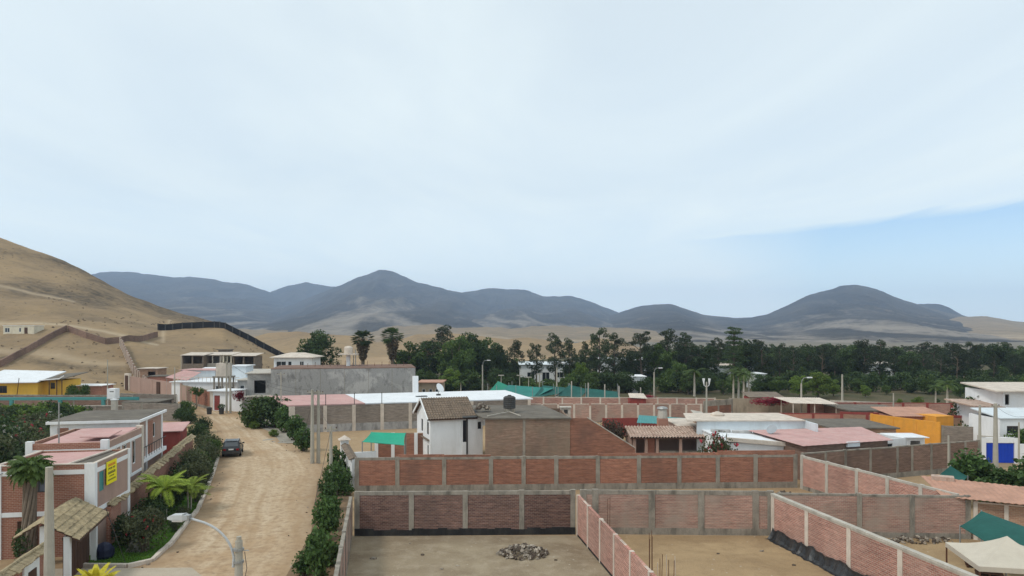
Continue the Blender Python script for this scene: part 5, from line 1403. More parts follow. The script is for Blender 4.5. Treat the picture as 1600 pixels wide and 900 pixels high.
# white house on the right with blue gate
t = thing('white_villa', 'white stepped villa with beige roof and arched terrace opening', 'house', (xa(1562, 74), 74, 0), 0.0)
block(t, 0, 9, 0, 5, 0, 3.75, 'white_paint', {'f': [(0.75, 2.0, 2.2, 3.0, 'window', 'metal_dark'), (3.4, 4.4, 2.0, 3.0)]})
MB().slab([(-0.1, -0.15, 3.85), (9, -0.15, 3.85), (9, 5.4, 4.35), (0.4, 5.4, 4.35)], 0.1).build('roof_sheet', 'bluish_white', t)
block(t, 6.6, 16, 9, 16, 0, 5.8, 'white_paint', {'f': [(6.8, 7.3, 4.3, 5.5, 'void'), (10.2, 11.6, 4.0, 5.6), (9.2, 9.4, 3.9, 4.5, 'void')]})
MB().slab([(5.2, 8.2, 6.0), (17, 8.2, 6.0), (17, 17, 6.4), (6.6, 17, 6.4)], 0.16).build('roof', 'cement_cream', t)
block(t, 4.3, 6.59, 9.5, 14, 0, 4.1, 'white_paint', {'f': [(5.2, 6.1, 2.6, 3.7, 'void')]})
MB().slab([(3.0, 8.7, 4.2), (6.7, 8.7, 4.05), (6.7, 14.5, 4.5), (3.0, 14.5, 4.5)], 0.14).build('annex_roof', 'tile_pale', t)
MB().tube([(2.6, -0.15, 0.5), (2.6, -0.15, 3.9)], 0.03, 5).build('ladder_pipe', 'metal_grey', t)
yw = 69.6
t = thing('gate_wall', 'pale grey wall stub joining the blue gate of the villa', 'wall', (xa(1527, 72), 72.0, 0), math.atan2(-3.2, 3.6))
wgl = math.hypot(3.2, 1.6)
MB().box(0, 2.6, -0.1, 0.1, 0, 2.35).build('wall_panel', 'concrete_pale', t)
t = thing('blue_gate', 'solid bright blue metal gate in white surround', 'gate', (xa(1541, 69.3), 69.4, 0), -0.1)
MB().box(0, 2.55, -0.04, 0.04, 0.05, 1.95).build('gate_leaf', 'blue_paint', t)
for k in range(8):
    MB().box(0.15+0.31*k, 0.19+0.31*k, -0.065, -0.04, 0.1, 1.9).build('rib', 'blue_paint', t)
MB().box(-0.45, -0.02, -0.15, 0.15, 0, 2.5).build('gate_pillar', 'white_paint', t)
MB().box(2.58, 2.95, -0.15, 0.15, 0, 2.5).build('gate_pillar', 'white_paint', t)
MB().box(-0.45, 2.95, -0.12, 0.12, 2.0, 2.5).build('lintel', 'white_paint', t)
MB().box(2.95, 6.5, -0.1, 0.1, 0, 1.9).build('side_wall', 'white_paint', t)

# white buildings glimpsed between the trees
for lab, a, b, Y, zt, rf in [('white chapel-like house glimpsed between the tall trees', 938, 1010, 188, 5.5, 'white_roof'), ('pale low house under the tall trees with grey roof', 812, 890, 182, 4.5, 'bluish_white'), ('small white kiosk beside the tree belt', 988, 1008, 150, 3.4, 'white_paint'),
                             ('cream house hidden behind the palm group', 1118, 1178, 178, 4.5, 'cement_cream'), ('long pale wall building behind the bright trees', 1330, 1400, 190, 4.2, 'concrete_pale'), ('brown roofed low house beyond the white flat roof', 654, 690, 128, 3.7, 'terra_roof'), ('far white roofed house deep in the trees', 1370, 1400, 230, 6.0, 'white_roof'), ('white shed among palms at the edge of the belt', 1180, 1196, 160, 3.4, 'white_roof')]:
    w = xa(b, Y) - xa(a, Y)
    simple(lab, a, b, Y, zt, 6, 'white_paint' if 'brown' not in lab else 'plaster_tan', rf, roof='shed' if w > 5 else 'flat', ops={'f': [(w*0.15, w*0.3, 1.2, 2.6), (w*0.45, w*0.6, 0.2, 2.6), (w*0.72, w*0.88, 1.2, 2.6)]})
# ------------------------------------------------------------------ vegetation
def leaf_quads(rs, pts, size, aspect=0.55, up=0.0, sv=0.35):
    n = len(pts)
    d = rs.normal(size=(n, 3)); d[:, 2] += up
    d /= np.linalg.norm(d, axis=1)[:, None] + 1e-9
    r = rs.normal(size=(n, 3)); a = np.cross(d, r); a /= np.linalg.norm(a, axis=1)[:, None] + 1e-9
    b = np.cross(d, a)
    L = size*(1 + sv*(rs.rand(n)*2 - 1))
    a = a*L[:, None]/2; b = b*(L*aspect)[:, None]/2
    v = np.stack([pts - a, pts + b*1.0 - a*0.1, pts + a, pts - b*1.0 - a*0.1], 1).reshape(-1, 3)
    q = np.arange(4*n).reshape(-1, 4)
    return v, q
def ell(rs, c, r, n, shell=0.45):
    d = rs.normal(size=(n, 3)); d /= np.linalg.norm(d, axis=1)[:, None]
    k = (shell + (1-shell)*rs.rand(n))**0.7
    return np.asarray(c) + d*k[:, None]*np.asarray(r)
def limb_mesh(name, trunk_pts, trunk_r, limbs, mat):
    mb = MB().tube(trunk_pts, trunk_r, 7)
    for p, q, r in limbs:
        p, q = Vector(p), Vector(q)
        m_ = p.lerp(q, 0.55) + Vector((0, 0, 0.08*(q-p).length))
        mb.tube([p, m_, q], [r, r*0.6, r*0.2], 5, cap=False)
    me = bpy.data.meshes.new(name); me.from_pydata(mb.v, [], mb.f); me.materials.append(M[mat]); me.update()
    return me
def make_tree(kind, seed):
    """returns [(part name, mesh)] ; base at origin, unit metres"""
    rs = np.random.RandomState(seed)
    if kind == 'feathery':           # tall dark casuarina / eucalypt, ragged outline
        h = 14.0; lean = rs.uniform(-0.06, 0.06)
        K = 34; cl = []
        for k in range(K):
            f = 0.30 + 0.70*((k + rs.rand())/K)
            rad = (2.9*math.sin(math.pi*min(1, (1.12-f)*1.0))**0.8 + 0.35)*rs.uniform(0.3, 1.05)
            a = rs.uniform(0, 6.283)
            cl.append(((rad*math.cos(a) + lean*h*f, rad*math.sin(a), h*f), rs.uniform(0.75, 1.45)*(1.15-0.45*f)))
        pts = np.concatenate([ell(rs, c, (r*1.15, r*1.15, r*0.75), int(150*r)) for c, r in cl])
        v, q = leaf_quads(rs, pts, 0.42, 0.4)
        tp = [(lean*h*f + 0.15*math.sin(5*f+seed), 0.1*math.cos(4*f+seed), h*f) for f in np.linspace(0, 0.97, 9)]
        lm = [((lean*c[2]*0.85, 0, max(1.5, c[2]-rs.uniform(0.6, 2.0))), c, 0.11) for c, r in cl[::2]]
        return [('trunk', limb_mesh('trunk', tp, list(np.linspace(0.3, 0.04, 9)), lm, 'bark')), ('crown', mesh_np('crown', v, q, 'leaf_casuarina'))]
    if kind in ('broad', 'lime'):
        h = 9.0; K = 40; cl = []
        for k in range(K):
            d = rs.normal(size=3); d /= np.linalg.norm(d); s = rs.uniform(0.4, 1.0)
            cl.append(((3.5*d[0]*s, 3.5*d[1]*s, 4.7 + 3.6*d[2]*s), rs.uniform(0.8, 1.35)))
        pts = np.concatenate([ell(rs, c, (r, r, r*0.75), int(130*r)) for c, r in cl])
        v, q = leaf_quads(rs, pts, 0.40, 0.6)
        lm = [((0, 0, 2.2 + rs.rand()), c, 0.13) for c, r in cl[::3]]
        return [('trunk', limb_mesh('trunk', [(0, 0, 0), (0.1, 0, 2), (0.05, 0.1, 5)], [0.32, 0.25, 0.1], lm, 'bark')), ('crown', mesh_np('crown', v, q, 'leaf_mid' if kind == 'broad' else 'leaf_bright'))]
    if kind == 'dense':              # full dark crown almost to the ground
        K = 46; cl = []
        for k in range(K):
            f = rs.rand(); a = rs.uniform(0, 6.283); rad = 3.0*math.sqrt(rs.rand())*math.sin(math.pi*(0.18+0.75*f))**0.5
            cl.append(((rad*math.cos(a), rad*math.sin(a), 1.3 + 8.3*f), rs.uniform(0.8, 1.4)))
        pts = np.concatenate([ell(rs, c, (r, r, r*0.9), int(140*r)) for c, r in cl])
        v, q = leaf_quads(rs, pts, 0.42, 0.5)
        return [('trunk', limb_mesh('trunk', [(0, 0, 0), (0, 0, 4), (0, 0, 9)], [0.3, 0.2, 0.05], [((0, 0, c[2]*0.7), c, 0.1) for c, r in cl[::4]], 'bark')), ('crown', mesh_np('crown', v, q, 'leaf_dark'))]
    if kind == 'pine':               # layered horizontal boughs, bare stem between
        h = 15.0; cl = []
        for i, f in enumerate(np.linspace(0.35, 1.0, 9)):
            nb = 5 if f < 0.95 else 2
            for k in range(nb):
                a = 6.283*k/nb + i*0.9 + rs.uniform(-.4, .4); rad = (2.9*(1.08-f) + 0.7)*rs.uniform(0.45, 1.0)
                cl.append(((rad*math.cos(a), rad*math.sin(a), h*f + rs.uniform(-.3, .3)), rs.uniform(0.8, 1.3)))
        pts = np.concatenate([ell(rs, c, (r*1.2, r*1.2, r*0.35), int(150*r)) for c, r in cl])
        v, q = leaf_quads(rs, pts, 0.36, 0.4)
        return [('trunk', limb_mesh('trunk', [(0, 0, 0), (0.1, 0, 6), (0, 0.1, 14.6)], [0.28, 0.2, 0.06], [((0, 0, c[2]-0.6), c, 0.08) for c, r in cl], 'bark')), ('crown', mesh_np('crown', v, q, 'leaf_dark'))]
    if kind == 'shrub':              # knee to head high leafy shrub, 1 unit tall
        pass
def frond(rs, base, az, el, L, droop, leafw, n=16, w=0.05):
    """arching rachis with leaflets; returns verts, quads"""
    vs, qs = [], []
    pts = []
    p = np.array(base, float); e = el
    for i in range(n+1):
        pts.append(p.copy())
        p = p + np.array([math.cos(az)*math.cos(e), math.sin(az)*math.cos(e), math.sin(e)])*L/n
        e -= droop/n
    side = np.array([-math.sin(az), math.cos(az), 0])
    for i in range(1, n):
        t = i/n
        ln = leafw*math.sin(math.pi*(0.12+0.86*t))**0.7
        d = pts[i+1]-pts[i]; d /= np.linalg.norm(d)+1e-9
        for s in (-1, 1):
            tip = pts[i] + s*side*ln*0.85 + d*ln*0.45 + np.array([0, 0, -0.35*ln + 0.1*rs.rand()*ln])
            wd = d*w*2.2
            o = len(vs)
            mid = (pts[i]+tip)/2 + np.array([0, 0, 0.06*ln])
            vs += [pts[i]-wd*0.4, mid-wd*0.5, tip, mid+wd*0.6]
            qs.append((o, o+1, o+2, o+3))
    o = len(vs)
    for i in range(n+1):
        ww = w*0.45*(1-0.7*i/n)
        vs += [pts[i]-side*ww, pts[i]+side*ww]
    for i in range(n):
        qs.append((o+2*i, o+2*i+1, o+2*i+3, o+2*i+2))
    return np.array(vs), np.array(qs)
def merge(parts):
    V, Q, o = [], [], 0
    for v, q in parts:
        V.append(v); Q.append(q+o); o += len(v)
    return np.concatenate(V), np.concatenate(Q)
def make_palm(kind, seed):
    rs = np.random.RandomState(seed)
    if kind == 'royal':
        h = 7.5
        fr = [frond(rs, (0, 0, h), 6.283*k/18 + rs.uniform(-.2, .2), rs.uniform(-0.1, 1.2), 3.4, rs.uniform(1.3, 2.0), 0.75, 18, 0.07) for k in range(18)]
        v, q = merge(fr)
        tr = MB().tube([(0, 0, 0), (0, 0, 0.5), (0.03, 0, 3), (0, 0, 5.8), (0, 0, 6.1), (0, 0, h)], [0.33, 0.27, 0.24, 0.2, 0.17, 0.1], 9)
        me = bpy.data.meshes.new('trunk'); me.from_pydata(tr.v, [], tr.f); me.materials.append(M['bark_pale']); me.update()
        return [('trunk', me), ('fronds', mesh_np('fronds', v, q, 'leaf_mid'))]
    if kind == 'fan':
        h = 9.5
        fr = []
        for k in range(46):
            az = rs.uniform(0, 6.283); el = rs.uniform(-0.7, 1.3)
            st = np.array([math.cos(az)*math.cos(el), math.sin(az)*math.cos(el), math.sin(el)])
            c = np.array([0, 0, h]) + st*1.1
            vs, qs = [], []
            side = np.array([-math.sin(az), math.cos(az), 0]); up = np.cross(st, side)
            for j in range(9):
                a = -1.3 + 2.6*j/8
                d = st*math.cos(a) + side*math.sin(a); wv = (side*math.cos(a) - st*math.sin(a))*0.09
                o = len(vs)
                vs += [c, c + d*0.45 - wv, c + d*0.95 - np.array([0, 0, 0.18]), c + d*0.45 + wv]
                qs.append((o, o+1, o+2, o+3))
            o = len(vs); vs += [np.array([0, 0, h])-side*0.03, np.array([0, 0, h])+side*0.03, c+side*0.02, c-side*0.02]; qs.append((o, o+1, o+2, o+3))
            fr.append((np.array(vs), np.array(qs)))
        v, q = merge(fr)
        pts = np.concatenate([ell(rs, (0, 0, h-0.9-0.55*k), (1.15-0.13*k, 1.15-0.13*k, 0.5), 120, 0.6) for k in range(6)])
        v2, q2 = leaf_quads(rs, pts, 0.6, 0.3)
        tr = MB().tube([(0, 0, 0), (0, 0, 4), (0, 0, h)], [0.35, 0.28, 0.25], 9)
        me = bpy.data.meshes.new('trunk'); me.from_pydata(tr.v, [], tr.f); me.materials.append(M['bark']); me.update()
        return [('trunk', me), ('fronds', mesh_np('fronds', v, q, 'leaf_dark')), ('dead_leaf_skirt', mesh_np('dead_leaf_skirt', v2, q2, 'dead_frond'))]
    if kind == 'areca':
        fr, stems = [], MB()
        for k in range(30):
            az = rs.uniform(0, 6.283); el = rs.uniform(0.5, 1.5)
            fr.append(frond(rs, (0.15*math.cos(az), 0.15*math.sin(az), 2.1*rs.uniform(0.75, 1)), az, el, 1.75, rs.uniform(1.2, 2.2), 0.42, 16, 0.045))
        for k in range(4):
            a = k*1.6
            stems.tube([(0.12*math.cos(a), 0.12*math.sin(a), 0), (0.2*math.cos(a), 0.2*math.sin(a), 2.0)], [0.06, 0.04], 6)
        v, q = merge(fr)
        me = bpy.data.meshes.new('stem'); me.from_pydata(stems.v, [], stems.f); me.materials.append(M['bark_pale']); me.update()
        return [('stem', me), ('fronds', mesh_np('fronds', v, q, 'leaf_lime'))]
def make_shrub(seed, leafmat, leaf=0.16, n=2600, r=(1.0, 1.0, 1.0), K=16, flowers=None, nf=60, lift=0.0, fl=0.18):
    """shrub about 2 r wide and 2 rz tall, base at origin"""
    rs = np.random.RandomState(seed)
    cl = []
    for k in range(K):
        d = rs.normal(size=3); d /= np.linalg.norm(d); s = rs.uniform(0.2, 0.78)
        cl.append((np.array([d[0]*s*r[0], d[1]*s*r[1], lift + r[2] + d[2]*s*r[2]]), rs.uniform(0.28, 0.5)*min(r)))
    pts = np.concatenate([ell(rs, c, (q*1.2, q*1.2, q*1.0), n//K, 0.25) for c, q in cl] + [ell(rs, (0, 0, lift + r[2]), (r[0]*1.02, r[1]*1.02, r[2]*1.02), n//7, 0.7)])
    pts[:, 2] = np.maximum(pts[:, 2], 0.08)
    v, q = leaf_quads(rs, pts, leaf, 0.65, 0.3)
    mb = MB()
    for c, rr in cl[::2]:
        mb.tube([(0.08*rs.randn(), 0.08*rs.randn(), 0), Vector(c)*0.6 + Vector((0, 0, 0.05)), c], [0.05*r[2]+0.01, 0.03*r[2]+0.006, 0.01], 5, cap=False)
    me = bpy.data.meshes.new('stem'); me.from_pydata(mb.v, [], mb.f); me.materials.append(M['bark']); me.update()
    out = [('stem', me), ('foliage', mesh_np('foliage', v, q, leafmat))]
    if flowers:
        i = rs.choice(len(pts), nf)
        cc = np.array([0, 0, lift + r[2]]); p = cc + (pts[i]-cc)*1.06
        v2, q2 = leaf_quads(rs, np.repeat(p, 4, 0) + rs.normal(size=(nf*4, 3))*fl*0.25, fl, 0.8)
        out.append(('flowers', mesh_np('flowers', v2, q2, flowers)))
    return out
def plant(name, label, cat, parts, loc, rz=0.0, sc=1.0, group=None):
    t = thing(name, label, cat, loc, rz, group)
    t.scale = (sc, sc, sc) if not hasattr(sc, '__len__') else sc
    for nme, me in parts:
        o = put(nme, me, t)
        if nme in ('flowers', 'foliage', 'fronds', 'crown', 'dead_leaf_skirt'):
            stuff(o)
    return t
FE = [make_tree('feathery', s) for s in (1, 2, 3, 4)]
BR = [make_tree('broad', s) for s in (11, 12)]
LI = [make_tree('lime', s) for s in (21, 22)]
DE = [make_tree('dense', s) for s in (31, 32)]
PI = [make_tree('pine', 41)]
RO = [make_palm('royal', s) for s in (51, 52)]
FA = [make_palm('fan', s) for s in (61, 62)]
AR = [make_palm('areca', s) for s in (71, 72)]
HGT = {'fe': 14.4, 'br': 9.3, 'li': 9.3, 'de': 10.6, 'pi': 15.3, 'ro': 9.8, 'fa': 10.6}
SETS = {'fe': FE, 'br': BR, 'li': LI, 'de': DE, 'pi': PI, 'ro': RO, 'fa': FA}
NAMES = {'fe': ('feathery_tree', 'tall dark feathery tree in the belt behind the town', 'trees of the dark belt'),
         'br': ('round_tree', 'rounded mid green tree in the belt behind the town', 'round green trees of the belt'),
         'li': ('bright_tree', 'bright yellow-green leafy tree in front of the dark belt', 'bright green trees before the belt'),
         'de': ('dense_tree', 'dense blackish green tree with crown down to the ground', 'dense dark trees'),
         'pi': ('layered_tree', 'layered pine-like tree rising above the dark belt', None),
         'ro': ('royal_palm', 'royal palm with pale smooth trunk in the belt', 'royal palms'),
         'fa': ('fan_palm', 'fan palm with a brown skirt of dead leaves', 'fan palms behind the concrete building')}
rt = random.Random(5)
LAND = [(625, 'beside the fan palms'), (760, 'above the white flat roof'), (860, 'above the green net tents'), (955, 'behind the row of net poles'), (1060, 'behind the small white kiosk'), (1180, 'around the royal palm group'), (1320, 'behind the dusty red walls'), (1440, 'behind the pale grey fence wall'), (9999, 'behind the white villa')]
def tree(k, px, py_top, Y, label=None, wide=1.0, z0=0.0):
    if k in ('fe', 'de', 'br', 'li') and px > 520:
        near = next(t_ for lim, t_ in LAND if px < lim)
        label = (label or NAMES[k][1]).replace('in the belt behind the town', 'in the belt ' + near).replace('at the foot of the dark belt', 'at the belt foot ' + near).replace('rows of the belt', 'rows ' + near).replace('with crown down to the ground', 'crowned to the ground ' + near).replace('in front of the dark belt', 'before the belt ' + near)
    h = za(py_top, Y) - z0
    s = h / HGT[k]
    nme, lab, grp = NAMES[k]
    vs = SETS[k]
    return plant(nme, label or lab, 'tree' if 'palm' not in nme else 'palm', vs[rt.randrange(len(vs))], (xa(px, Y), Y, z0), rt.uniform(0, 6.28), (s*wide, s*wide, s), grp)
tree('de', 496, 514, 165, 'dense black-green tree beside the white villa', 1.15)
tree('fa', 567, 520, 160, wide=1.2); tree('fa', 613, 516, 158, wide=1.15)
for px, y, k, Y, w in [(560, 575, 'br', 165, 0.9), (590, 578, 'br', 168, 1.0), (640, 526, 'br', 170, 1.0), (665, 522, 'de', 172, 1.2), (690, 508, 'fe', 176, 1.1), (712, 518, 'br', 168, 0.9), (735, 518, 'de', 175, 1.2), (758, 522, 'br', 178, 1.0),
                       (778, 536, 'de', 170, 0.9), (805, 531, 'fe', 165, 0.95), (838, 536, 'fe', 168, 0.9), (868, 520, 'fe', 170, 0.9), (890, 528, 'fe', 172, 0.8), (915, 534, 'fe', 178, 0.8), (936, 512, 'fe', 165, 1.0), (960, 520, 'fe', 172, 1.0),
                       (985, 540, 'de', 176, 1.0), (1003, 516, 'fe', 168, 1.1), (1030, 530, 'br', 172, 0.9), (1042, 514, 'fe', 175, 1.2), (1072, 520, 'fe', 178, 1.1), (1098, 530, 'de', 176, 1.2), (1122, 528, 'fe', 184, 1.0),
                       (1165, 528, 'de', 176, 1.1), (1190, 529, 'fe', 168, 1.1), (1218, 536, 'fe', 178, 1.0), (1240, 540, 'fe', 172, 1.1), (1262, 535, 'de', 182, 1.2), (1285, 538, 'fe', 176, 1.2), (1305, 537, 'fe', 186, 1.1), (1330, 541, 'de', 176, 1.3),
                       (1350, 530, 'fe', 172, 1.2), (1375, 531, 'fe', 176, 1.2), (1398, 541, 'fe', 182, 1.1), (1420, 544, 'de', 176, 1.2), (1445, 550, 'fe', 180, 1.1), (1470, 550, 'fe', 172, 1.0), (1496, 539, 'fe', 170, 1.1), (1512, 546, 'fe', 178, 1.0), (1553, 553, 'fe', 172, 0.8), (1585, 552, 'fe', 178, 1.1), (1605, 548, 'fe', 176, 1.1), (1640, 545, 'fe', 176, 1.2)]:
    tree(k, px, y, Y, wide=w)
tree('pi', 1147, 511, 166, wide=1.05)
# second and third depth of the belt
FAR = {'fe': 'tall dark feathery tree in the far rows of the belt', 'de': 'dense blackish tree in the far rows of the belt', 'br': 'rounded mid green tree in the far rows of the belt'}
for i in range(120):
    px = 640 + (i % 60)*17.5 + rt.uniform(-8, 8)
    Y = rt.uniform(185, 215) if i < 60 else rt.uniform(225, 330)
    if px < 1000 and (rt.random() < 0.62 or i >= 60): continue
    k = rt.choice(['fe', 'fe', 'de', 'de', 'br'])
    top = rt.uniform(533, 546) if px > 1000 else rt.uniform(542, 556)
    tree(k, px, top, Y, wide=1.3, label=FAR[k])
UB = [make_shrub(s, 'leaf_dark', 0.42, 1500, (2.6, 2.2, 1.9), 16) for s in (201, 202)] + [make_shrub(203, 'leaf_mid', 0.42, 1500, (2.6, 2.2, 1.8), 16)]
for i in range(110):
    px = 625 + (i % 55)*19 + rt.uniform(-9, 9)
    Y = rt.uniform(146, 160) if i < 55 else rt.uniform(168, 200)
    j_ = rt.randrange(3)
    plant('undergrowth_bush', ['dark', 'dark', 'green'][j_] + ' undergrowth bush under the belt trees ' + next(t_ for lim, t_ in LAND if px < lim), 'bush', UB[j_], (xa(px, Y), Y, 0), rt.uniform(0, 6), rt.uniform(0.7, 1.25), 'undergrowth of the tree belt')
# lower understory in front
for px, y, k, Y, w in [(705, 572, 'li', 150, 1.0), (733, 573, 'br', 152, 1.1), (672, 575, 'br', 156, 1.1), (905, 562, 'li', 160, 0.8), (890, 580, 'br', 152, 1.3), (925, 578, 'br', 156, 1.2), (970, 585, 'de', 150, 1.4), (1060, 560, 'br', 156, 1.0), (1075, 585, 'br', 146, 1.2), (1040, 590, 'de', 150, 1.3), (1105, 580, 'de', 150, 1.4), (1130, 590, 'br', 146, 1.1),
                       (1188, 580, 'de', 148, 1.3), (1215, 585, 'br', 146, 1.3), (1250, 583, 'li', 140, 1.1), (1278, 577, 'li', 138, 1.3), (1302, 590, 'li', 142, 1.0), (1340, 588, 'br', 150, 1.3), (1352, 600, 'li', 140, 1.1), (1385, 600, 'br', 146, 1.3), (1420, 595, 'br', 150, 1.2), (1405, 622, 'li', 124, 1.1), (1435, 618, 'li', 120, 1.3), (1465, 622, 'br', 128, 1.2),
                       (1455, 590, 'br', 146, 1.3), (1500, 598, 'br', 140, 1.2), (1525, 600, 'br', 136, 1.3), (1520, 628, 'br', 104, 1.2), (1497, 631, 'br', 108, 1.0), (1545, 612, 'br', 118, 1.1), (800, 578, 'de', 160, 1.2), (775, 575, 'de', 158, 1.2), (830, 585, 'de', 164, 1.1), (650, 580, 'de', 160, 1.3), (620, 585, 'br', 150, 1.0), (1000, 585, 'br', 160, 1.2), (862, 590, 'br', 158, 1.0), (1570, 590, 'br', 130, 1.3), (1600, 585, 'br', 128, 1.3)]:
    tree(k, px, y, Y, wide=w, label=NAMES[k][1] if k != 'br' else 'low round green tree at the foot of the dark belt')
for px, y, Y in [(1146, 570, 136), (1154, 566, 138), (1162, 572, 135), (1170, 576, 140)]:
    tree('ro', px, y, Y, 'royal palm with pale trunk in the tight palm group', 1.1)
for px, y, Y in [(1085, 570, 142), (1480, 588, 120), (1462, 596, 124), (720, 590, 140)]:
    tree('ro', px, y, Y, 'short feather palm with drooping fronds among round trees', 1.3)

# trees and shrubs by the road
SH = [make_shrub(s, 'leaf_shrub', 0.27, 1900, (1.0, 1.0, 1.35), 22) for s in (101, 102, 103)]
SHD = [make_shrub(s, 'leaf_dark', 0.20, 2600, (1.2, 1.2, 1.1), 16) for s in (111, 112)]
SHO = [make_shrub(s, 'leaf_olive', 0.17, 2600, (1.2, 1.2, 1.2), 16) for s in (121, 122)]
SHG = [make_shrub(s, 'leaf_mid', 0.18, 2600, (1.1, 1.1, 1.0), 16) for s in (131, 132)]
SHL = [make_shrub(141, 'leaf_bright', 0.16, 1600, (0.9, 0.9, 0.7), 12)]
ROSE = [make_shrub(151, 'leaf_olive', 0.14, 3200, (1.25, 1.1, 1.2), 20, 'petal_red', 22, fl=0.16)]
BOUG = [make_shrub(161, 'petal_magenta', 0.16, 2200, (1.0, 0.6, 0.75), 12)]
FLW = [make_shrub(171, 'leaf_dark', 0.18, 2600, (1.3, 1.2, 1.2), 18, 'petal_white', 70, fl=0.2)]
FLR = [make_shrub(172, 'leaf_olive', 0.18, 2600, (1.3, 1.1, 1.1), 18, 'petal_red', 60, fl=0.22)]
rt = random.Random(9)
SR = [make_shrub(s, 'leaf_shrub', 0.27, 900, (1.0, 1.0, 1.35), 15) for s in (104, 105, 106, 107)]
for k, (px, py, s) in enumerate([(500, 912, 0.85), (474, 902, 0.6), (515, 886, 0.75), (496, 872, 0.7), (507, 846, 0.8), (519, 830, 0.7), (505, 818, 0.65), (517, 800, 0.9), (510, 786, 0.7), (524, 776, 0.95), (533, 766, 0.85), (524, 752, 0.9), (535, 746, 0.8), (486, 886, 0.5), (540, 775, 0.6), (512, 765, 0.55), (545, 758, 0.7)]):
    p = gp(px, py)
    plant('leafy_shrub', 'glossy dark leafy shrub in the row between the road and the narrow wall', 'shrub', SR[k % 4], (p.x, p.y, 0), rt.uniform(0, 6), (s*rt.uniform(0.8, 1.15), s*rt.uniform(0.8, 1.15), s*rt.uniform(0.8, 1.35)), 'roadside shrub row')
for px, py, st, s, lab in [(402, 668, SHG, 2.1, 'bushy green tree by the gravel shoulder next to the concrete building'), (428, 668, SHD, 2.0, 'dark bushy tree beside the pink roofed corner'), (446, 676, SH, 1.3, 'small dark tree at the foot of the grey pilaster wall'), (462, 688, SH, 1.15, 'low dark shrub by the paired utility poles'),
                          (474, 705, SH, 1.0, 'leafy shrub at the foot of the paired utility poles'), (392, 668, SHG, 1.2, 'low green bush at the edge of the gravel shoulder'), (397, 671, SHL, 0.8, 'small yellow-green bush at the gravel shoulder'), (428, 683, SHL, 0.7, 'low bright ground bush under the dark trees')]:
    p = gp(px, py)
    plant('roadside_tree' if s > 1.25 else 'roadside_bush', lab, 'tree' if s > 1.25 else 'shrub', st[0], (p.x, p.y, 0), rt.uniform(0, 6), s)
# garden verge: hedge by the wall, shrubs by the kerb
wl0, wl1 = Vector((-23.4, 42.5, 0)), Vector((-31.2, 71.0, 0))
for k in range(15):
    f = k/14
    p = wl0.lerp(wl1, f) + Vector((0.8 + rt.uniform(-.2, .4), 0, 0))
    st = (SHD, SHO, SHD, SHG)[k % 4]
    plant('hedge_shrub', 'dark hedge shrub growing against the tile topped garden wall', 'shrub', st[k % len(st)], p, rt.uniform(0, 6), rt.uniform(0.75, 1.0), 'hedge along the garden wall')
for k in range(11):
    f = (k+0.5)/11
    p = Vector((-25.4, 55.5, 0)).lerp(Vector((-32.6, 77.5, 0)), f) + Vector((rt.uniform(-.6, .5), 0, 0))
    plant('verge_shrub', 'olive green shrub on the verge near the parked car', 'shrub', (SHO, SHG, SHO)[k % 3][k % 2], p, rt.uniform(0, 6), rt.uniform(0.8, 1.2), 'shrubs along the kerb')
for (px, py, s) in [(292, 650, 1.2), (285, 660, 1.0), (272, 652, 1.0), (297, 662, 0.8), (318, 676, 0.95), (310, 690, 1.0)]:
    p = gp(px, py)
    plant('verge_shrub', 'green bush at the road bend beyond the garden wall', 'shrub', SHG[0] if s > 1 else SHD[0], (p.x, p.y, 0), rt.uniform(0, 6), s, 'bushes at the bend')
p = gp(226, 862); plant('rose_bush', 'rose bush with pink red blooms beside the grey boulder', 'shrub', ROSE[0], (p.x, p.y, 0.02), 0.5, 1.05)
p = gp(256, 812); plant('areca_palm', 'taller yellow-green palm on the grass verge', 'palm', AR[0], (p.x, p.y, 0.02), 0.3, 1.08)
p = gp(296, 797); plant('areca_palm', 'shorter spreading yellow-green palm nearer the road', 'palm', AR[1], (p.x, p.y, 0.02), 1.3, (0.95, 0.95, 0.78))
for px, py, s in [(285, 815, 0.45), (305, 785, 0.5), (300, 775, 0.55), (275, 830, 0.4), (322, 755, 0.5)]:
    p = gp(px, py); plant('low_bush', 'low grey-green bush on the lawn beside the kerb', 'shrub', SHO[1], (p.x, p.y, 0.02), rt.uniform(0, 6), s, 'low bushes by the kerb')
o = put('boulder', stone_mesh('boulder', 0.62, 77, 'rock')); p = gp(213, 862); o.location = (p.x, p.y, 0.38); o.scale = (0.85, 0.8, 1.15)
tag(o, 'grey boulder standing on the grass at the corner of the verge', 'boulder')
mb = MB().tube([(0, 0, -0.05), (0, 0, 0.15), (0, 0, 0.5), (0, 0, 0.75), (0, 0, 0.85)], [0.4, 0.52, 0.5, 0.3, 0.08], 12)
o = mb.build('rubbish_bag', 'blue_plastic'); p = gp(163, 872); o.location = (p.x, p.y, 0.05); tag(o, 'dark blue stuffed bag on the grass beside the wooden gate', 'bag')
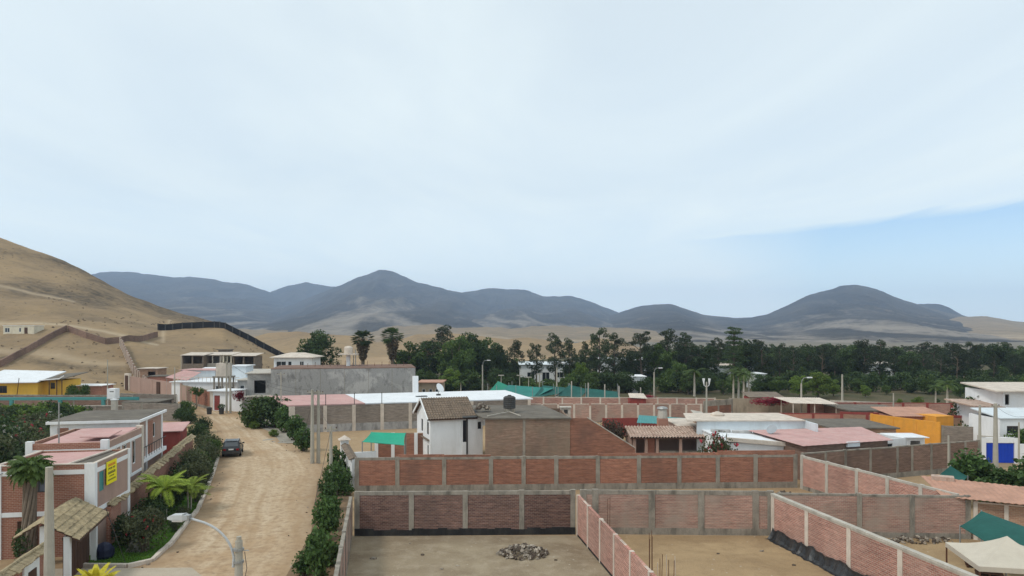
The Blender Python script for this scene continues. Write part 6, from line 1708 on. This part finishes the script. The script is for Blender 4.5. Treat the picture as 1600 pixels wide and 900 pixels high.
# grass on the verge
rs = np.random.RandomState(8)
poly = [(-32.3, 74.5), (-30.2, 73.2), (-26.95, 64.1), (-24.15, 55.8), (-22.35, 50.4), (-21.7, 47.3), (-20.6, 42.6), (-20.4, 41), (-20.0, 39.3), (-20.8, 38.5), (-24.2, 38.6), (-24.8, 41.6)]
def inside(x, y):
    c = np.zeros(len(x), bool)
    for (x0, y0), (x1, y1) in zip(poly, poly[1:]+poly[:1]):
        c ^= ((y0 > y) != (y1 > y)) & (x < (x1-x0)*(y-y0)/(y1-y0+1e-12)+x0)
    return c
x = rs.uniform(-33, -19.5, 60000); y = rs.uniform(38, 75, 60000); k_ = inside(x, y); pts = np.stack([x[k_], y[k_], np.full(k_.sum(), 0.06)], 1)[:22000]
v, q = leaf_quads(rs, pts, 0.16, 0.25)
stuff(tag(put('verge_grass', mesh_np('verge_grass', v, q, 'grass_leaf')), 'short bright grass on the verge inside the kerb', 'grass')); bpy.data.objects['verge_grass']['kind'] = 'stuff'

# gardens behind the near houses
for k in range(26):
    f = k/25
    px = -20 + 150*f
    Y = 96 + rt.uniform(-3, 3)
    plant('garden_hedge', 'dense clipped green shrub in the long hedge below the low garden wall', 'shrub', (SHG, SHD, SHL)[k % 3][k % 2 if k % 3 < 2 else 0], (xa(px, Y), Y, 0), rt.uniform(0, 6), rt.uniform(1.15, 1.6) * (1.5 if k % 3 == 2 else 1), 'long garden hedge')
for k in range(30):
    px = -30 + rt.uniform(0, 130); Y = rt.uniform(60, 90)
    if px > 85 and Y < 72: continue
    st = rt.choice([SHD, SHO, SHD, FLW, FLR, SHG])
    plant('garden_shrub', {id(SHD): 'dark green shrub in the garden behind the brick houses', id(SHO): 'olive shrub in the garden behind the brick houses', id(FLW): 'white flowering shrub in the garden behind the brick houses', id(FLR): 'red flowering shrub in the garden behind the brick houses', id(SHG): 'fresh green shrub in the garden behind the brick houses'}[id(st)], 'shrub', st[0], (xa(px, Y), Y, 0), rt.uniform(0, 6), rt.uniform(1.2, 1.75), 'garden shrubs behind the houses')
for px in (113, 131):
    plant('clipped_tree', 'column shaped clipped green tree in front of the low brick outbuilding', 'tree', SHG[0], (xa(px, 124), 124, 0.8), 0.3*px, (1.0, 1.0, 1.45), 'pair of clipped trees')
p = gp(388, 632)
plant('street_tree', 'small leafy street tree against the brown roadside wall', 'tree', make_shrub(181, 'leaf_mid', 0.3, 420, (1.3, 1.2, 0.9), 8, lift=2.0), (xa(307, 118.5), 118.5, 0), 0, 1.0)
plant('bougainvillea', 'crimson bougainvillea spilling over the white roadside house', 'shrub', BOUG[0], (xa(374, 113.5), 113.5, 1.75), 0, 1.15)
plant('bougainvillea', 'red flowering vine along the top of the stained tan wall', 'shrub', BOUG[0], (xa(1205, 104.8), 104.8, 1.9), 0, (3.2, 1.0, 0.9))
plant('bougainvillea', 'red flowering vine near the small pale red awning', 'shrub', BOUG[0], (xa(1010, 112.5), 112.5, 1.7), 0, (1.8, 0.9, 0.8))
plant('brown_bush', 'dry brown bush behind the sloping brick wall', 'shrub', make_shrub(191, 'leaf_brown', 0.16, 3600, (1.6, 1.4, 1.3), 18), (xa(952, 72.5), 72.5, 0), 0, (1.35, 1.2, 1.5))
plant('flowering_bush', 'pink and white flowering bush beside the tiled patio', 'shrub', make_shrub(192, 'leaf_olive', 0.15, 2600, (1.5, 1.2, 1.2), 18, 'petal_red', 50, fl=0.2), (xa(1122, 61.2), 61.2, 0), 0, (1.15, 0.95, 1.78))
plant('flowering_tree', 'tree with white blossom beside the white villa', 'tree', FLW[0], (xa(1522, 88), 88, 0), 0, (2.0, 2.0, 2.1))
plant('flowering_bush', 'low green bush in front of the orange block', 'shrub', SHG[1], (xa(1503, 80), 80, 0), 0, 1.25)
for px, Y, s, lab in [(1518, 56, 1.35, 'dark leafy tree spreading over the terracotta sheet roof'), (1556, 55, 0.9, 'dark leafy tree in front of the blue gate'), (1594, 54, 1.0, 'dark leafy tree beside the white wall beyond the blue gate'), (1540, 51.5, 0.85, 'low dark tree behind the terracotta sheet roof'), (1585, 49.5, 0.8, 'dark bush close behind the terracotta sheet roof'), (1630, 52, 1.6, 'dark leafy tree past the end of the white wall')]:
    plant('dark_tree', lab, 'tree', SH[int(px) % 3], (xa(px, Y), Y, 0), px*0.1, (s*1.15, s*1.15, s))
plant('green_bush', 'green tree against the front of the white villa', 'tree', SHG[0], (xa(1592, 72), 72, 0), 0, (1.4, 1.2, 1.5))
# climbing plant tree before the near house
t = plant('vine_tree', 'bushy crowned plant on a thick twisted trunk before the brick house with the yellow notice', 'tree', [], (xa(44, 38.8), 38.8, 0), 0, (0.88, 0.88, 1.17))
mb = MB(); rs = np.random.RandomState(4)
for k in range(9):
    a = k*0.7; r0, r1 = 0.35, 0.5
    mb.tube([(r0*math.cos(a), r0*math.sin(a), 0)] + [(0.3*math.cos(a+0.9*f*3) + 0.15*f, 0.3*math.sin(a+0.9*f*3), 4.6*f) for f in (0.2, 0.4, 0.6, 0.8, 1.0)], [0.13, 0.12, 0.11, 0.1, 0.1, 0.06], 6)
mb.build('trunk', 'wood_grey', t)
fr = [frond(rs, (0.15, 0, 4.5), rs.uniform(0, 6.283), rs.uniform(0.0, 1.2), 1.45, rs.uniform(1.0, 1.9), 0.3, 12, 0.11) for k in range(60)]
v, q = merge(fr); put('fronds', mesh_np('fronds', v, q, 'leaf_mid'), t)
pts = ell(rs, (0.15, 0, 4.45), (1.2, 1.0, 0.55), 1200); v, q = leaf_quads(rs, pts, 0.28, 0.45); put('foliage', mesh_np('foliage', v, q, 'leaf_mid'), t)
pts = ell(rs, (-0.2, -0.2, 1.0), (0.6, 0.5, 0.9), 700); v, q = leaf_quads(rs, pts, 0.16, 0.6); put('creeper', mesh_np('creeper', v, q, 'leaf_dark'), t)
# yellow croton by the gate
rs = np.random.RandomState(14)
for px, py, Y, s in [(150, 905, 33.5, 1.0), (108, 915, 32.8, 0.75), (188, 915, 33.2, 0.7)]:
    fr = [frond(rs, (0, 0, 0.45), rs.uniform(0, 6.283), rs.uniform(0.5, 1.4), 0.85, rs.uniform(0.6, 1.6), 0.16, 8, 0.1) for k in range(34)]
    v, q = merge(fr)
    st = MB().tube([(0, 0, 0), (0, 0, 0.5)], [0.1, 0.07], 7)
    me = bpy.data.meshes.new('stem'); me.from_pydata(st.v, [], st.f); me.materials.append(M['bark']); me.update()
    plant('yellow_palm', 'bright yellow leafed ornamental plant before the wooden gate', 'plant', [('stem', me), ('fronds', mesh_np('fronds', v, q, 'leaf_yellow'))], (xa(px, Y), Y, za(py, Y)-0.0 if False else 0.0), 0, s*1.5, 'yellow plants by the gate')
# ------------------------------------------------------------------ poles, lamps, cables
def util_pole(label, px, pyb, top, r=0.14, Y=None, arms=1, mat='pole_concrete', group=None, rz=0.3):
    p = gp(px, pyb) if Y is None else Vector((xa(px, Y), Y, 0))
    t = thing('utility_pole', label, 'pole', (p.x, p.y, 0), rz, group)
    MB().tube([(0, 0, -0.2), (0, 0, top)], [r*1.25, r*0.75], 10).build('shaft', mat, t)
    for k in range(arms):
        z = top - 0.25 - 0.6*k
        MB().box(-0.5, 0.5, -0.05, 0.05, z-0.05, z+0.05).build('cross_arm', mat, t)
        for x in (-0.42, 0.42):
            MB().tube([(x, 0, z+0.05), (x, 0, z+0.17)], 0.04, 6).build('insulator', 'wood_dark', t)
    return Vector((p.x, p.y, top))
a1 = util_pole('taller concrete pole of the pair beside the grey pilaster wall', 488, 725, 7.2, 0.17)
a2 = util_pole('second concrete pole of the pair nearer the sandy side lane', 497.5, 724, 7.1, 0.16)
a3 = util_pole('green stained pole rising out of the roadside shrubs', 517, 772, 5.35, 0.14, mat='pole_concrete')
a4 = util_pole('thin pole among bushes before the pink roof corner', 439, 668, 7.4, 0.1)
a5 = util_pole('taller pole of the pair before the white gatehouse', 354, 646, 8.2, 0.14)
a6 = util_pole('shorter pole of the pair before the white gatehouse', 360, 646, 8.0, 0.14)
a7 = util_pole('stout concrete pole in front of the tiled entrance gate', 77, 0, 6.75, 0.2, Y=31.5, arms=0)
lp = thing('street_lamp_pole', 'slender concrete pole with pale crossed fittings behind the flowering bush', 'pole', (xa(1104, 84), 84, 0))
MB().tube([(0, 0, 0), (0, 0, 6.9)], [0.14, 0.09], 8).build('shaft', 'pole_concrete', lp)
for s in (-1, 1):
    MB().tube([(0, 0, 6.3), (s*0.3, 0, 6.5), (s*0.35, 0, 7.3)], [0.04, 0.04, 0.16], 8).build('lamp', 'white_paint', lp)
b1 = util_pole('slimmer of two concrete poles in front of the white villa', 1531, 0, 6.0, 0.13, Y=66, arms=0)
b2 = util_pole('concrete pole beside the blue gate of the white villa', 1555.5, 0, 6.1, 0.2, Y=66.5, arms=1)
b3 = util_pole('thin dark pole just past the blue gate', 1592, 0, 4.9, 0.08, Y=62, arms=0)
b4 = util_pole('thin post rising behind the brown brick wall', 1482, 0, 3.6, 0.09, Y=63, arms=0)
b5 = util_pole('tall pole behind the pale grey fence wall', 1316, 0, 5.9, 0.17, Y=116, arms=0)
b6 = util_pole('thin pole on the brown roofs below the bright trees', 1396, 0, 4.8, 0.1, Y=93, arms=0)
b7 = util_pole('post at the slope before the rose wall', 273, 0, 6.5, 0.1, Y=128, arms=0)
b8 = util_pole('tall thin mast beside the pale pink canopy', 283, 0, 8.0, 0.07, Y=142, arms=0)
b9 = util_pole('tall bare mast behind the low brick outbuilding', 168, 0, 8.5, 0.08, Y=112, arms=0)
bb = util_pole('slim aerial mast behind the brick house with the yellow notice', 92, 0, 8.2, 0.05, Y=46.0, arms=0, mat='metal_grey')
def street_lamp(label, loc, h, arm, rz, r=0.09, group=None):
    t = thing('street_lamp', label, 'street lamp', loc, rz, group)
    MB().tube([(0, 0, 0), (0, 0, h*0.86)], [r*1.3, r*0.9], 8).build('pole', 'pole_concrete', t)
    MB().tube([(0, 0, h*0.8), (0.1, 0, h*0.93), (0.4*arm, 0, h*0.99), (arm, 0, h)], 0.05, 6).build('arm', 'metal_grey', t)
    MB().obox((arm+0.3, 0, h), (0.75, 0.3, 0.16)).build('lamp_head', 'white_paint', t)
for px, pt, Y, lab in [(754, 563, 150, 'street lamp standing beside the pale green net tent'), (870, 567, 140, 'tall street lamp rising behind the dark green nets'), (1022, 575, 138, 'street lamp beside the small white kiosk'), (1252, 590, 104, 'street lamp among the dusty red walls with cross fittings')]:
    street_lamp(lab, (xa(px, Y), Y, 0), za(pt, Y), 1.0, 0.15, 0.13)
for px, pt, Y, lab in [(783, 587, 150, 'floodlight'), (812, 587, 148, 'floodlight'), (826, 590, 146, 'floodlight'), (843, 585, 145, 'floodlight')]:
    t = thing('floodlight_post', 'slim floodlight post with flat head among the nets and trees', 'lamp post', (xa(px, Y), Y, 0), 0.2, 'floodlight posts')
    MB().tube([(0, 0, 0), (0, 0, za(pt, Y))], 0.09, 6).build('post', 'pole_concrete', t)
    MB().box(-0.6, 0.6, -0.25, 0.25, za(pt, Y), za(pt, Y)+0.15).build('lamp_head', 'concrete_pale', t)
for k, px in enumerate([893, 919, 945, 967, 1001]):
    Y = 113.2
    o = MB().tube([(xa(px, Y), Y, 0), (xa(px, Y), Y, 5.0 - 0.25*k)], 0.09, 6).build('net_pole', 'concrete_pale')
    tag(o, 'pale upright pole standing in the row by the dark green nets', 'pole', 'poles by the nets')
# near street lamp with curved arm, seen from above
Yl = 26.0
lx = xa(372, Yl)
t = thing('street_lamp', 'street lamp with long curved arm hanging over the dirt road', 'street lamp', (lx, Yl, 0))
ph = za(845, Yl)
MB().tube([(0, 0, 0), (0.03, 0, ph)], [0.2, 0.13], 12).build('pole', 'pole_concrete', t)
MB().tube([(0.03, 0, ph), (0.03, 0, ph+0.16)], [0.09, 0.09], 10).build('pole_cap', 'pole_concrete', t)
armp = []
for f in np.linspace(0, 1, 12):
    a = f*math.radians(74)
    armp.append((0.0 - 1.75*(1-math.cos(a))*1.02 - 0.13, -0.05, ph-0.75 + 1.55*math.sin(a)))
ex = armp[-1]
armp.append((ex[0]-0.42, -0.05, ex[2]+0.12))
MB().tube(armp, 0.045, 8).build('arm', 'lamp_grey', t, smooth=True)
MB().tube([(-0.16, -0.05, ph-0.95), (-0.13, -0.05, ph-0.55)], 0.05, 8).build('arm_sleeve', 'lamp_grey', t)
for z in (ph-0.35, ph-0.8):
    MB().tube([(0.02, 0, z), (0.02, 0, z+0.08)], 0.19, 12).build('clamp_band', 'metal_grey', t)
MB().tube([(0.15, 0, ph-0.35), (0.4, 0, ph-0.35)], 0.02, 6).build('bolt', 'metal_grey', t)
hd = armp[-1]
lhv = [(0, -0.1, 0.07), (0, 0.1, 0.07), (-0.2, 0.17, 0.13), (-0.2, -0.17, 0.13), (-0.6, 0.15, 0.12), (-0.6, -0.15, 0.12), (-0.78, 0.1, 0.04), (-0.78, -0.1, 0.04),
       (0, -0.1, -0.06), (0, 0.1, -0.06), (-0.2, 0.18, -0.07), (-0.2, -0.18, -0.07), (-0.6, 0.17, -0.06), (-0.6, -0.17, -0.06), (-0.78, 0.11, -0.04), (-0.78, -0.11, -0.04)]
lhf = [(0,1,2,3), (3,2,4,5), (5,4,6,7), (9,8,11,10), (10,11,13,12), (12,13,15,14), (1,0,8,9), (6,14,15,7), (1,9,10,2), (2,10,12,4), (4,12,14,6), (0,3,11,8), (3,5,13,11), (5,7,15,13)]
lh = MB().add([(x + hd[0] + 0.1, y + hd[1], z + hd[2]) for x, y, z in lhv], lhf).build('lamp_head', 'lamp_grey', t)
MB().box(hd[0]-0.5, hd[0]-0.12, hd[1]-0.12, hd[1]+0.12, hd[2]-0.13, hd[2]-0.066).build('diffuser', 'white_paint', lh)
MB().box(hd[0]-0.12, hd[0]-0.06, hd[1]-0.14, hd[1]+0.14, hd[2]+0.125, hd[2]+0.15).build('latch', 'metal_grey', lh)
MB().box(hd[0]+0.0, hd[0]+0.12, hd[1]-0.12, hd[1]+0.12, hd[2]-0.1, hd[2]+0.1).build('socket', 'metal_grey', lh)
MB().tube([(0.24, 0, ph-0.4), (0.32, 0, ph-1.0), (0.2, 0, ph-1.6)], 0.012, 5).build('cable_drop', 'metal_dark', t)
# cables
def cable(label, p, q, sag, r=0.012, group='overhead cables'):
    p, q = Vector(p), Vector(q)
    pts = []
    for f in np.linspace(0, 1, 14):
        v = p.lerp(q, f); v.z -= sag*4*f*(1-f); pts.append(v - p)
    o = MB().tube(pts, r, 4).build('cable', 'metal_dark', None, loc=p)
    return tag(o, label, 'cable', group)
cable('overhead cable from the paired poles to the shrub row pole', a1, a3, 0.5)
cable('overhead cable between the paired poles and the gatehouse poles', a2, a5, 1.0)
cable('second overhead cable towards the gatehouse poles', a1 - Vector((0, 0, 0.4)), a6, 1.1)
cable('guy wire slanting over the tiled gate to the verge', (a7.x - 1.2, a7.y + 6.5, 3.3), (gp(196, 882).x, gp(196, 882).y, 0.1), 0.02, 0.018, 'guy wires')
cable('guy wire slanting from the shrub row pole to the road edge', a3 - Vector((0, 0, 0.3)), (gp(490, 795).x, gp(490, 795).y, 0.05), 0.02, 0.015, 'guy wires')
cable('guy wire slanting from the paired poles towards the road', a1 - Vector((0, 0, 1.2)), (gp(468, 703).x, gp(468, 703).y, 0.05), 0.02, 0.015, 'guy wires')
cable('cable from the pole by the blue gate to the white villa', b2 - Vector((0, 0, 0.2)), (xa(1600, 74), 74.0, 4.0), 0.4)

# hillside walls and the black mesh fence
def slope_wall(name, label, pts, h, t, mat, cat, colmat=None, every_m=3.0, zfun=hill_z):
    P = []
    for (px0, Y0), (px1, Y1) in zip(pts[:-1], pts[1:]):
        a, b = Vector((xa(px0, Y0), Y0)), Vector((xa(px1, Y1), Y1))
        m_ = max(2, int((b-a).length/every_m))
        for i in range(m_):
            P.append(a.lerp(b, i/m_))
    P.append(Vector((xa(*pts[-1]), pts[-1][1])))
    z = [float(zfun(p.x, p.y)) for p in P]
    o0 = Vector((P[0].x, P[0].y, z[0]))
    w = thing(name, label, cat, o0)
    for i in range(len(P)-1):
        a, b = P[i], P[i+1]
        d = (b-a).normalized(); nv = Vector((-d.y, d.x))*t/2
        vs = []
        for p, zz in ((a, z[i]), (b, z[i+1])):
            for s in (-1, 1):
                for dz in (-0.8, h):
                    vs.append((p.x + s*nv.x - o0.x, p.y + s*nv.y - o0.y, zz + dz - o0.z))
        MB().add(vs, [(0,4,5,1), (2,3,7,6), (1,5,7,3), (0,2,6,4), (0,1,3,2), (4,6,7,5)]).build('panel', mat, w)
        if colmat:
            MB().box(a.x-o0.x-0.15, a.x-o0.x+0.15, a.y-o0.y-0.15, a.y-o0.y+0.15, z[i]-o0.z-0.8, z[i]-o0.z+h+0.1).build('post', colmat, w)
    return w
slope_wall('mesh_fence', 'long black mesh fence snaking over the tan spur', [(247, 230), (270, 231), (300, 230), (335, 229), (352, 228), (375, 229), (400, 230), (425, 230), (448, 228)], 2.0, 0.06, 'black_mesh', 'fence', 'metal_dark', 5.0)
slope_wall('climbing_wall', 'brown dry stone wall climbing the slope towards the hillside track', [(-40, 158), (0, 160), (40, 170), (75, 180), (104, 189)], 1.6, 0.3, 'brick_brown', 'wall', None, 4.0)
slope_wall('climbing_wall', 'brown brick wall crossing the mound below the track', [(106, 189), (135, 186), (165, 184), (188, 187), (215, 195), (246, 214)], 1.6, 0.25, 'brick_brown', 'wall', None, 4.0)
slope_wall('climbing_wall', 'brick perimeter wall with pale posts descending to the orange hut', [(188, 184), (196, 174), (208, 163), (222, 153), (230, 147)], 2.3, 0.2, 'brick_brown', 'wall', 'cement_cream', 2.2)

# bins, plant tub beside the gatehouse
for px, lab in [(327, 'black rubbish bin by the kerb at the road end'), (346, 'dark planter tub beside the red gatehouse door')]:
    Y = 110.5
    t = thing('rubbish_bin' if px == 327 else 'planter_tub', lab, 'bin' if px == 327 else 'planter', (xa(px, Y), Y, 0.06))
    MB().tube([(0, 0, 0), (0, 0, 0.9)], [0.34, 0.42], 10).build('body', 'metal_dark', t)
    if px == 327:
        MB().tube([(0, 0, 0.9), (0, 0, 1.0), (0, 0, 1.1)], [0.45, 0.42, 0.15], 10).build('lid', 'metal_dark', t)
    else:
        v, q = leaf_quads(np.random.RandomState(3), ell(np.random.RandomState(2), (0, 0, 1.2), (0.6, 0.6, 0.4), 300), 0.2, 0.5)
        put('foliage', mesh_np('foliage', v, q, 'leaf_dark'), t)

# ------------------------------------------------------------------ parked car (dark SUV seen from behind)
cp = gp(361, 716)
t = thing('parked_car', 'black SUV parked beside the kerb on the dirt road', 'car', (cp.x, cp.y, 0.06), math.radians(17))
# local: y forward (away), x right; length 4.3
secs = [(0.0, 0.50, 0.80, 0.86), (0.12, 0.32, 0.88, 0.98), (0.75, 0.30, 0.90, 1.0), (1.6, 0.30, 0.90, 1.0), (2.9, 0.30, 0.90, 0.98), (3.6, 0.32, 0.88, 0.94), (4.15, 0.38, 0.84, 0.86), (4.35, 0.48, 0.74, 0.76)]
vs, fs = [], []
for y, zb, w, zt in secs:
    vs += [(-w*0.9, y, zb), (w*0.9, y, zb), (w, y, zb+0.18), (w*1.0, y, (zb+zt)/2+0.05), (w*0.95, y, zt), (w*0.7, y, zt+0.03), (-w*0.7, y, zt+0.03), (-w*0.95, y, zt), (-w, y, (zb+zt)/2+0.05), (-w, y, zb+0.18)]
for i in range(len(secs)-1):
    for k in range(10):
        a, b = i*10+k, i*10+(k+1) % 10
        fs.append((a, b, b+10, a+10))
fs.append(tuple(range(10))[::-1]); q = (len(secs)-1)*10; fs.append(tuple(range(q, q+10)))
MB().add(vs, fs).build('body', 'car_paint', t, smooth=False)
# cabin
cab = [(0.18, 0.82, 1.0), (0.55, 0.70, 1.56), (1.0, 0.70, 1.63), (2.1, 0.68, 1.62), (2.45, 0.66, 1.55), (3.15, 0.80, 0.99)]
vs, fs = [], []
for y, w, z in cab:
    vs += [(-w, y, z), (w, y, z)]
base = [(-0.86, y, 0.97) for y, w, z in cab] + [(0.86, y, 0.97) for y, w, z in cab]
m0 = len(vs); vs += base
for i in range(len(cab)-1):
    fs.append((2*i, 2*i+1, 2*i+3, 2*i+2))
    fs.append((2*i+1, m0+len(cab)+i, m0+len(cab)+i+1, 2*i+3)); fs.append((2*i, 2*i+2, m0+i+1, m0+i))
cb = MB().add(vs, fs).build('cabin', 'car_paint', t)
def quadplate(pts, d, nrm):
    nrm = Vector(nrm).normalized()*d
    a = [Vector(p) + nrm for p in pts]; b = [Vector(p) - nrm*0.5 for p in pts]
    return MB().add(a + b, [(0,1,2,3), (7,6,5,4), (0,4,5,1), (1,5,6,2), (2,6,7,3), (3,7,4,0)])
n = NT('car_glass', 0.06, 0.9); M['car_glass'] = n.col((0.05, 0.055, 0.06)); 
quadplate([(-0.66, 0.245, 1.1), (0.66, 0.245, 1.1), (0.58, 0.52, 1.5), (-0.58, 0.52, 1.5)], 0.012, (0, -0.83, 0.55)).build('rear_window', 'car_glass', cb)
for s in (-1, 1):
    quadplate([(s*0.81, 0.6, 1.1), (s*0.82, 1.55, 1.1), (s*0.735, 1.55, 1.5), (s*0.745, 0.72, 1.48)], 0.012, (s, 0, 0.3)).build('side_window', 'car_glass', cb)
    quadplate([(s*0.82, 1.62, 1.1), (s*0.82, 2.75, 1.1), (s*0.73, 2.3, 1.48), (s*0.735, 1.62, 1.5)], 0.012, (s, 0, 0.3)).build('side_window', 'car_glass', cb)
    MB().box(s*0.62-0.14, s*0.62+0.14, -0.015, 0.1, 0.72, 0.9).build('tail_light', 'tail_light', t)
    MB().obox((s*1.0, 2.75, 1.08), (0.2, 0.1, 0.14)).build('mirror', 'car_paint', t)
    MB().tube([(s*0.6, 0.6, 1.63), (s*0.6, 2.1, 1.68)], 0.025, 6).build('roof_rail', 'metal_grey', t)
    for y in (0.85, 3.45):
        wh = MB().tube([(s*0.7, y, 0.34), (s*0.92, y, 0.34)], 0.34, 18).build('wheel', 'tyre', t)
        MB().tube([(s*0.915, y, 0.34), (s*0.935, y, 0.34)], 0.2, 12).build('rim', 'metal_grey', wh)
        MB().tube([(s*0.90, y-0.42, 0.4), (s*0.905, y-0.3, 0.68), (s*0.905, y, 0.8), (s*0.905, y+0.3, 0.68), (s*0.90, y+0.42, 0.4)], 0.035, 6).build('wheel_arch', 'metal_dark', t)
MB().box(-0.86, 0.86, -0.09, 0.2, 0.4, 0.66).build('rear_bumper', 'metal_dark', t)
MB().box(-0.24, 0.24, -0.025, 0.02, 0.76, 0.89).build('number_plate', 'plate_white', t)
MB().box(-0.5, 0.5, 0.46, 0.62, 1.58, 1.61).build('spoiler', 'car_paint', cb)

# a few scattered things on the dirt strip and yards
for k, (px, py, s) in enumerate([(1225, 768, 0.6)]):
    pass
p = gp(1222, 790)
pile('earth_heap', 'small dark earth heap in the strip behind the washed pink wall', 'heap', (xa(1222, 54), 54.2), 1.2, 0.6, 0.4, 30, 0.15, 0.35, 9)
for k in range(60):
    f = R.random(); y = 38 + 60*f
    l = interp(ROAD_L, y); r_ = interp(ROAD_R, y)
    x = r_ - R.random()**2*1.6 if k % 3 else l + R.random()**2*1.3
    s = R.uniform(0.03, 0.08)
    o = put('road_stone', STONES[k % 6]); o.location = (x, y, 0.06 + s*0.3); o.scale = (s*1.4, s, s*0.8); o.rotation_euler = (0, 0, R.uniform(0, 6))
    tag(o, 'small loose stone along the edge of the dirt road', 'stone', 'loose stones on the road')

rs = np.random.RandomState(31)
sx, sy = rs.uniform(-60, 420, 700), rs.uniform(142, 325, 700)
keep = fbm(sx*0.02, sy*0.03, 4) > 0.47
sx, sy = sx[keep], sy[keep]
wx = (sx-800)/FPX*sy; wz = hill_z(wx, sy)
pp = []
for x_, y_, z_ in zip(wx, sy, wz):
    r_ = rs.uniform(0.15, 0.5)
    pp.append(ell(rs, (x_, y_, z_ + r_*0.35), (r_, r_, r_*0.5), 14))
v, q = leaf_quads(rs, np.concatenate(pp), 0.26, 0.6)
o = stuff(put('hillside_scrub', mesh_np('hillside_scrub', v, q, 'leaf_brown')))
o['label'] = 'low dry scrub dotted over the bare hillside'; o['category'] = 'scrub'
# ------------------------------------------------------------------ haze
n = bpy.data.materials.new('haze_air')
n.use_nodes = True
nt = n.node_tree
nt.nodes.remove(nt.nodes['Principled BSDF'])
pv = nt.nodes.new('ShaderNodeVolumePrincipled')
pv.inputs['Color'].default_value = (0.56, 0.73, 1.0, 1)
pv.inputs['Density'].default_value = HAZE_DENSITY
pv.inputs['Anisotropy'].default_value = 0.0
nt.links.new(pv.outputs[0], nt.nodes['Material Output'].inputs['Volume'])
M['haze_air'] = n
stuff(MB().box(-7100, 7100, -700, 7700, -4.5, 470).build('haze', 'haze_air'))
